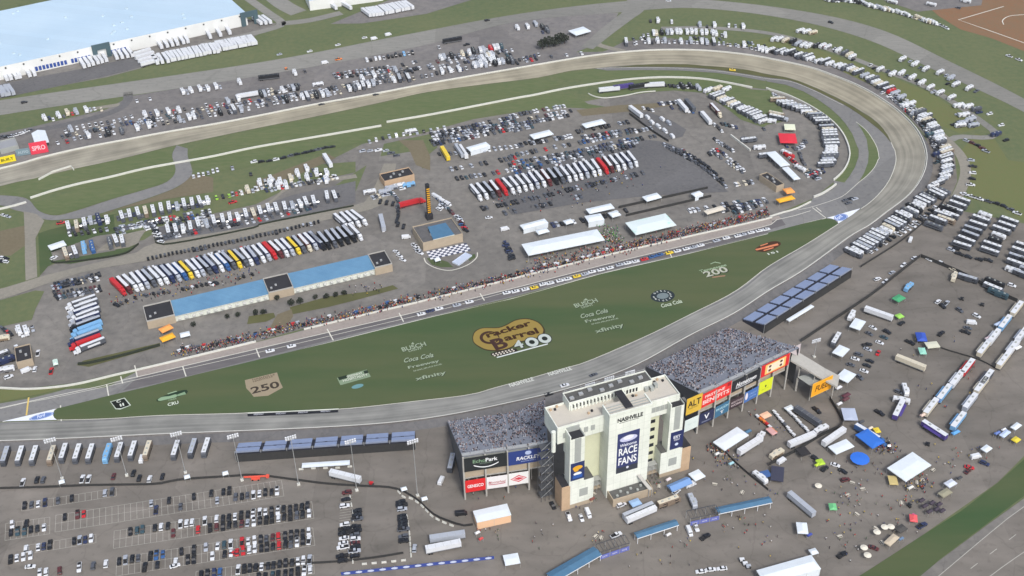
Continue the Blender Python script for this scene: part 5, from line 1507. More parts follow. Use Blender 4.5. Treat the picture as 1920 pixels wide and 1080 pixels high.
def car_body(mb, kind, c):
    p = paint(c)
    if kind == 'sedan':
        loft(mb, [(-2.3, .78, .45, .8), (-2.1, .9, .3, .95), (-.9, .92, .28, 1.0), (.8, .92, .28, .98), (1.9, .9, .3, .86), (2.32, .74, .4, .7)], p)
    elif kind == 'suv':
        loft(mb, [(-2.35, .86, .5, 1.0), (-2.2, .96, .35, 1.12), (-.9, .97, .33, 1.14), (.9, .97, .33, 1.1), (2.0, .95, .35, 1.0), (2.4, .8, .45, .84)], p)
    elif kind == 'pickup':
        loft(mb, [(-2.85, .95, .5, 1.1), (-2.7, 1.0, .42, 1.18), (.9, 1.0, .4, 1.18), (2.4, .98, .42, 1.1), (2.85, .84, .5, .9)], p)
        mb.box(-2.65, -.75, -.82, .82, 1.185, 1.2, m_under)
    elif kind == 'van':
        loft(mb, [(-2.8, .98, .4, 2.1), (-2.6, 1.0, .35, 2.3), (1.4, 1.0, .35, 2.3), (2.0, .98, .35, 1.5), (2.8, .86, .4, 1.1)], p)
    elif kind == 'race':
        loft(mb, [(-2.45, .86, .3, .9), (-2.2, .98, .16, .98), (0, 1.0, .14, .92), (1.8, .98, .14, .78), (2.45, .86, .16, .55)], p)
    hx = {'sedan': (1.4, -1.35, .33), 'suv': (1.5, -1.4, .37), 'pickup': (1.8, -1.75, .4), 'van': (1.8, -1.8, .36), 'race': (1.5, -1.4, .33)}[kind]
    for x in hx[:2]:
        for s in (-1, 1):
            w = .93 if kind in ('sedan', 'race') else 1.0
            mb.cyl((x, s * (w - .2), hx[2]), (x, s * (w + .02), hx[2]), hx[2], hx[2], m_tyre, 8)
def car_cabin(mb, kind, c):
    p = paint(c)
    x0, x1, xr0, xr1, w, z0, z1 = {'sedan': (-1.75, 1.0, -1.0, .25, .82, .97, 1.42), 'suv': (-2.2, 1.0, -1.9, .3, .88, 1.12, 1.72), 'pickup': (-.75, 1.3, -.45, .6, .9, 1.16, 1.82),
                                   'van': (-2.5, 1.9, -2.5, 1.3, .94, 2.2, 2.42), 'race': (-1.6, .8, -.8, .2, .78, .9, 1.28)}[kind]
    wr = w * .84
    v = [(x0, -w, z0), (x1, -w, z0), (x1, w, z0), (x0, w, z0), (xr0, -wr, z1), (xr1, -wr, z1), (xr1, wr, z1), (xr0, wr, z1)]
    mb.add(v, [(0, 1, 5, 4), (1, 2, 6, 5), (2, 3, 7, 6), (3, 0, 4, 7)], m_glass if kind != 'van' else p)
    mb.add([(xr0, -wr, z1 + .01), (xr1, -wr, z1 + .01), (xr1, wr, z1 + .01), (xr0, wr, z1 + .01)], [(0, 1, 2, 3)], p)
    if kind == 'van':
        mb.add([(2.02, -.8, 1.56), (1.42, -.84, 2.28), (1.42, .84, 2.28), (2.02, .8, 1.56)], [(3, 2, 1, 0)], m_glass)
def coach_parts(kind, c, R=None):
    s = shell(c)
    b = MB(); kids = []
    if kind == 'coach':
        L, W, H = 11.6, 1.27, 3.5
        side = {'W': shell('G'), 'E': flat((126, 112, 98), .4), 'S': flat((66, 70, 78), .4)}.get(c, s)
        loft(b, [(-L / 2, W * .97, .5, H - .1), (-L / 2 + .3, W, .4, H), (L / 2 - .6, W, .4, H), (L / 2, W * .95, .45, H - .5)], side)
        b.box(-L / 2 + .2, L / 2 - .9, -W * .9, W * .9, H + .004, H + .05, s)
        b.box(-L / 2 + .3, L / 2 - .7, -W - .012, W + .012, .5, 1.1, m_under)
        b.box(-1.5, 2.4, -W - .45, -W - .013, .8, 2.9, side)
        w = MB(); w.add([(L / 2 + .02, -W * .85, 1.5), (L / 2 + .02, W * .85, 1.5), (L / 2 - .1, W * .82, 2.7), (L / 2 - .1, -W * .82, 2.7)], [(0, 1, 2, 3)], m_glass); kids.append(('windscreen', w))
        for y in (-1, 1):
            w = MB(); yy = y * (W + .02)
            w.add([(-3.8, yy, 2.0), (4.6, yy, 2.0), (4.6, yy, 2.6), (-3.8, yy, 2.6)], [(0, 1, 2, 3)], m_glass); kids.append(('side_window', w))
        for x in (-3.4, .2, 3.4):
            w = MB(); w.box(x - .55, x + .55, -.4, .4, H + .055, H + .36, m_greyp, inset=(.1, .1, .1, .1)); kids.append(('roof_unit', w))
        wheels = (-3.2, -2.2, 3.8)
    elif kind == 'camper':
        L, W, H = 8.4, 1.25, 3.1
        loft(b, [(-L / 2, W * .97, .7, H - .2), (-L / 2 + .3, W, .55, H), (L / 2 - .5, W, .55, H - .02), (L / 2, W * .92, .8, H - .5)], s)
        b.box(-L / 2 + .4, L / 2 - .8, -W - .012, W + .012, .6, 1.9, flat({'W': (112, 112, 116), 'E': (130, 112, 92), 'S': (76, 80, 90)}.get(c, (70, 72, 78)), .5))
        b.box(-1.0, 1.8, W + .013, W + .6, .8, 2.7, s)
        b.cyl((L / 2, 0, .55), (L / 2 + 1.2, 0, .55), .1, .08, m_under, 5)
        for x in (-1.8, 1.6):
            w = MB(); w.box(x - .5, x + .5, -.38, .38, H + .005, H + .32, m_greyp, inset=(.1, .1, .1, .1)); kids.append(('roof_unit', w))
        w = MB(); w.add([(-3.0, -W - .02, 1.7), (-1.2, -W - .02, 1.7), (-1.2, -W - .02, 2.3), (-3.0, -W - .02, 2.3)], [(0, 1, 2, 3)], m_glass); kids.append(('side_window', w))
        wheels = (-.5, .5)
    elif kind == 'hauler':
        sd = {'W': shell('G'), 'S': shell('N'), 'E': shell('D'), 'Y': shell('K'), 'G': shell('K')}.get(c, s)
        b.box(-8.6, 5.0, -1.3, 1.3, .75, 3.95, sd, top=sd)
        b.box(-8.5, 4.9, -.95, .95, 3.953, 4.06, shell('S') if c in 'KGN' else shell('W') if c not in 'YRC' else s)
        b.box(-8.62, -8.605, -1.1, 1.1, 1.0, 3.8, m_greyp)
        b.box(-8.4, 4.8, -1.312, 1.312, .9, 1.5, flat((40, 42, 48), .4))
        b.box(-5.5, 1.5, -1.314, 1.314, 1.9, 3.2, s)
        t = MB(); loft(t, [(4.4, 1.1, .8, 2.0), (5.4, 1.15, .6, 2.2)], m_under)
        loft(t, [(5.45, 1.2, .6, 3.6), (6.2, 1.22, .6, 3.9), (7.6, 1.2, .6, 3.4)], paint(c)); loft(t, [(7.62, 1.1, .6, 2.1), (9.2, .95, .6, 1.8)], paint(c))
        t.add([(7.64, -1.0, 2.2), (7.64, 1.0, 2.2), (7.5, .95, 3.2), (7.5, -.95, 3.2)], [(0, 1, 2, 3)], m_glass)
        for x in (5.6, 6.6, 8.5):
            for y in (-1, 1): t.cyl((x, y * .8, .52), (x, y * 1.24, .52), .52, .52, m_tyre, 8)
        kids.append(('tractor', t))
        wheels = (-6.8, -5.6)
    elif kind == 'box':
        b.box(-8, 8, -1.3, 1.3, 1.1, 4.1, s)
        b.box(-7.9, 7.9, -1.308, 1.308, 1.1, 1.6, flat((110, 112, 116), .5))
        b.box(-7.9, 7.9, -.6, .6, .75, 1.09, m_under)
        for x in (-7, -3.5, 0, 3.5, 7): b.box(x - .04, x + .04, -1.28, 1.28, 4.103, 4.13, m_greyp)
        for y in (-.9, .9): b.bar((5, y, 0), (5, y, 1.1), .12, m_under)
        wheels = (-6.6, -5.4)
    elif kind == 'show':
        b.box(-7, 7, -1.3, 1.3, .6, 3.9, s, top=shell('W'))
        b.box(-7.01, 7.01, -1.32, 1.32, .6, 1.2, flat((70, 72, 80), .5))
        w = MB(); w.add([(-5, -1.33, 2.9), (5, -1.33, 2.9), (5, -2.6, 2.6), (-5, -2.6, 2.6)], [(0, 1, 2, 3)], s); w.add([(-5, -1.33, 2.86), (5, -1.33, 2.86), (5, -2.6, 2.56), (-5, -2.6, 2.56)], [(3, 2, 1, 0)], s)
        kids.append(('awning', w))
        for x in (-3, 2):
            w = MB(); w.box(x - .6, x + .6, -.4, .4, 3.905, 4.25, m_greyp); kids.append(('roof_unit', w))
        wheels = (-5, -4)
    elif kind == 'cart':
        b.box(-1.1, 1.1, -.6, .6, .3, .7, m_under); b.box(-.9, .3, -.55, .55, .71, 1.1, s)
        for x, y in ((-.8, -.5), (-.8, .5), (.8, -.5), (.8, .5)): b.bar((x, y, .7), (x, y, 1.8), .04, m_steel)
        w = MB(); w.box(-1.1, 1.0, -.65, .65, 1.8, 1.88, s); kids.append(('roof', w))
        wheels = (-.8, .8)
        for x in wheels:
            for y in (-1, 1): b.cyl((x, y * .45, .22), (x, y * .66, .22), .22, .22, m_tyre, 6)
        return b, kids
    for x in wheels:
        for y in (-1, 1):
            b.cyl((x, y * .95, .5), (x, y * 1.26, .5), .5, .5, m_tyre, 8)
    return b, kids
CARS = ('sedan', 'suv', 'pickup', 'van', 'race')
NAMES = dict(sedan='parked_car', suv='parked_car', pickup='pickup_truck', van='delivery_van', race='race_car', coach='motor_coach', camper='travel_trailer', hauler='race_transporter', box='semi_trailer', show='display_trailer', cart='utility_cart')
WORD = dict(sedan='sedan', suv='SUV', pickup='pickup truck', van='van', race='race car', coach='coach', camper='caravan', hauler='transporter', box='semi trailer', show='display trailer', cart='utility cart')
CATS = dict(sedan='car', suv='car', pickup='pickup truck', van='van', race='race car', coach='motorhome', camper='caravan', hauler='truck', box='trailer', show='trailer', cart='cart')
def meshes(kind, c, detail):
    key = (kind, c, detail)
    if key in _veh: return _veh[key]
    if kind in CARS:
        b = MB(); car_body(b, kind, c); kids = []
        if detail:
            k = MB(); car_cabin(k, kind, c); kids.append(('cabin', k.mesh('cabin')))
            if kind == 'race':
                s = MB(); s.box(-2.5, -2.3, -.8, .8, 1.0, 1.2, paint(c)); kids.append(('spoiler', s.mesh('spoiler')))
        else:
            car_cabin(b, kind, c)
        _veh[key] = (b.mesh(NAMES[kind]), kids)
    else:
        b, kids = coach_parts(kind, c)
        if detail:
            _veh[key] = (b.mesh(NAMES[kind]), [(n, k.mesh(n)) for n, k in kids])
        else:
            for n, k in kids:
                o = len(b.v); b.v += k.v; b.f += [[i + o for i in f] for f in k.f]; b.m += [b.mi(k.mats[q]) for q in k.m]
            _veh[key] = (b.mesh(NAMES[kind]), [])
    return _veh[key]
COUNT = {}
def put(kind, c, loc, rz, label, group=None, detail=True):
    me, kids = meshes(kind, c, detail)
    o = link(NAMES[kind], me)
    o.location = loc; o.rotation_euler = (0, 0, rz)
    for n, k in kids:
        link(n, k, o)
    COUNT[kind] = COUNT.get(kind, 0) + 1
    return tag(o, label, CATS[kind], group)
ORD = ('', 'second ', 'third ', 'fourth ', 'fifth ', 'sixth ', 'seventh ', 'eighth ', 'ninth ', 'tenth ', 'eleventh ', 'twelfth ', 'thirteenth ', 'fourteenth ', 'fifteenth ', 'sixteenth ', 'seventeenth ', 'eighteenth ', 'nineteenth ', 'twentieth ')
VR = random.Random(11)
def pick(weights):
    t = VR.random() * sum(w for _, w in weights)
    for k, w in weights:
        t -= w
        if t <= 0: return k
    return weights[-1][0]
CARMIX = [('sedan', 4), ('suv', 5), ('pickup', 3)]
CARCOL = [('W', 6.5), ('K', 6), ('G', 6), ('S', 5), ('N', 1.2), ('B', .6), ('T', 1), ('R', .5), ('D', .6), ('E', .5)]
RVCOL = [('W', 11), ('E', 1.6), ('S', 3), ('G', 1.2), ('K', .8)]
STUFF = MB()
def stuff_car(kind, c, loc, rz):
    STUFF.x = Matrix.Translation(loc) @ Matrix.Rotation(rz, 4, 'Z')
    p = paint(c)
    L, w, h0, h1 = {'sedan': (2.25, .9, .95, 1.4), 'suv': (2.35, .95, 1.1, 1.7), 'pickup': (2.8, .98, 1.15, 1.8), 'van': (2.7, 1, 2.2, 2.4)}[kind]
    STUFF.box(-L, L, -w, w, .25, h0, p, inset=(.12, .2, .05, .05))
    a, b_ = {'sedan': (-.75, .4), 'suv': (-.9, .4), 'pickup': (-.2, .4), 'van': (-.9, .6)}[kind]
    STUFF.box(L * a, L * b_, -w * .88, w * .88, h0 + .002, h1, m_glass, top=p, inset=(.3, .55, .12, .12))
def row(kinds, line, pat, head, where, n=None, group=None, jit=.25, fill=1.0, cols=None, detail=True, stuff=False, z=0.0, flip=.5, ends=('left', 'right'), turn=0.0):
    """Vehicles along a traced line. pat: a colour letter per place, '.' empty, or None for a drawn mix of n. head: pixel direction, 'a' along, 'p' across."""
    pts = P(line)
    N = len(pat) if pat else n
    g = resample([G(p, z) for p in pts], max(N, 2))
    items = []
    for i in range(N):
        if pat:
            c = pat[i]
            if c == '.': continue
            if c == '?': c = pick(cols or CARCOL)
        else:
            if VR.random() > fill: continue
            c = pick(cols or CARCOL)
        kind = kinds if isinstance(kinds, str) else pick(kinds)
        p = g[i]
        pp = proj(p)
        if head in ('a', 'p'):
            t = g[min(i + 1, N - 1)] - g[max(i - 1, 0)]
            rz = math.atan2(t.y, t.x) + (math.pi / 2 if head == 'p' else 0)
        else:
            rz = heading(pp, head)
        rz += turn + VR.gauss(0, .03)
        if VR.random() < flip: rz += math.pi
        p = p + Vector((VR.uniform(-jit, jit), VR.uniform(-jit, jit), 0))
        items.append((kind, c, p, rz))
    if stuff or not detail:
        for it in items:
            if stuff or it[0] in ('sedan', 'suv'): stuff_car(*it)
        if stuff: return
        items = [it for it in items if it[0] not in ('sedan', 'suv')]
    if N > 1 and kinds != 'box' and head != 'a':
        gap = sum((g[i + 1] - g[i]).length for i in range(N - 1)) / (N - 1)
        if gap > 4.7:
            for k, c, p, rz in items:
                if k in ('camper', 'coach') and VR.random() < .75 and z == 0:
                    sd = VR.choice((-1, 1)); al = VR.uniform(-2.5, 2.5)
                    stuff_car(VR.choice(('sedan', 'suv', 'pickup')), pick([('K', 4), ('G', 4), ('S', 2), ('N', 1), ('W', 1), ('R', .4)]), p + Vector((math.cos(rz) * al - math.sin(rz) * sd * gap / 2, math.sin(rz) * al + math.cos(rz) * sd * gap / 2, 0)), rz)
    seen = {}; tot = {}
    for k, c, p, rz in items: tot[(c, k)] = tot.get((c, k), 0) + 1
    for k, c, p, rz in items:
        i = seen.get((c, k), 0); seen[(c, k)] = i + 1
        m = tot[(c, k)]
        if m == 1: lb = f'only {PAL[c][1]} {WORD[k]} in {where}'
        elif i == 0: lb = f'{ends[0]}most {PAL[c][1]} {WORD[k]} of {where}'
        elif i == m - 1: lb = f'{ends[1]}most {PAL[c][1]} {WORD[k]} of {where}'
        elif i < 20: lb = f'{ORD[i]}{PAL[c][1]} {WORD[k]} from {ends[0]} in {where}'
        else: lb = f'{PAL[c][1]} {WORD[k]} near {ends[1]} end of {where}'
        if len(lb.split()) > 16: lb = ' '.join(w for w in lb.split() if w != 'the')
        put(k, c, p, rz, lb, group or 'vehicles in ' + where, detail)
def one(kind, c, at, head, label, detail=True, z=0.0, flip=0):
    p = P(at)[0]
    put(kind, c, G(p, z), heading(p, head) + (math.pi if flip else 0), label, None, detail)

# -------------------------------------------------- near car park, stall by stall
UP = (1, -19)
NL = 'parked cars in the near car park'
def lot(line, pat, where): row(CARMIX, line, pat, UP, where, group=NL, jit=.2)
lot('I 140 690 630 612', 'KGWN.G.K....SG', 'the short top stall row under the wavy fence')
lot('I 365 752 1293 605', 'K.DR..........S..K...K..K.KK', 'the half empty upper stall row of the near lot')
lot('I 880 715 1562 606', 'N...G.....S..GKGWWKKW', 'the stall row just under the half empty one')
lot('I 735 835 1732 690', 'KTT.KWK.WWW.W.WKKWKKWWWKWKKKKK', 'the upper line of the middle double row')
lot('I 975 845 1737 735', 'D...R.KDKKKDSWKKKWKKGKW', 'the lower line of the middle double row')
lot('I 65 840 250 812', 'KTTKKW', 'the left cluster of six stalls')
lot('I 72 797 150 788', 'W.K', 'the pair above the left cluster')
lot('I 148 932 517 873', 'W.WNK...KSNW', 'the sparse left row of the near lot')
lot('I 60 990 172 970', 'KWWW', 'the group of four at the left edge')
lot('I 672 1000 1737 838', 'KSKG.KBB..K.K.S.WTW.RWWKGDRKKKKW', 'the upper line of the red car double row')
lot('I 815 1035 1740 884', 'K.K..W.KK..W.KWRRWWKKKRKGWKW', 'the lower line of the red car double row')
lot('I 450 1037 600 1015', 'W.G.W', 'the three spaced cars left of that double row')
lot('I 1135 1078 1743 995', 'KKNB..WKKKWKKKKKWWS', 'the bottom stall row cut by the view')
lot('J 20 1092 307 1050', 'KKTKKKKWW', 'the lowest line at the bottom of the view')
lot('I 225 1065 340 1055', 'WW.D', 'the bottom left corner of the view')
one('sedan', 'R', 'I 1318 957', (10, 1), 'red car parked crosswise beside two other red cars')
one('sedan', 'W', 'I 172 1032', (10, -1), 'white car parked crosswise below the group of four')
one('sedan', 'W', 'I 985 1027', (10, -3), 'white car parked crosswise in the lower double row aisle')
row(CARMIX, 'J 512 615 500 690', 'DKW', (10, -1.5), 'the short column below the pole', group=NL, ends=('upper', 'lower'))
row(CARMIX, 'J 500 795 490 925', 'WKKWWW', (10, -1.5), 'the left column beside the empty stalls', group=NL, ends=('upper', 'lower'))
row(CARMIX, 'J 487 970 485 1000', 'KK', (10, -1.5), 'the foot of the left column', group=NL, ends=('upper', 'lower'))
row(CARMIX, 'J 570 720 555 970', 'KKG.KKGWDKSK', (10, -1.5), 'the second column of the trailer yard', group=NL, ends=('upper', 'lower'))
row(CARMIX, 'J 818 668 832 885', 'KKS.KKKKG.GK', (10, -1.5), 'the third column of the trailer yard', group=NL, ends=('upper', 'lower'))
one('suv', 'S', 'J 892 930', (1, -8), 'silver car parked alone beside the two silver trailers')
# stall lines
def stalls(line, n, up, dn):
    g = ground_line(line, n + 1, .055)
    t = g[-1] - g[0]; t.normalize()
    p0 = P(line)[0]
    u = G((p0[0] - .95, p0[1] + 18)) - G(p0); u.z = 0; u.normalize()
    mb = MB(); a = t * .07; b_ = u * .07
    for p in g:
        q0, q1 = p - u * up, p + u * dn
        mb.quad(q0 - a, q1 - a, q1 + a, q0 + a, m_stall)
    z = Vector((0, 0, .004))
    for k in ([-up] if up else []) + [0] + ([dn] if dn else []):
        mb.quad(g[0] + u * k - b_ + z, g[0] + u * k + b_ + z, g[-1] + u * k + b_ + z, g[-1] + u * k - b_ + z, m_stall)
    struct(mb.build('stall_marking'))
stalls('I 122 715 655 630', 15, 5.4, 0)
stalls('I 312 785 1590 585', 37, 5.4, 5.4)
stalls('I 640 875 1760 708', 33, 5.4, 5.4)
stalls('I 30 832 280 795', 8, 5.4, 5.4)
stalls('I 655 1028 1765 858', 33, 5.4, 5.4)
stalls('I 130 960 540 893', 12, 5.4, 0)
stalls('I 1100 1108 1765 1015', 20, 5.4, 5.4)
def stalls_side(line, n, L):
    g = ground_line(line, n + 1, .055); p0 = P(line)[0]
    u = G((p0[0] + 12, p0[1] - 1.8)) - G(p0); u.z = 0; u.normalize()
    mb = MB(); t = (g[-1] - g[0]).normalized() * .07
    for p in g: mb.quad(p - t, p + t, p + u * L + t, p + u * L - t, m_stall)
    struct(mb.build('stall_marking'))
stalls_side('J 478 610 455 1005', 26, 5.6)
# -------------------------------------------------- coach strip below the front stretch
CO = 'coaches parked below the front stretch'
BUSD = (6, -19)
for p, c, lb in (('I 33 412', 'S', 'silver coach cut by the left edge of the view'), ('I 115 410', 'W', 'white coach with dark awning second from the left edge'), ('I 194 408', 'W', 'plain white coach third from the left edge'), ('I 293 408', 'E', 'beige coach with rounded front and roof units'),
                 ('I 360 395', 'W', 'white coach just right of the beige one'), ('I 437 398', 'W', 'white coach above the yellow barrier'), ('I 510 398', 'W', 'white coach with reddish front end'), ('I 606 396', 'C', 'light blue coach with a wide slide-out'), ('I 672 390', 'W', 'white coach with grey awning right of the light blue one'),
                 ('I 748 382', 'W', 'slim white coach left of the maroon topped one'), ('I 831 380', 'E', 'beige coach with a small white van at its nose'), ('I 990 378', 'W', 'left coach of the three by the near bleacher'), ('I 1085 368', 'S', 'middle coach of the three by the near bleacher'), ('I 1160 364', 'W', 'right coach of the three by the near bleacher')):
    q = P(p)[0]
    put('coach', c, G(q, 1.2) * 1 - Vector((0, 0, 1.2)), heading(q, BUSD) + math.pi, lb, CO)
for p, c, k, lb in (('I 130 560', 'W', 'pickup', 'white pickup at the left end of the fence strip'), ('I 210 545', 'K', 'suv', 'black car left of the white service tent'), ('I 245 545', 'G', 'suv', 'dark grey car next to the black one left of the service tent'), ('I 465 540', 'W', 'pickup', 'left one of the two white pickups above the fence'), ('I 500 540', 'W', 'pickup', 'right one of the two white pickups above the fence'),
                    ('I 640 525', 'D', 'sedan', 'maroon car alone above the fence'), ('I 752 508', 'K', 'suv', 'upper black car above the fence strip'), ('I 785 535', 'K', 'suv', 'lower black car above the fence strip'), ('I 843 540', 'W', 'suv', 'white car below the beige coach'), ('I 915 525', 'K', 'sedan', 'dark car leaning beside the white cart'), ('I 800 428', 'W', 'van', 'small white van at the nose of the beige coach')):
    one(k, c, p, (5, -17), lb)
for p, lb in (('I 345 540', 'white service tent above the fence left of the pickups'), ('I 1050 512', 'white tent at the bend of the fence'), ('I 1265 492', 'white tent left of the near bleacher'), ('J 830 580', 'white tent where the fence turns down'), ('J 945 635', 'pale round tent beside the fence corner')):
    x, y = P(p)[0]
    tent(f'Z {x - 6} {y + 1} {x + 5} {y - 2} {x + 7} {y + 4} {x - 4} {y + 7}', 2.6, lb, rise=.7, name='canopy_tent')
one('box', 'W', 'J 505 540', (16, 4), 'grey white box truck trailer beside the wavy fence')
one('cart', 'R', 'J 650 568', (8, 1), 'small pink cart on the wavy fence line')
one('box', 'S', 'J 1078 880', (20, -3), 'upper silver trailer of the trailer yard')
one('box', 'W', 'J 1055 935', (20, -4), 'lower long white trailer of the trailer yard')
one('van', 'K', 'J 1155 735', (10, -1), 'black van with a white bonnet near the peach walled hall')
# boom lift
r = empty('boom_lift', 'orange boom lift lying along the wavy fence', 'lift', G('Y 380 755'), heading(P('Y 380 755')[0], (20, -1)))
m_or = flat((226, 92, 72), .5)
MB().box(-2, 2, -1, 1, .3, 1.2, m_or).build('chassis', r); MB().box(-5.5, 5, -.35, .35, 1.6, 2.2, m_or).build('boom', r); MB().box(5.1, 6.5, -.8, .8, 1.2, 2.3, m_or).build('basket', r)
for x in (-1.4, 1.4):
    for y in (-1, 1): MB().cyl((x, y * .8, .45), (x, y * 1.15, .45), .45, .45, m_tyre, 8).build('wheel', r)
# -------------------------------------------------- coaches along turn four and the right hand coach park
D8 = (110, 52)
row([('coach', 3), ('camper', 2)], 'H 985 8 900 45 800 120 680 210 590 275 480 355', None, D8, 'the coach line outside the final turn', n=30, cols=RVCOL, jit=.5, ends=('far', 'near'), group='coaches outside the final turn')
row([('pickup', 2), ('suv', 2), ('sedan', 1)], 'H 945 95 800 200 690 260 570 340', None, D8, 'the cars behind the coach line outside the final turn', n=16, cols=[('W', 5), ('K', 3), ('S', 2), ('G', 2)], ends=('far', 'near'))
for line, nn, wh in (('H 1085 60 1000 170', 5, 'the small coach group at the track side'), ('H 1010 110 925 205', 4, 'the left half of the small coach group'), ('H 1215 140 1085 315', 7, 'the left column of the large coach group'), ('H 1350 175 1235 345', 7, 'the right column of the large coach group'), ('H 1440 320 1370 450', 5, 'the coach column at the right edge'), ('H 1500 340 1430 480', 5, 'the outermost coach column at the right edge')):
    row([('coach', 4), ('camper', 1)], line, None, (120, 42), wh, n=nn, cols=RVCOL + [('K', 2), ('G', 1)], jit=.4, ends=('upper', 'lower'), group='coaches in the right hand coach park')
row([('pickup', 2), ('suv', 2)], 'H 1100 15 1190 45 1270 65 1340 90 1400 125', None, (120, 42), 'the dark cars along the dry grass edge', n=8, cols=[('K', 5), ('G', 2), ('W', 2)])
row([('suv', 2), ('pickup', 1)], 'H 1030 330 1090 360 1190 385 1240 390', None, (120, 42), 'the cars below the large coach group', n=5, cols=[('K', 3), ('S', 1), ('D', 1)])
row([('suv', 2), ('sedan', 2)], 'H 660 510 685 470 755 420 820 375', 'WSWW', (10, -6), 'the cars along the rising black fence', ends=('lower', 'upper'))
row([('suv', 2), ('sedan', 2)], 'H 905 385 970 405 1040 440', 'WWE', (10, 5), 'the cars along the falling black fence')
one('suv', 'W', 'H 615 495', (10, -4), 'white car beside the pole crossing near the far bleacher'); one('van', 'W', 'H 800 275', (3, -8), 'white van alone above the coach park corner')
one('coach', 'K', 'H 1270 525', (110, 45), 'black coach with white roof edge beside the falling fence', flip=1); one('coach', 'W', 'H 1262 555', (110, 45), 'white coach tucked beside the black one'); one('coach', 'T', 'H 1290 585', (110, 45), 'teal grey coach below the white one at the fence end')
one('camper', 'E', 'H 1045 490', (4, -10), 'beige trailer at the middle of the falling fence'); one('coach', 'S', 'H 1120 500', (10, 3), 'silver coach along the falling fence'); one('suv', 'W', 'H 1370 530', (10, 3), 'white car at the right end of the falling fence')
# -------------------------------------------------- show yard right of the far bleacher
one('camper', 'W', 'a 128 418', (-6, 10), 'short white trailer beside the upper awning tent'); one('box', 'W', 'a 310 412', (17, 6), 'long white trailer with dark flank right of the awning tent'); one('coach', 'W', 'a 22 585', (-6, 10), 'white trailer beside the middle awning tent')
one('box', 'E', 'a 525 745', (15, 6), 'big dark sided flat trailer below the mint canopy'); one('camper', 'C', 'a 515 225', (6, -6), 'pale blue boat shaped trailer beside the green canopy')
one('pickup', 'K', 'a 525 590', (8, 4), 'dark pickup at the nose of the mint canopy')
for p, c, k, h, lb in (('a 275 490', 'W', 'sedan', (8, 4), 'white car below the long white trailer'), ('a 250 530', 'G', 'sedan', (8, 4), 'dark grey car left of the white one in the show yard'), ('a 370 518', 'K', 'suv', (8, 4), 'black car with short shadow right of the show cars'), ('a 350 555', 'T', 'sedan', (8, 3), 'teal show car under the black one'), ('a 320 590', 'W', 'sedan', (8, 3), 'white show car above the red one'),
                       ('a 235 605', 'K', 'pickup', (9, -1), 'black pickup above the white show car'), ('a 310 660', 'R', 'sedan', (-5, 9), 'bright red show car with white nose'), ('a 240 635', 'S', 'sedan', (8, 3), 'silver show car left of the red one'), ('a 155 700', 'W', 'sedan', (8, 2), 'white show car at the left of the lower group'), ('a 180 672', 'G', 'suv', (8, 2), 'grey show car above the white one of the lower group'),
                       ('a 125 740', 'G', 'sedan', (9, 2), 'grey show car near the red edged awning'), ('a 255 715', 'K', 'sedan', (9, 3), 'black show car below the red one'), ('a 235 745', 'K', 'sedan', (9, 3), 'second black show car below the red one'), ('a 215 782', 'W', 'sedan', (9, 3), 'white show car at the foot of the show row'), ('a 185 825', 'G', 'suv', (7, 5), 'dark car at the corner of the lowest awning tent'), ('a 468 460', 'K', 'suv', (6, -4), 'black car alone right of the lime canopy'),
                       ('a 735 530', 'K', 'pickup', (7, -6), 'dark show rig right of the blue inflatable'), ('a 715 315', 'W', 'suv', (6, -5), 'white show car at the left of the empty arena'), ('a 770 325', 'S', 'pickup', (6, -6), 'silver show pickup at the left of the empty arena'), ('a 745 345', 'K', 'suv', (6, 5), 'black show car at the left of the empty arena'), ('a 860 372', 'G', 'suv', (6, 4), 'grey car inside the arena'), ('a 975 410', 'W', 'suv', (6, 3), 'white car with black roof in the arena'),
                       ('a 940 458', 'W', 'van', (9, 1), 'white van at the lower side of the arena'), ('a 900 520', 'K', 'pickup', (9, 3), 'black pickup under the white van of the arena'), ('a 915 492', 'G', 'sedan', (9, 2), 'grey car between the white van and black pickup'), ('a 875 298', 'K', 'cart', (6, 1), 'black kart at the start of the drag strip'), ('a 1012 338', 'K', 'cart', (6, 1), 'black kart at the end of the drag strip'),
                       ('a 320 1065', 'K', 'pickup', (8, 5), 'black pickup left of the purple trailer'), ('a 450 925', 'G', 'suv', (7, 3), 'grey car behind the small white trailer of the plaza')):
    one(k, c, p, h, lb)
one('camper', 'W', 'a 490 920', (3, 10), 'small white trailer standing upright in the plaza'); one('camper', 'W', 'a 465 990', (10, 2), 'white box trailer above the purple one'); one('show', 'V', 'a 445 1060', (6, -12), 'purple display trailer with white roof')
SD = (-7, 9)
for p, c, lb in (('a 1240 380', 'E', 'first display trailer of the upper right line'), ('a 1160 475', 'C', 'light blue display trailer of the upper right line'), ('a 1085 570', 'W', 'white display trailer of the upper right line'), ('a 1018 648', 'E', 'cream display trailer ending the upper right line'),
                 ('a 1270 560', 'S', 'silver display trailer of the line at the right edge'), ('a 1215 640', 'W', 'white display trailer of the line at the right edge'), ('a 1150 728', 'E', 'cream display trailer ending the line at the right edge'),
                 ('a 908 775', 'R', 'red display trailer at the top of the long middle line'), ('a 835 855', 'W', 'white display trailer of the long middle line'), ('a 750 950', 'C', 'light blue display trailer of the long middle line'), ('a 660 1045', 'E', 'cream display trailer ending the long middle line'),
                 ('a 1035 850', 'G', 'grey display trailer at the top of the parallel line'), ('a 1000 900', 'E', 'cream display trailer of the parallel line'), ('a 925 1010', 'S', 'silver display trailer of the parallel line'), ('c 995 190', 'C', 'light blue display trailer ending the parallel line')):
    one('show', c, p, SD, lb)
one('show', 'V', 'c 845 245', (17, 11), 'long purple display trailer across the foot of the two lines')
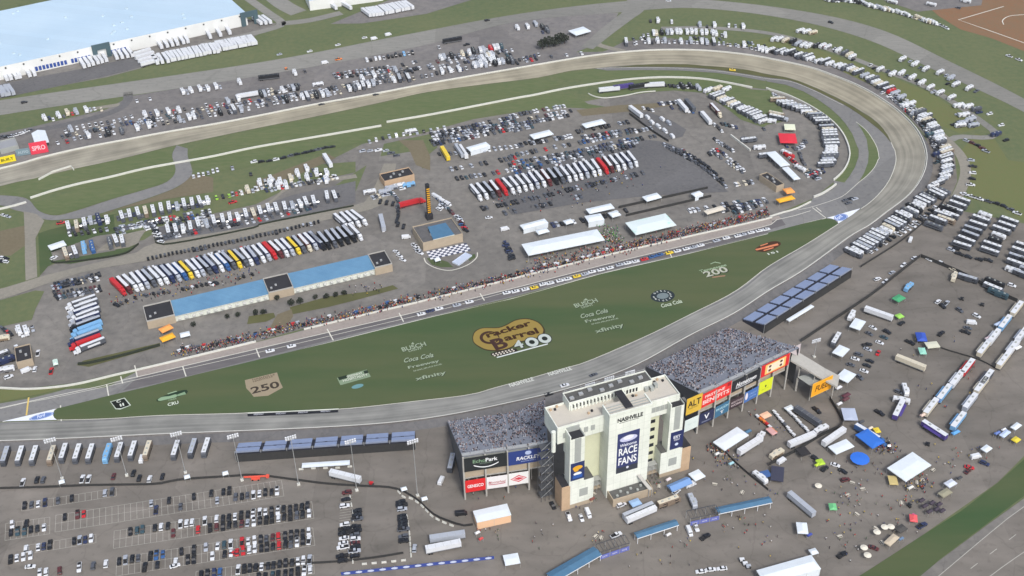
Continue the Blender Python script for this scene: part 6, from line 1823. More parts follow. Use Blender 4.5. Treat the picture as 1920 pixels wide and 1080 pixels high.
one('box', 'W', 'c 210 290', (13, -9), 'grey roofed trailer behind the white awning with blue base'); one('hauler', 'B', 'c 440 275', (17, 10), 'bright blue display rig behind the blue canopy')
one('box', 'S', 'b 1445 865', (13, 11), 'long grey trailer with dark flank at the end of the longest walkway')
one('box', 'W', 'b 1450 320', (12, -5), 'white trailer along the kart yard fence'); one('camper', 'W', 'b 1615 222', (8, -4), 'short white trailer at the corner of the kart yard fence'); one('camper', 'E', 'b 1240 430', (10, -6), 'beige trailer at the lower kart yard fence'); one('van', 'W', 'b 1282 480', (6, -4), 'white van beside the lower kart yard fence')
one('box', 'W', 'b 1015 370', (11, -7), 'white tank trailer beside the large grey canopy'); one('camper', 'W', 'b 1100 295', (4, -6), 'white cab end of the tank trailer'); one('camper', 'W', 'b 1100 630', (9, 7), 'white trailer in the corner of two fences')
one('coach', 'E', 'b 330 835', (14, -5), 'sand coloured trailer with an orange end on the tower plaza'); one('camper', 'S', 'b 530 830', (4, 9), 'silver trailer standing upright on the tower plaza'); one('box', 'S', 'b 75 925', (14, -6), 'silver twin trailer above the middle walkway'); one('box', 'W', 'b 95 950', (14, -6), 'white trailer against the silver twin trailer')
one('pickup', 'W', 'b 560 1035', (4, 9), 'white pickup with blue edge below the purple gate'); one('van', 'W', 'b 505 1075', (4, 9), 'white van below the purple gate')
one('suv', 'W', 'b 395 735', (6, -4), 'white car at the foot of the blue barrel tent'); one('van', 'W', 'b 515 680', (8, -3), 'white van along the blue barrel tent'); one('suv', 'W', 'K 615 685', (7, -3), 'white car against the tower annex')
one('pickup', 'W', 'K 320 752', (3, 8), 'white pickup with teal edge at the left pylon foot'); one('sedan', 'W', 'K 390 758', (3, 8), 'small white car at the left pylon foot'); one('van', 'W', 'K 428 735', (4, 9), 'white van at the left pylon foot'); one('suv', 'K', 'K 230 690', (4, 7), 'black and white car left of the tan pylon base')
one('pickup', 'W', 'K 585 855', (9, -4), 'white truck beside the bottom walkway gate'); one('pickup', 'K', 'K 1085 865', (8, -5), 'black pickup below the middle purple gate'); one('van', 'W', 'N 90 840', (3, -6), 'white van left of the left grandstand'); one('coach', 'S', 'N 190 680', (2, -9), 'silver trailer at the flank of the left grandstand')
row('sedan', 'K 1060 1060 1180 1040', 'WWW', (9, -1), 'the car row at the bottom edge beside the hall'); row('cart', 'K 1290 1000 1330 1035', 'WWS', (9, -1), 'the carts above the bottom hall')
for p, c, k, h, lb in (('c 1070 465', 'R', 'sedan', (9, 2), 'red show car beside the grass bank'), ('c 1060 490', 'D', 'sedan', (7, -6), 'maroon show car under the red one'), ('c 1110 400', 'W', 'van', (9, -2), 'white van above the red show car'), ('c 1165 440', 'N', 'suv', (8, 3), 'navy show car right of the white van'), ('c 720 780', 'P', 'cart', (8, 4), 'pink show kart near the grass bank'), ('c 95 410', 'K', 'suv', (8, 5), 'dark car beside the lime inflatable'), ('c 155 475', 'K', 'suv', (6, -5), 'dark car below the lime inflatable'),
                       ('c 222 450', 'W', 'sedan', (9, 3), 'white show car right of the lime inflatable'), ('c 270 490', 'K', 'sedan', (8, 4), 'black show car in the middle of the fan zone'), ('c 285 545', 'D', 'suv', (8, -2), 'maroon show car in the middle of the fan zone'), ('c 465 975', 'D', 'sedan', (8, 3), 'maroon car below the picnic tables'), ('c 690 710', 'K', 'cart', (6, 5), 'black kart left of the dark stalls'), ('c 770 835', 'N', 'pickup', (9, -5), 'navy pickup at the edge of the grass bank'), ('c 560 330', 'K', 'suv', (3, 8), 'dark car at the tail of the blue rig'),
                       ('c 805 322', 'K', 'cart', (5, 1), 'black barrel cart below the purple trailer'), ('c 265 1020', 'K', 'pickup', (8, -5), 'dark truck right of the bottom hall'), ('c 45 160', 'G', 'box', (9, 6), 'grey kart ramp in the kart yard'), ('b 1580 50', 'K', 'pickup', (7, 6), 'black pickup in the kart yard corner')):
    one(k, c, p, h, lb)
# kart yard clutter
row('cart', 'b 1330 50 1500 230', None, (8, 6), 'the kart line in the kart yard', n=9, cols=[('W', 4), ('S', 2), ('E', 1)])
row('cart', 'b 1220 70 1380 260', None, (8, 6), 'the second kart line in the kart yard', n=8, cols=[('W', 4), ('G', 2), ('R', 1)])
row('cart', 'b 1080 110 1230 240', None, (8, 6), 'the red kart line at the kart yard edge', n=7, cols=[('R', 2), ('O', 3), ('W', 2)])
tent('b 1300 20 1360 -5 1400 20 1340 45', 2.6, 'white canopy at the top of the kart yard', rise=.3, name='canopy_tent'); tent('b 1100 75 1170 45 1200 90 1130 110', 2.6, 'pale orange canopy in the kart yard', rgb=(236, 190, 160), rise=.3, name='canopy_tent'); tent('b 1150 200 1190 178 1250 230 1210 250', 2.6, 'pink grey canopy at the foot of the kart yard', rgb=(206, 160, 156), rise=.3, name='canopy_tent')
# dark stalls by the grass bank, picnic tables, round blue canopy
for k, (x, y) in enumerate(((790, 700), (835, 680), (880, 690), (820, 735), (865, 720), (900, 730), (770, 665))):
    tent(f'c {x - 22} {y + 2} {x + 8} {y - 16} {x + 24} {y} {x - 6} {y + 18}', 2.6, ('leftmost', 'top', 'right top', 'lower left', 'middle', 'lower right', 'detached upper left')[k] + ' dark stall of the stall block by the grass bank', rgb=(62, 54, 66), rise=.6, name='canopy_tent', group='dark stalls by the grass bank')
tent('c 875 620 935 585 965 625 900 650', 2.8, 'olive camouflage canopy above the dark stalls', rgb=(150, 146, 124), rise=.4, name='canopy_tent'); tent('c 600 840 650 815 680 850 630 880', 2.6, 'dark canopy beside the beige canopy', rgb=(74, 72, 70), rise=.5, name='canopy_tent'); tent('c 555 515 610 510 620 560 570 575', 2.2, 'sand yellow mat tent at the corner of the largest white tent', rgb=(196, 178, 120), rise=.2, name='canopy_tent')
tent('c 180 690 225 685 235 720 190 735', 2.6, 'pale green inflatable in the open fan zone', rgb=(110, 190, 130), rise=.8, name='canopy_tent'); tent('b 1405 370 1480 345 1530 400 1460 435', 3, 'black square canopy with white rim at the fence crossing', rgb=(44, 42, 44), rise=.1, name='canopy_tent'); tent('b 1200 520 1310 510 1300 640 1190 630', 2.6, 'dark blue shade sail block by the longest walkway', rgb=(58, 60, 78), rise=.1, name='canopy_tent'); tent('b 1100 560 1180 540 1190 590 1120 620', 2.4, 'blue shade sail beside the dark block', rgb=(62, 96, 150), rise=.1, name='canopy_tent')
tent('c 690 765 740 750 745 795 700 810', 2.6, 'bright pink kiosk canopy near the dark stalls', rgb=(224, 92, 96), rise=.6, name='canopy_tent')
for k, (at, w_, rgb, wh) in enumerate((('c 290 20', 10, (92, 54, 60), 'dark red stall above the silver canopy'), ('c 250 50', 8, (214, 216, 220), 'white stall left above the silver canopy'), ('c 390 165', 8, (70, 72, 78), 'dark stall behind the blue rig cab'), ('c 445 205', 8, (206, 196, 180), 'cream stall between the yellow canopy and blue rig'), ('c 780 120', 9, (216, 190, 176), 'pink cream stall at the lower end of the long trailer line'), ('c 870 30', 12, (70, 84, 150), 'navy awning beside the long trailer line'),
                                   ('c 985 230', 12, (92, 156, 210), 'light blue awning at the foot of the parallel line'), ('c 1250 235', 9, (96, 120, 180), 'blue stall at the right of the fan zone'), ('c 1290 215', 7, (216, 220, 228), 'white stall above the blue one at the right'), ('c 700 580', 9, (206, 206, 200), 'pale stall at the low corner of the largest tent'), ('c 1010 520', 8, (60, 62, 68), 'black stall right of the pale bank canopy'), ('c 640 905', 8, (96, 120, 150), 'blue stall at the tip of the picnic area'),
                                   ('a 95 930', 12, (86, 44, 56), 'maroon stall below the lowest awning tent'), ('a 45 880', 9, (206, 208, 214), 'white stall left below the lowest awning tent'), ('a 1120 450', 10, (190, 206, 230), 'pale blue awning of the upper right trailer line'), ('a 1055 545', 9, (216, 196, 200), 'pale pink awning of the upper right trailer line'), ('a 1255 610', 10, (222, 224, 226), 'white awning of the right edge trailer line'), ('a 720 950', 11, (64, 92, 170), 'blue tent beside the long middle line'), ('b 740 400', 7, (210, 212, 210), 'white stall in the queue by the grey canopy'), ('b 860 480', 8, (150, 190, 200), 'teal stall at the end of the queue'), ('b 1000 210', 10, (70, 110, 140), 'blue mat stall behind the large grey canopy'),
                                   ('b 330 615', 8, (216, 206, 208), 'pale stall at the top of the blue barrel tent'), ('b 1590 490', 9, (180, 206, 60), 'lime stall beside the black square canopy'), ('c 60 880', 8, (56, 70, 150), 'blue stall at the foot of the white square tent'), ('K 880 840', 8, (206, 206, 206), 'white stall at the end of the middle walkway'), ('K 450 640', 8, (120, 70, 60), 'red brown stall between pylon and annex'), ('b 40 560', 8, (214, 210, 204), 'white stall on the annex side'), ('J 1245 830', 8, (216, 216, 216), 'white stall below the peach walled hall'), ('J 1265 865', 7, (190, 70, 70), 'red stall below the peach walled hall'))):
    x, y = P(at)[0]; k_ = w_ / 1.5
    tent(f'Z {x - k_} {y + k_ * .3} {x + k_ * .7} {y - k_ * .6} {x + k_} {y + k_ * .3} {x - k_ * .6} {y + k_ * .9}', 2.6, wh, rgb=rgb, rise=.6, name='canopy_tent')
def parasol(at, rad, rgb, label, h=2.6):
    q = G(at); r = empty('parasol', label, 'parasol', q)
    MB().bar((0, 0, 0), (0, 0, h + .4), .06, m_steel).build('pole', r)
    s = MB(); n = 12
    s.add([(0, 0, h + .5)] + [(rad * math.cos(2 * math.pi * i / n), rad * math.sin(2 * math.pi * i / n), h) for i in range(n)], [(0, i + 1, (i + 1) % n + 1) for i in range(n)], flat(rgb, .7)); s.build('canopy', r)
parasol('c 373 432', 4.6, (44, 112, 214), 'large round bright blue parasol in the fan zone', 3)
for p, lb in (('c 482 893', 'left cream parasol by the beige canopy'), ('c 530 862', 'middle cream parasol by the beige canopy'), ('c 570 860', 'right cream parasol by the beige canopy'), ('c 400 992', 'cream parasol alone near the bottom grass edge'), ('c 422 1040', 'lowest white parasol near the grass edge'), ('c 112 600', 'single white parasol in the open fan zone')):
    parasol(p, 1.7, (222, 216, 200), lb)
# -------------------------------------------------- the left infield
CD = (-5, -20)
IC = 'coaches in the left infield camp'
row([('coach', 2), ('camper', 1)], 'E 690 150 1170 60', 'WWWEWWWSWWWW', CD, 'the upper coach row of the left infield camp', group=IC, ends=('left', 'right'))
row([('coach', 2), ('camper', 1)], 'E 388 208 428 205 475 195 515 172 560 168 605 168', 'WEWSNW', CD, 'the left coach group beside the red tent', group=IC)
row([('coach', 2), ('camper', 1)], 'E 945 226 1030 222 1120 195 1200 180 1300 160 1430 132 F 30 120 160 98 285 72 330 66', 'WWWWWSWWWWWEWWWWSWWW', CD, 'the long coach row on dark asphalt', group=IC, jit=.5)
row('coach', 'F 400 42 445 36', 'WW', CD, 'the pair at the right end of the long coach camp', group=IC)
row([('coach', 2), ('camper', 1)], 'E 375 362 425 350', 'EW', CD, 'the lower left pair of the camp', group=IC); row('coach', 'E 476 325 522 322', 'CB', CD, 'the blue coach pair in the camp', group=IC); row('coach', 'E 622 300 650 285 692 285', 'GWW', CD, 'the three by the camp corner', group=IC)
row(CARMIX, 'E 680 205 1180 110', None, (-5, -12), 'the car line under the upper coach row', n=26, fill=.8, stuff=True)
row(CARMIX, 'E 870 205 905 285', 'WKWWKW', (10, 2), 'the car column at the left end of the dark asphalt', ends=('upper', 'lower'))
row([('suv', 1), ('pickup', 1)], 'E 390 245 600 215', 'WKGKWKS', (-5, -12), 'the car line under the left coach group')
row([('coach', 1), ('camper', 3)], 'B 20 1040 80 1020 155 1035 200 1010 245 975 295 960 350 985 400 985', 'WWWEWWWW', (-4, -14), 'the upper trailer cluster of the camp', jit=.8)
row([('camper', 3), ('pickup', 2)], 'B 120 1055 180 1050 240 1020 300 1010 340 1035 400 1020 430 1000', None, (-4, -14), 'the lower trailer cluster of the camp', n=9, cols=RVCOL, jit=.8)
one('box', 'W', 'B 405 920', (14, 22), 'long white trailer at the tip of the trailer cluster'); one('pickup', 'R', 'E 345 178', (12, -2), 'red pickup at the corner of the left coach group'); one('pickup', 'R', 'E 1310 62', (12, -3), 'red pickup beneath the upper coach row'); one('suv', 'W', 'E 305 375', (10, -5), 'white car at the lower left corner of the camp')
row('suv', 'E 1220 38 1290 25', 'LKL', (-4, -10), 'the lime green car group beside the camp'); row(CARMIX, 'E 1330 15 1430 -5 F 100 -60', None, (-4, -12), 'the right hand car line of the upper camp', n=9, stuff=True)
row([('camper', 2), ('pickup', 1)], 'E 1310 15 1440 -15 F 80 -40', None, CD, 'the right hand coach line of the upper camp', n=6, cols=RVCOL)
# transporters
HD = (20, 21)
row('hauler', 'E 668 548 820 505 1015 462 1240 412 1425 372 F 60 350 210 318 340 285', 'RDWWSGWWNSBYWSGNWBGYGWNWSRDWSYGESN', HD, 'the long slanted transporter row', jit=.1, flip=0, group='transporters behind the blue garage')
row('hauler', 'F 350 295 440 275 560 240', 'KKGKKKW', HD, 'the dark end of the long transporter row', jit=.1, flip=0, group='transporters behind the blue garage')
row('hauler', 'F 480 182 530 170 580 160', 'WWWW', (21, 18), 'the short transporter row above the dark end', jit=.1, flip=0, group='transporters behind the blue garage')
row('hauler', 'd 615 408 630 425 625 470 640 490 650 515 640 545 655 590 660 625 640 665 640 700 680 735', 'WWSWSKCCNRW', (-22, 8), 'the left transporter stack', jit=.1, flip=0, ends=('upper', 'lower'), group='transporters at the left of the paddock')
row('hauler', 'Z 892 366 960 352 1010 341 1060 331 1120 318 1185 303', 'WWGDRWWWWSWDKGWWWSWWRDWWSW', (15, 19), 'the transporter row of the garage yard', jit=.1, flip=0, group='transporters in the garage yard')
row([('cart', 3), ('suv', 1)], 'E 835 382 1440 258 F 350 175', None, (-4, -10), 'the dark cart line behind the transporters', n=44, cols=[('K', 6), ('G', 3), ('S', 1)], group='dark carts behind the transporters')
row([('suv', 2), ('pickup', 1), ('cart', 2)], 'E 310 525 430 500 560 470', None, (-4, -10), 'the dark car line left of the transporters', n=14, cols=[('K', 6), ('G', 3), ('S', 1)])
row([('suv', 2), ('pickup', 1), ('cart', 2)], 'E 310 575 440 560 560 540', None, (-4, -10), 'the second dark car line left of the transporters', n=11, cols=[('K', 5), ('D', 3), ('G', 1)])
row([('cart', 2), ('suv', 1)], 'E 660 640 800 590 950 570 1100 540 1300 500 1420 470', None, (10, 4), 'the carts in front of the transporter noses', n=30, fill=.7, cols=[('K', 6), ('G', 3), ('W', 1)])
row([('suv', 1), ('cart', 2)], 'E 820 440 1000 405 1250 345 1420 315', None, (-4, -10), 'the gear line at the tails of the transporters', n=30, fill=.7, cols=[('K', 3), ('G', 3), ('W', 2), ('S', 3), ('R', 1)])
row([('camper', 2), ('pickup', 1)], 'E 110 790 130 810 155 790 185 775', 'WWWS', (-5, -14), 'the white trailers by the square black roof')
one('coach', 'N', 'E 25 965', (16, -6), 'navy coach at the left edge near the pit exit'); one('coach', 'W', 'E 0 935', (16, -6), 'white coach behind the navy one at the left edge'); one('van', 'W', 'E 150 1010', (12, -5), 'white van below the square black roof'); one('suv', 'W', 'E 198 1002', (2, -8), 'white car right of the white van below the black roof'); one('pickup', 'W', 'E 215 912', (2, -10), 'white pickup right of the square black roof'); one('pickup', 'R', 'E 290 1012', (2, -9), 'red pickup near the pit exit wall')
one('camper', 'E', 'E 15 835', (14, -2), 'beige trailer at the left edge'); one('camper', 'W', 'E 40 1010', (10, -2), 'white trailer near the pit exit bend'); one('suv', 'W', 'E 50 1045', (10, -4), 'white car at the pit exit bend')
tent('E 295 945 322 938 328 968 298 972', 2.8, 'mint white canopy on the grass strip by the pit exit', rgb=(206, 228, 216), name='canopy_tent')
row(CARMIX, 'E 5 375 30 370 30 400 5 395', 'WKWK', (10, 2), 'the four cars at the left edge of the infield'); row('sedan', 'W 35 698 75 706', 'WS', (10, 3), 'the two cars under the inner wall at the left'); row('suv', 'A 1090 998 1225 962', 'WWWSWW', (-3, -10), 'the white car line beside the bare earth'); row(CARMIX, 'A 1310 950 1410 985', 'S.K', (-3, -10), 'the pair right of the white car line')
row(CARMIX, 'B -10 915 80 908 200 880 290 860 380 838 430 830', None, (10, -2), 'the dark cars along the earth track', n=12, stuff=True, cols=[('K', 5), ('G', 2), ('W', 2)])
row(CARMIX, 'B 600 855 720 850 790 880', None, (10, -2), 'the tyre yard', n=6, fill=.8, stuff=True); row('camper', 'B 870 750 900 745', 'W.', (14, -3), 'the grass edge near the garage yard')
row(CARMIX, 'B 640 800 720 780 760 770 930 745 1060 725', None, (-3, -8), 'the cars on the grass edge', n=12, stuff=True, cols=[('W', 5), ('S', 2), ('K', 2)])
row([('pickup', 1), ('suv', 1)], 'F 700 60 790 80 800 140 790 180 830 200', None, (3, -9), 'the dark cars left of the scoring pylon', n=10, cols=[('K', 5), ('G', 2)]); row('hauler', 'F 880 75 880 75', 'R', (-20, 5), 'the yard left of the scoring pylon', flip=1)
row('camper', 'F 640 10 700 20 780 -20 860 -30', 'W.SSWC', (15, -3), 'the pale trailers above the scoring pylon'); row([('suv', 2), ('van', 1)], 'F 1010 30 1080 80 1060 60 1030 100', None, (9, 5), 'the white cars right of the scoring pylon', n=12, cols=[('W', 5), ('S', 3), ('E', 1)])
row(CARMIX, 'F 890 300 920 345', 'WWWSW', (9, 4), 'the white car column left of the chequered floor', ends=('upper', 'lower')); row('sedan', 'F 790 340 825 385', 'WWW', (9, 4), 'the white cars right of the blue garage', ends=('upper', 'lower')); one('van', 'W', 'F 845 260', (10, -1), 'white van left of the control building'); one('van', 'W', 'F 715 215', (3, 10), 'silver white van on the paddock lane'); one('box', 'S', 'F 712 190', (4, 16), 'silver trailer on the paddock lane')
row(CARMIX, 'F 1130 140 1180 220', None, (9, 4), 'the car column right of the control building', n=7, ends=('upper', 'lower'))
row([('suv', 2), ('cart', 2)], 'F 1400 290 1440 380', None, (9, -2), 'the dark cars at the left end of the longest marquee', n=8, cols=[('K', 4), ('N', 3), ('G', 1)], ends=('upper', 'lower'))
row('cart', 'F 390 598 500 575', 'KKK', (9, -2), 'the three black carts on the garden strip'); row('cart', 'F 0 690 50 680', 'KK', (9, -2), 'the two black carts by the earth patch')
one('van', 'W', 'F 1400 215', (9, -2), 'white van on the dark yard left of the tents'); one('sedan', 'W', 'F 1310 148', (9, -1), 'white car alone on the dark yard')
# -------------------------------------------------- pit road
pitc = ('G 20 562 75 551 125 541 175 522 215 516 270 502 315 492 365 477 410 466 450 452 500 441 550 430 605 413 650 403 695 394 745 381 790 367 830 356 885 345 930 335 980 323 1020 314 1060 303 1150 277 1205 262 1270 250 1300 242 1345 231 1390 221 1430 213')
PC = 'WWYWWWWYSWWWSWWRBBYWWSWSWWSWWW'
pts = P(pitc)
for i, p in enumerate(pts):
    c = PC[i]; n_ = PC[:i].count(c)
    q = (10, -2.4)
    put('race', c, G(p, .25), heading(p, q), f'{ORD[n_] if n_ else "first "}{PAL[c][1]} race car from the tower side in the pit lane queue', 'race cars queued in the pit lane')
for i, (p, c) in enumerate((('F 80 897', 'W'), ('F 200 870', 'W'), ('F 930 690', 'W'), ('F 980 672', 'N'), ('F 1030 660', 'W'), ('F 1130 640', 'S'), ('F 1200 622', 'W'), ('F 1410 570', 'W'))):
    q = P(p)[0]
    put('race', c, G(q, .25), heading(q, (10, -2.4)), ('white race car nearest the pit exit', 'white race car second from the pit exit', 'white race car at the left end of the middle group', 'navy race car of the middle group', 'white race car right of the navy one', 'silver race car of the middle group', 'white race car right of the silver one', 'white race car alone before the pit queue')[i], 'race cars in the lower pit lane')
for p, c, lb in (('S 870 580', 'G', 'rear left car of the four entering the pits'), ('S 905 610', 'G', 'lower car of the four entering the pits'), ('S 930 560', 'K', 'middle car of the four entering the pits'), ('S 975 563', 'S', 'leading car of the four entering the pits')):
    q = P(p)[0]; put('race', c, G(q, .2), heading(q, (10, -3)), lb, 'four cars entering the pits')
for p, z_, c, h, lb in (('B 370 591', 1.2, 'K', (10, -2), 'black race car on the left back stretch'), ('B 675 536', 1.2, 'K', (10, -2), 'black race car on the right back stretch'), ('C 1240 396', .4, 'Y', (10, 1), 'yellow safety car on the apron of the far turn'), ('M 655 155', 1.2, 'G', (10, -4), 'leading grey race car on the front stretch'), ('M 310 278', 1.6, 'W', (10, -3), 'white race car on the front stretch trailing smoke'), ('M 120 382', 2.0, 'K', (10, -3), 'black race car last on the front stretch')):
    q = P(p)[0]; put('race', c, G(q, z_), heading(q, h), lb)
PK = [('K', 5), ('G', 3), ('S', 1), ('W', 1.5), ('R', 1.2), ('B', .6)]
row('cart', 'E 1000 905 1440 812 F 150 770 600 675 900 600', None, (10, -3), 'the crew carts along the lower pit wall', n=44, fill=.8, cols=PK, jit=1.6, group='crew carts along the pit wall')
row('cart', 'F 960 590 1440 480 G 300 400 700 300 1000 225 1430 120', None, (10, -3), 'the crew carts along the upper pit wall', n=64, fill=.85, cols=PK, jit=1.8, group='crew carts along the pit wall')
# -------------------------------------------------- the garage yard rows: near rows one by one, far rows as one mass
WCOL = CARCOL
row(CARMIX, 'C 0 955 250 905 500 850 700 800', None, (8, 10), 'the lowest garage yard car row', n=34, fill=.9, stuff=True, cols=WCOL + [('T', 2)])
row(CARMIX, 'B 1130 1010 1440 958 C 0 925 300 870 600 805 800 770', None, (8, 10), 'the second garage yard car row', n=50, fill=.9, stuff=True)
for line, n_, f_ in (('A 300 785 520 735 760 690 1000 640 1430 565', 46, .45), ('B 0 585 250 530 480 500 720 440', 40, .5), ('B 760 420 1000 370 1440 285', 44, .5), ('B 10 520 300 470', 16, .5), ('C 0 365 170 330 420 300', 16, .5), ('C 660 225 900 215 1200 225 1420 262', 34, .4), ('I -20 430 60 425', 3, .0), ('A 350 770 700 710 1000 655 1420 580', 50, .5), ('B 20 570 450 495 700 440 1000 385 1430 310', 70, .6), ('B 450 440 760 400', 22, .7), ('B 620 420 900 350', 16, .6), ('B 1020 350 1400 285', 24, .7), ('E 300 540 560 490', 22, .8), ('E 320 600 560 555', 18, .8), ('E 650 215 1180 130', 40, .7), ('E 930 260 1430 165 F 300 95', 46, .5), ('E 660 235 1170 150', 30, .4), ('B 60 1075 450 1000', 18, .8), ('C 0 975 250 925 500 870 700 815', 34, .7), ('C 380 780 700 730', 18, .8), ('C 0 830 330 770', 20, .7),
                     ('D 700 560 800 650 870 720 920 800 960 900', 40, .7), ('T 60 350 300 480 480 580 600 700 640 850 660 1000', 44, .6), ('S 350 40 420 200 560 300', 16, .7), ('C 1150 560 1300 640 1430 740', 20, .6), ('C 1060 640 1180 740', 10, .8), ('G 1000 110 1300 60', 14, .6), ('F 640 40 760 10 800 60', 14, .8), ('F 1000 20 1100 120', 14, .8), ('H 1080 200 960 330', 4, .0), ('E 100 880 60 960', 6, .8), ('E 10 770 60 800', 5, .8),
                     ('Z 905 392 990 376 1090 352 1205 326', 46, .7), ('Z 930 404 1010 388 1120 362', 24, .4), ('Z 880 352 960 338 1060 318', 26, .5), ('C 0 690 330 628', 22, .6), ('B 1000 780 1440 690', 26, .7), ('C 860 820 1040 900 1190 1020', 26, .8), ('C 900 610 1060 640', 8, .7), ('C 1180 700 1260 720', 5, .8), ('G 520 140 640 110', 6, .8), ('G 230 190 420 160', 9, .8), ('G 1180 110 1420 50', 18, .8), ('T 120 900 330 960 420 880', 10, .6), ('S 440 300 620 250', 10, .7),
                     ('B 1100 955 1440 893 C 0 880 320 818', 28, .85), ('C 360 812 780 725', 20, .9), ('B 990 800 1440 705', 26, .9), ('C 0 712 330 650', 20, .9), ('B 990 760 1440 665 C 0 655 290 600', 44, .85), ('C 370 745 650 690', 14, .8), ('B 1030 870 1180 860 1440 830 C 100 800', 18, .7), ('B 1000 815 1440 730', 26, .8), ('C 0 740 110 715', 8, .8),
                     ('C 1110 870 1160 850 1300 960', 14, .9), ('C 1140 790 1240 850', 10, .9), ('C 1130 860 1290 970', 12, .9), ('C 740 610 790 625', 3, 1), ('C 830 588 920 580', 7, 1), ('C 870 830 1050 930 1200 1050', 30, .9), ('C 960 850 1020 900', 8, .9), ('C 1260 1040 1350 1030', 8, .8), ('G 1250 120 1430 60', 12, .9)):
    row(CARMIX, line, None, (8, 10), '', n=n_, fill=f_, stuff=True, cols=[('K', 5), ('G', 3), ('S', .7)] if line[:5] in ('C 870', 'Z 905', 'Z 930', 'C 860') else CARCOL)
row('van', 'C 760 665 790 700 820 715 860 745 900 772', 'WWWWW', (9, 8), 'the white van line on the dark patch'); row('van', 'C 842 675 880 700', 'WS', (9, 8), 'the pair of vans on the dark patch')
for p, c, k, h, lb in (('C 958 612', 'W', 'box', (13, 15), 'white trailer at the top of the garage yard'), ('C 1000 608', 'G', 'box', (13, 15), 'dark trailer beside the white one at the top of the yard'), ('C 1090 680', 'W', 'box', (13, 15), 'white trailer among cables in the garage yard'), ('C 1145 635', 'E', 'hauler', (14, 15), 'long beige truck near the far turn camp'), ('C 695 645', 'W', 'box', (13, 10), 'pale pink trailer on the black barrier end'), ('B 1065 880', 'Y', 'box', (6, 10), 'yellow trailer left of the silver pair'),
                       ('B 1145 865', 'S', 'box', (12, 18), 'left silver trailer of the pair in the garage yard'), ('B 1165 870', 'W', 'box', (12, 18), 'right white trailer of the pair in the garage yard'), ('U 620 492', 'W', 'box', (20, -2), 'white trailer at the left end of the infield camp row'), ('U 735 470', 'V', 'box', (20, -3), 'purple trailer of the infield camp row'), ('U 865 465', 'K', 'box', (20, -3), 'black trailer of the infield camp row'), ('U 985 455', 'W', 'box', (20, -1), 'white trailer at the right end of the infield camp row')):
    one(k, c, p, h, lb)
row([('pickup', 2), ('camper', 1)], 'U 1080 440 1160 450 1200 455 1290 455 1350 470', None, (6, 8), 'the pickup group on the turn grass', n=9, cols=[('W', 3), ('K', 3), ('S', 2)])
row([('coach', 3), ('camper', 2)], 'U 1485 530 1560 570 1650 610 1740 660 1820 700 1880 745', None, (20, -7), 'the slanted coach row along the earth lane', n=16, cols=RVCOL, group='coaches inside the far turn')
row('camper', 'U 1430 490 1540 470 1580 480', 'WEW', (20, -8), 'the three trailers at the head of the slanted row')
row([('coach', 3), ('camper', 2)], 'T 110 425 230 480 370 530 500 590 620 680 670 770 690 880 710 960 700 1020 S 680 120 650 200', None, (20, -1), 'the coach arc inside the far turn wall', n=30, cols=RVCOL, group='coaches inside the far turn', jit=.4)
row([('coach', 1), ('camper', 2)], 'T 90 590 110 640 160 640', 'EWS', (14, 3), 'the three trailers above the red canopy'); row([('pickup', 2), ('suv', 2), ('camper', 1)], 'D 90 860 150 920 180 960', None, (10, 5), 'the red and white cluster under the red canopy', n=9, cols=[('R', 3), ('W', 3), ('K', 2)]); row('camper', 'D 10 690 40 660', 'WE', (14, 2), 'the two trailers at the grass corner')
row([('coach', 2), ('camper', 1)], 'C 1330 800 1380 830 1430 885', 'WWW', (18, -2), 'the three coaches beside the white barrier'); row(CARMIX, 'S 400 240 560 340', None, (10, -3), 'the cars near the pit entry wall', n=8, stuff=True)
# -------------------------------------------------- outside the back stretch and the far turn
BD = (-8, -17)
MIX = [('camper', 5), ('pickup', 3), ('suv', 3), ('coach', 1)]
BK = 'vehicles along the back stretch'
row(MIX, 'A 335 805 470 778 700 745 950 690 1200 650 1430 612', None, BD, 'the wall side row of the left back stretch', n=30, fill=.9, cols=RVCOL + [('K', 2), ('G', 2)], detail=False, group=BK, jit=1.2)
row(MIX, 'B 15 602 190 567 460 525 700 468 900 440 1170 390 1440 348', None, BD, 'the wall side row of the middle back stretch', n=56, fill=.95, cols=RVCOL + [('K', 2), ('G', 2), ('N', 1)], detail=False, group=BK, jit=1.0)
row([('camper', 2), ('pickup', 2), ('suv', 2)], 'A 370 745 415 730 520 705 620 692 740 660', None, BD, 'the loose second row of the left back stretch', n=12, cols=RVCOL + [('K', 1)], detail=False, group=BK)
row('camper', 'A 820 652 875 648 920 640 1010 628', 'WWWW', BD, 'the four trailers of the second back stretch row', detail=False); row('camper', 'A 1030 525 1085 515 1128 508 1168 508 1215 495', 'WWWWW', BD, 'the five trailers near the crossing road', detail=False); row([('camper', 2), ('pickup', 1)], 'A 770 572 845 560', 'WW', BD, 'the pair beside the crossing road', detail=False)
row([('camper', 2), ('pickup', 1)], 'A 1160 595 1245 585 1295 575 1340 565', 'WWSW', BD, 'the four behind the wall side row', detail=False); one('box', 'W', 'A 1395 550', (18, -3), 'large white trailer behind the wall side row', detail=False); one('camper', 'W', 'A 1350 470', BD, 'white trailer alone by the highway', detail=False)
row([('camper', 1), ('suv', 1)], 'A 255 672 282 672 312 675 350 650 460 632 500 625 550 612 572 620', 'WWWESWWE', BD, 'the left edge group along the lane', detail=False); row(CARMIX, 'A 10 775 90 765 170 735', None, (10, -3), 'the cars behind the white arched tent', n=7, detail=False); one('pickup', 'R', 'A 378 800', BD, 'red pickup right of the pale red board', detail=False)
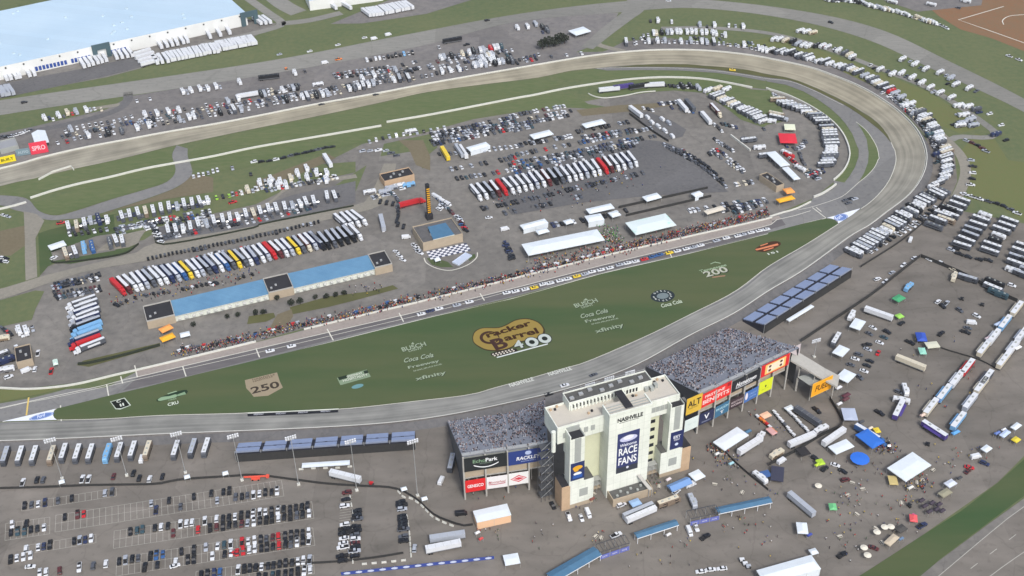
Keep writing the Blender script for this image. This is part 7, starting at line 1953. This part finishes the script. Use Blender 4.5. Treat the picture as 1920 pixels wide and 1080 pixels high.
row(MIX, 'B 30 540 230 500', None, BD, 'the upper group of the middle back stretch', n=11, cols=RVCOL + [('K', 2)], detail=False); row([('suv', 2), ('pickup', 2)], 'B 440 425 740 380', None, BD, 'the dark second row of the middle back stretch', n=15, cols=CARCOL, detail=False); row([('pickup', 2), ('van', 1)], 'B 625 345 880 302', None, BD, 'the truck row near the highway', n=12, cols=[('K', 4), ('G', 1), ('W', 4), ('C', 2)], detail=False)
row([('camper', 2), ('pickup', 1)], 'B 600 448 640 440 770 405 850 388', 'WW.SE', BD, 'the loose trailers of the middle back stretch', detail=False); row(MIX, 'B 1040 333 1380 270', None, BD, 'the upper row before the tree clump', n=18, cols=CARCOL, detail=False); row([('camper', 3), ('pickup', 1)], 'B 1230 375 1340 340', None, BD, 'the dense white block before the tree clump', n=10, cols=RVCOL, detail=False); row([('camper', 3), ('pickup', 1)], 'B 1250 345 1330 315', None, BD, 'the upper line of the dense white block', n=8, cols=RVCOL, detail=False)
for p, c, k, h, lb in (('B 75 448', 'K', 'box', (18, -2), 'black trailer by the left highway bend'), ('B 1105 240', 'K', 'box', (18, -3), 'long black trailer near the highway'), ('B 170 392', 'O', 'cart', (10, -2), 'orange machine by the left highway verge'), ('B 465 337', 'O', 'pickup', (10, -2), 'orange truck by the highway verge'), ('B 220 418', 'W', 'camper', (-8, -17), 'white trailer below the orange machine'), ('B 275 405', 'G', 'pickup', (-8, -17), 'grey pickup below the orange machine'), ('B 388 358', 'W', 'van', (10, -2), 'white van left of the orange truck'), ('B 350 485', 'W', 'camper', (10, -2), 'white trailer with open door mid lot'),
                       ('B 1185 255', 'K', 'pickup', (10, -3), 'black pickup at the end of the long black trailer'), ('B 1030 270', 'W', 'pickup', (-8, -17), 'white pickup below the long black trailer')):
    one(k, c, p, h, lb, detail=False)
row([('camper', 3), ('coach', 1)], 'C 30 165 80 160 140 145 200 180', 'WWSKG', (8, 14), 'the trailers near the highway junction', detail=False); row([('pickup', 1), ('suv', 1)], 'C 20 345 150 312', None, BD, 'the pickups before the tree clump', n=7, cols=[('W', 2), ('N', 2), ('K', 2)], detail=False)
row(MIX, 'C 640 250 770 242 900 240 1050 243 1160 248 1300 265 1430 290', None, (-2, -12), 'the wall side row at the top of the far turn', n=36, fill=.92, cols=RVCOL, detail=False, group='vehicles outside the far turn', jit=1.2)
row([('camper', 4), ('pickup', 1)], 'C 740 203 870 190 960 188 1050 190 1130 192 1200 205', None, (-2, -12), 'the second row at the top of the far turn', n=18, cols=RVCOL, detail=False, group='vehicles outside the far turn', jit=1.2); row([('camper', 2), ('van', 1)], 'C 820 125 855 125 1030 145 1125 150 1200 150 1300 158', 'WW.SWWW', (-2, -12), 'the sparse row by the highway', detail=False)
FT = 'vehicles outside the far turn'
row([('camper', 4), ('coach', 2), ('pickup', 1)], 'D 15 292 130 308 260 345 420 385 520 420 640 490 740 550 830 620 900 690 950 760 990 840 1005 910 1000 990 930 1055', None, (20, -7), 'the wall side arc of the far turn', n=70, fill=.97, cols=RVCOL + [('N', .5), ('R', .3)], detail=False, group=FT, jit=.8)
row([('pickup', 2), ('suv', 2), ('camper', 1)], 'D 650 525 760 590 850 665 905 750 950 850 955 930', None, (20, -7), 'the inner car line of the far turn arc', n=34, fill=.8, cols=CARCOL, detail=False, group=FT, jit=.8)
row([('camper', 4), ('pickup', 1)], 'D 30 228 120 240 210 268 310 268 370 280 440 310 470 332', None, (14, -8), 'the second row above the far turn', n=15, cols=RVCOL, detail=False, group=FT, jit=1.2)
row('camper', 'D 180 182 250 192', 'WWE', (14, -4), 'the three by the highway above the far turn', detail=False); row([('camper', 3), ('pickup', 1)], 'D 575 370 605 390 700 425', 'WWW', (14, -8), 'the three between lane and wall arc', detail=False)
row('camper', 'D 750 420 830 452 885 488 920 505 955 525 1030 558', 'WWWWWW', (14, -8), 'the lane side row of six', detail=False, group=FT); row([('camper', 3), ('pickup', 1)], 'D 755 342 810 362 900 402 970 418 1040 455 1060 490 1130 505', 'WWWWSWW', (14, -8), 'the row beyond the lane', detail=False, group=FT)
row([('camper', 2), ('suv', 1)], 'D 1060 600 1170 620 1090 655 1160 665 1075 715 1150 715', None, (14, -3), 'the cluster inside the lane loop', n=10, cols=RVCOL, detail=False, jit=1.5); row([('camper', 1), ('suv', 1)], 'D 1245 645 1310 708 1280 765', 'WWN', (14, -3), 'the three outside the lane loop', detail=False); row([('suv', 2), ('pickup', 1)], 'D 1115 795 1180 825 1225 855', None, (10, 4), 'the loose cars below the lane loop', n=5, detail=False)
row([('suv', 2), ('pickup', 1)], 'D 1140 905 1150 945 1150 990 1140 1045', 'SKWKW', (12, 1), 'the car column at the dry grass', detail=False, ends=('upper', 'lower'))
row([('camper', 3), ('pickup', 2), ('suv', 1)], 'D 330 5 480 15 600 45 760 85 860 115 960 145 1000 160', None, (12, 6), 'the line along the red earth', n=38, fill=.95, cols=RVCOL + [('K', 1)], detail=False, jit=1.0, group='vehicles along the red earth'); row('camper', 'D 700 20 880 35 1110 15', 'WWW', (14, 3), 'the three above the red earth line', detail=False)
row('pickup', 'D 1355 320 1410 340', 'WW', (14, 5), 'the pair by the right hand highway', detail=False)
row([('sedan', 2), ('van', 1)], 'B 130 310 270 298 570 230 610 216', 'SWWW', (14, -3), 'the highway traffic above the back stretch', detail=False); row('van', 'B 665 223 745 200', 'WW', (14, -3), 'the two vans on the highway', detail=False); one('suv', 'K', 'A 137 580', (14, -3), 'black car on the highway at the left', detail=False); one('suv', 'K', 'D 352 130', (14, 4), 'black car on the highway above the far turn', detail=False); one('sedan', 'W', 'C 880 8', (14, 1), 'white car on the highway at the top', detail=False); one('suv', 'K', 'B 1300 118', (14, -3), 'dark car on the highway past the junction', detail=False)
# warehouse trailers
WT = (9, 13)
for line, n_, wh in (('A 30 442 105 428', 4, 'the left dock group of the warehouse'), ('A 160 420 187 415', 2, 'the dock pair beside the blue doors'), ('A 465 370 590 335', 6, 'the dock group left of the grey portal'), ('A 650 322 735 308', 4, 'the dock group right of the grey portal'), ('A 900 262 1050 230', 6, 'the right hand dock group'), ('A 1175 205 1285 182', 3, 'the far dock group')):
    row('box', line, 'W' * n_, WT, wh, detail=False, flip=0)
for line, n_, wh in (('A 5 530 65 520', 4, 'the yard trailers at the left edge'), ('A 875 350 935 340', 3, 'the yard trailers beside the white stack'), ('A 955 333 1140 298', 10, 'the long yard trailer row'), ('A 1155 292 1215 285', 4, 'the short yard trailer row'), ('A 1230 275 1425 238', 12, 'the right yard trailer row'), ('B 622 85 695 75', 5, 'the left trailers of the second warehouse'), ('B 715 70 860 42', 9, 'the right trailers of the second warehouse'), ('B 10 130 60 125', 3, 'the trailers beside the warehouse corner')):
    row('box', line, 'S' * n_ if 'edge' in wh else 'W' * n_, WT if line[0] == 'A' else (10, 8), wh, detail=False, flip=0)
row('box', 'A 800 310 850 365', 'WWWW', (18, -5), 'the white stack in the loading yard', detail=False, flip=0, ends=('upper', 'lower')); row('box', 'B 430 45 510 45', 'WW', (10, 7), 'the docked pair of the second warehouse', detail=False, flip=0)
STUFF.x = Matrix.Identity(4)
o = STUFF.build('distant_cars'); tag(o, 'small far parked cars filling the infield garage yard and the back stretch lot', 'cars', kind='stuff')
print('COUNTS', COUNT)
# -------------------------------------------------- people
def person_mesh(shirt, legs, hair, pose):
    """One continuous skinned body, standing or walking, with clothing by height."""
    st = (.16, .05)[pose % 2]
    J = [(0, 0, .95), (0, 0, 1.2), (0, 0, 1.42), (0, 0, 1.52), (0, .01, 1.66), (0, 0, 1.76),
         (.1, 0, .92), (.11, st, .5), (.11, st * .4 - .03, .08), (.11, st * .4 + .12, .03), (-.1, 0, .92), (-.11, -st, .5), (-.11, -st * 1.6, .08), (-.11, -st * 1.6 + .14, .03),
         (.2, 0, 1.4), (.26, -.04, 1.12), (.25, .1 + st * .4, .9), (-.2, 0, 1.4), (-.26, -.02, 1.12), (-.25, .08 - st * .3, .88)]
    Ed = [(0, 1), (1, 2), (2, 3), (3, 4), (4, 5), (0, 6), (6, 7), (7, 8), (8, 9), (0, 10), (10, 11), (11, 12), (12, 13), (2, 14), (14, 15), (15, 16), (2, 17), (17, 18), (18, 19)]
    Rd = [.15, .14, .15, .06, .1, .085, .09, .065, .045, .04, .09, .065, .045, .04, .06, .045, .035, .06, .045, .035]
    me = bpy.data.meshes.new('person'); me.from_pydata(J, Ed, [])
    ob = bpy.data.objects.new('tmp', me); COL.objects.link(ob)
    sm = ob.modifiers.new('s', 'SKIN')
    for v, r_ in zip(me.skin_vertices[0].data, Rd): v.radius = (r_, r_ * .85)
    me.skin_vertices[0].data[0].use_root = True
    dg = bpy.context.evaluated_depsgraph_get()
    m2 = bpy.data.meshes.new_from_object(ob.evaluated_get(dg))
    bpy.data.objects.remove(ob)
    m2.materials.clear()
    for m in (flat(legs, .9), flat(shirt, .9), flat((186, 140, 116), .8), flat(hair, .9), flat((40, 38, 38), .9)): m2.materials.append(m)
    for f in m2.polygons:
        z = f.center.z; ax = abs(f.center.x)
        f.material_index = 4 if z < .1 else 2 if z > 1.52 and z < 1.68 or (ax > .2 and z < 1.1) else 3 if z >= 1.68 else 0 if z < .98 else 1
        f.use_smooth = True
    m2.name = 'person'
    return m2
SH = [((210, 212, 214), 'white'), ((40, 42, 48), 'black'), ((176, 50, 50), 'red'), ((56, 84, 140), 'blue'), ((120, 124, 130), 'grey'), ((214, 190, 80), 'yellow'), ((70, 110, 80), 'green')]
LG = [((48, 54, 78), 'blue jeans'), ((60, 58, 56), 'dark trousers'), ((176, 162, 136), 'tan shorts')]
PM = {}
PR = random.Random(5)
def people(line, n, spread, where, grp='people walking in the fan zone'):
    g = ground_line(line, max(n, 2))
    seen = {}
    for i in range(n):
        (sc, sn), (lc, ln) = PR.choice(SH), PR.choice(LG)
        key = (sn, ln, PR.randrange(2))
        if key not in PM: PM[key] = person_mesh(sc, lc, PR.choice([(40, 34, 30), (110, 86, 60), (60, 50, 44)]), key[2])
        o = link('person', PM[key])
        o.location = g[i] + Vector((PR.uniform(-spread, spread), PR.uniform(-spread, spread), 0)); o.rotation_euler = (0, 0, PR.uniform(0, 6.28))
        k = seen.get((sn, ln), 0); seen[(sn, ln)] = k + 1
        tag(o, f'{ORD[k]}person in {sn} top and {ln}, {where}', 'person', grp)
people('K 1010 800 1100 1000', 6, 8, 'walking below the purple gates'); people('c 240 680 400 700', 16, 7, 'beside the pale green inflatable'); people('c 200 850 350 870', 14, 8, 'in the lower fan zone'); people('c 360 480 520 500', 12, 6, 'near the round blue parasol')
people('c 540 300 590 400', 8, 4, 'at the tail of the blue rig'); people('c 650 640 700 720', 8, 4, 'left of the dark stalls'); people('c 690 590 790 540', 12, 3, 'at the corner of the largest tent'); people('c 200 940 330 1000', 10, 6, 'near the bottom hall')
people('b 620 470 860 700', 12, 6, 'on the plaza below the right pylon'); people('b 720 340 880 500', 20, 3, 'in the queue beside the large grey canopy'); people('b 200 600 260 720', 12, 3, 'at the tower annex stair'); people('b 780 970 1080 960', 12, 5, 'under the longest walkway front'); people('K 450 870 520 860', 8, 3, 'behind the bottom walkway gate')
people('K 240 690 450 680', 10, 3, 'at the foot of the left pylon'); people('b 850 1060 1150 1050', 8, 5, 'below the longest walkway'); people('K 1290 750 1420 990', 10, 8, 'in the open plaza at the bottom'); people('c 830 420 960 500', 8, 7, 'right of the largest tent'); people('a 430 650 820 560', 6, 8, 'crossing the show yard'); people('J 1250 800 1380 850', 9, 4, 'outside the peach walled hall')
people('c 300 560 480 620', 16, 9, 'in the middle of the fan zone'); people('c 430 780 620 720', 14, 8, 'left of the pink kiosk'); people('c 560 900 720 840', 10, 6, 'beside the picnic tables'); people('c 880 300 1050 420', 10, 8, 'below the purple trailer'); people('b 900 640 1250 760', 14, 7, 'above the longest walkway'); people('K 600 720 780 720', 10, 5, 'between annex and twin trailer'); people('K 80 760 220 900', 8, 8, 'left of the left pylon'); people('K 700 980 1000 960', 12, 8, 'below the middle walkway')
people('b 1000 80 1250 230', 16, 5, 'in the kart yard'); people('a 600 900 800 1000', 8, 7, 'beside the long middle trailer line'); people('a 1000 760 950 1000', 8, 4, 'between the two long trailer lines'); people('c 1060 380 1200 330', 8, 6, 'near the small canopies at the right'); people('J 1200 600 1420 640', 8, 7, 'under the left grandstand signs')
m_tbl = flat((196, 190, 176), .7)
for k, (at, wh) in enumerate((('c 330 560', 'in the open fan zone above the parked karts'), ('c 395 600', 'in the open fan zone right of the white parasol'), ('c 300 640', 'above the green inflatable'), ('c 360 760', 'right of the green inflatable'), ('c 480 850', 'left of the three cream parasols'), ('c 520 940', 'below the three cream parasols'), ('c 640 690', 'left of the dark stalls'), ('c 600 560', 'under the corner of the largest tent'), ('c 740 560', 'at the low edge of the largest tent'), ('c 770 545', 'right of the low edge of the largest tent'),
                             ('c 840 480', 'right of the largest tent'), ('c 250 900', 'near the white square tent'), ('b 780 420', 'in the queue by the grey canopy'), ('b 700 390', 'left of the queue by the grey canopy'), ('b 720 670', 'on the open plaza'), ('b 950 740', 'above the longest walkway'), ('K 500 870', 'behind the bottom gate'), ('K 470 860', 'left end behind the bottom gate'), ('K 460 620', 'between pylon and annex'), ('b 250 690', 'beside the annex stair'))):
    q = G(at); r = empty('picnic_table', 'small pale picnic table ' + wh, 'table', q, PR.uniform(0, 3), 'picnic tables in the fan zone')
    MB().box(-1.2, 1.2, -.4, .4, .72, .78, m_tbl).build('tabletop', r)
    for y in (-.75, .75): MB().box(-1.2, 1.2, y - .14, y + .14, .42, .47, m_tbl).build('bench', r)
    for x in (-.8, .8): MB().box(x - .05, x + .05, -.7, .7, 0, .71, m_dsteel).build('leg', r)
def barriers(line, n, where, head='a'):
    g = ground_line(line, n)
    for i in range(n):
        t = g[min(i + 1, n - 1)] - g[max(i - 1, 0)]
        mb = MB(); mb.box(-1.1, 1.1, -.35, .35, 0, .35, m_white); mb.box(-1.1, 1.1, -.2, .2, .351, 1.0, m_white, inset=(0, 0, .08, .08))
        o = mb.build('barrier_block'); o.location = g[i]; o.rotation_euler = (0, 0, math.atan2(t.y, t.x))
        tag(o, f'{ORD[i]}white barrier block from the left {where}' if i else f'leftmost white barrier block {where}', 'barrier', 'white barriers ' + where)
barriers('J 805 612 835 640 870 645 930 685 990 745 1050 778 1100 798', 10, 'along the inside of the wavy fence')
barriers('J 850 750 862 830 872 965', 8, 'down the middle of the trailer yard')
barriers('J 530 640 548 760 540 850 545 1000', 9, 'beside the second car column')
barriers('J 610 1015 730 1005 830 995', 5, 'along the foot of the trailer yard')
barriers('Y 920 640 1060 628 1220 625 1355 622 1500 608', 5, 'below the long white awning')
# the crowd of crews behind the pit wall
cm = MB(); cols = [flat(c, .9) for c in ((34, 35, 40), (60, 62, 70), (200, 202, 206), (150, 44, 44), (190, 60, 50), (60, 84, 140), (206, 176, 70), (110, 112, 118), (44, 46, 60))]
skin = flat((186, 140, 116), .8)
def crew(line, n, spread, tint=None):
    g = ground_line(line, 80)
    for i in range(n):
        p = g[PR.randrange(80)] + Vector((PR.gauss(0, spread), PR.gauss(0, spread), 0))
        c = PR.choice(tint or cols); a = PR.uniform(0, 3.1); cm.x = Matrix.Translation(p) @ Matrix.Rotation(a, 4, 'Z')
        cm.box(-.2, .2, -.12, .12, 0, .85, PR.choice(cols[:2]), inset=(.02, .02, .02, .02)); cm.box(-.27, .27, -.15, .15, .86, 1.5, c, inset=(.06, .06, .03, .03)); cm.box(-.1, .1, -.11, .11, 1.51, 1.76, skin if PR.random() < .5 else PR.choice(cols))
crew('E 1000 910 1440 815 F 150 775 600 678 900 603', 700, 2.0); crew('F 960 592 1440 482 G 300 402 700 302', 700, 2.2); crew('G 700 302 1000 225 1430 122', 650, 2.2, cols + cols[3:4])
crew('F 520 560 700 530', 20, 3); crew('E 650 620 1440 460', 120, 4); crew('G 500 250 600 290', 50, 2.5); crew('G 100 400 500 320', 90, 2.0)
GRN = [flat(c, .9) for c in ((60, 150, 80), (80, 170, 90), (200, 206, 200), (50, 110, 60))]
crew('G 520 190 590 285', 90, 3, GRN); crew('C 150 1070 700 970', 60, 9); crew('G -50 60 400 20', 40, 8); crew('b 700 330 760 420 880 500', 50, 2.5); crew('c 690 600 800 550', 40, 2.5); crew('c 560 350 520 330', 30, 3)
cm.x = Matrix.Identity(4)
tag(cm.build('pit_crowd'), 'crew members and guests crowding behind the pit wall', 'crowd', kind='stuff')
# ------------------------------------------------------------------ light
SUN_AZ, SUN_EL = math.radians(158), math.radians(48)      # compass-like: direction TO the sun from +Y clockwise
w = bpy.data.worlds.new('World'); SC.world = w
w.use_nodes = True
nt = w.node_tree
sky = nt.nodes.new('ShaderNodeTexSky')
sky.sky_type = 'NISHITA'; sky.sun_disc = False
sky.sun_elevation = SUN_EL; sky.sun_rotation = SUN_AZ
sky.air_density = 1.0; sky.dust_density = 3.0; sky.ozone_density = 1.0
hs = nt.nodes.new('ShaderNodeHueSaturation'); hs.inputs['Saturation'].default_value = .72   # thin overcast
nt.links.new(sky.outputs[0], hs.inputs['Color'])
nt.links.new(hs.outputs[0], nt.nodes['Background'].inputs[0])
nt.nodes['Background'].inputs[1].default_value = 0.115
sl = bpy.data.lights.new('sun', 'SUN')
sl.energy = 1.5; sl.angle = math.radians(10); sl.color = (1, .975, .94)
so = bpy.data.objects.new('sun', sl); COL.objects.link(so)
d = Vector((math.sin(SUN_AZ) * math.cos(SUN_EL), math.cos(SUN_AZ) * math.cos(SUN_EL), math.sin(SUN_EL)))
so.rotation_euler = d.to_track_quat('Z', 'Y').to_euler()
SC.view_settings.view_transform = 'Standard'
SC.view_settings.look = 'None'
SC.view_settings.exposure = 0.6
SC.view_settings.gamma = 1.0
SC.view_settings.use_curve_mapping = False
SC.cycles.max_bounces = 4
SC.cycles.diffuse_bounces = 2
SC.cycles.use_denoising = True

# ------------------------------------------------------------------ a little air between the camera and the far side
hm = bpy.data.materials.new('haze'); hm.use_nodes = True
hn = hm.node_tree; hn.nodes.remove(hn.nodes['Principled BSDF'])
pv = hn.nodes.new('ShaderNodeVolumePrincipled')
pv.inputs['Color'].default_value = (.94, .96, .97, 1); pv.inputs['Density'].default_value = 0.00005; pv.inputs['Anisotropy'].default_value = .1
hn.links.new(pv.outputs[0], hn.nodes['Material Output'].inputs['Volume'])
b = MB(); b.box(-6100, 6100, -4100, 9100, -1, 425, hm)
b.add([(-6100, -4100, -1), (6100, -4100, -1), (6100, 9100, -1), (-6100, 9100, -1)], [(3, 2, 1, 0)], hm) if False else None
hz = b.build('haze'); hz['kind'] = 'stuff'
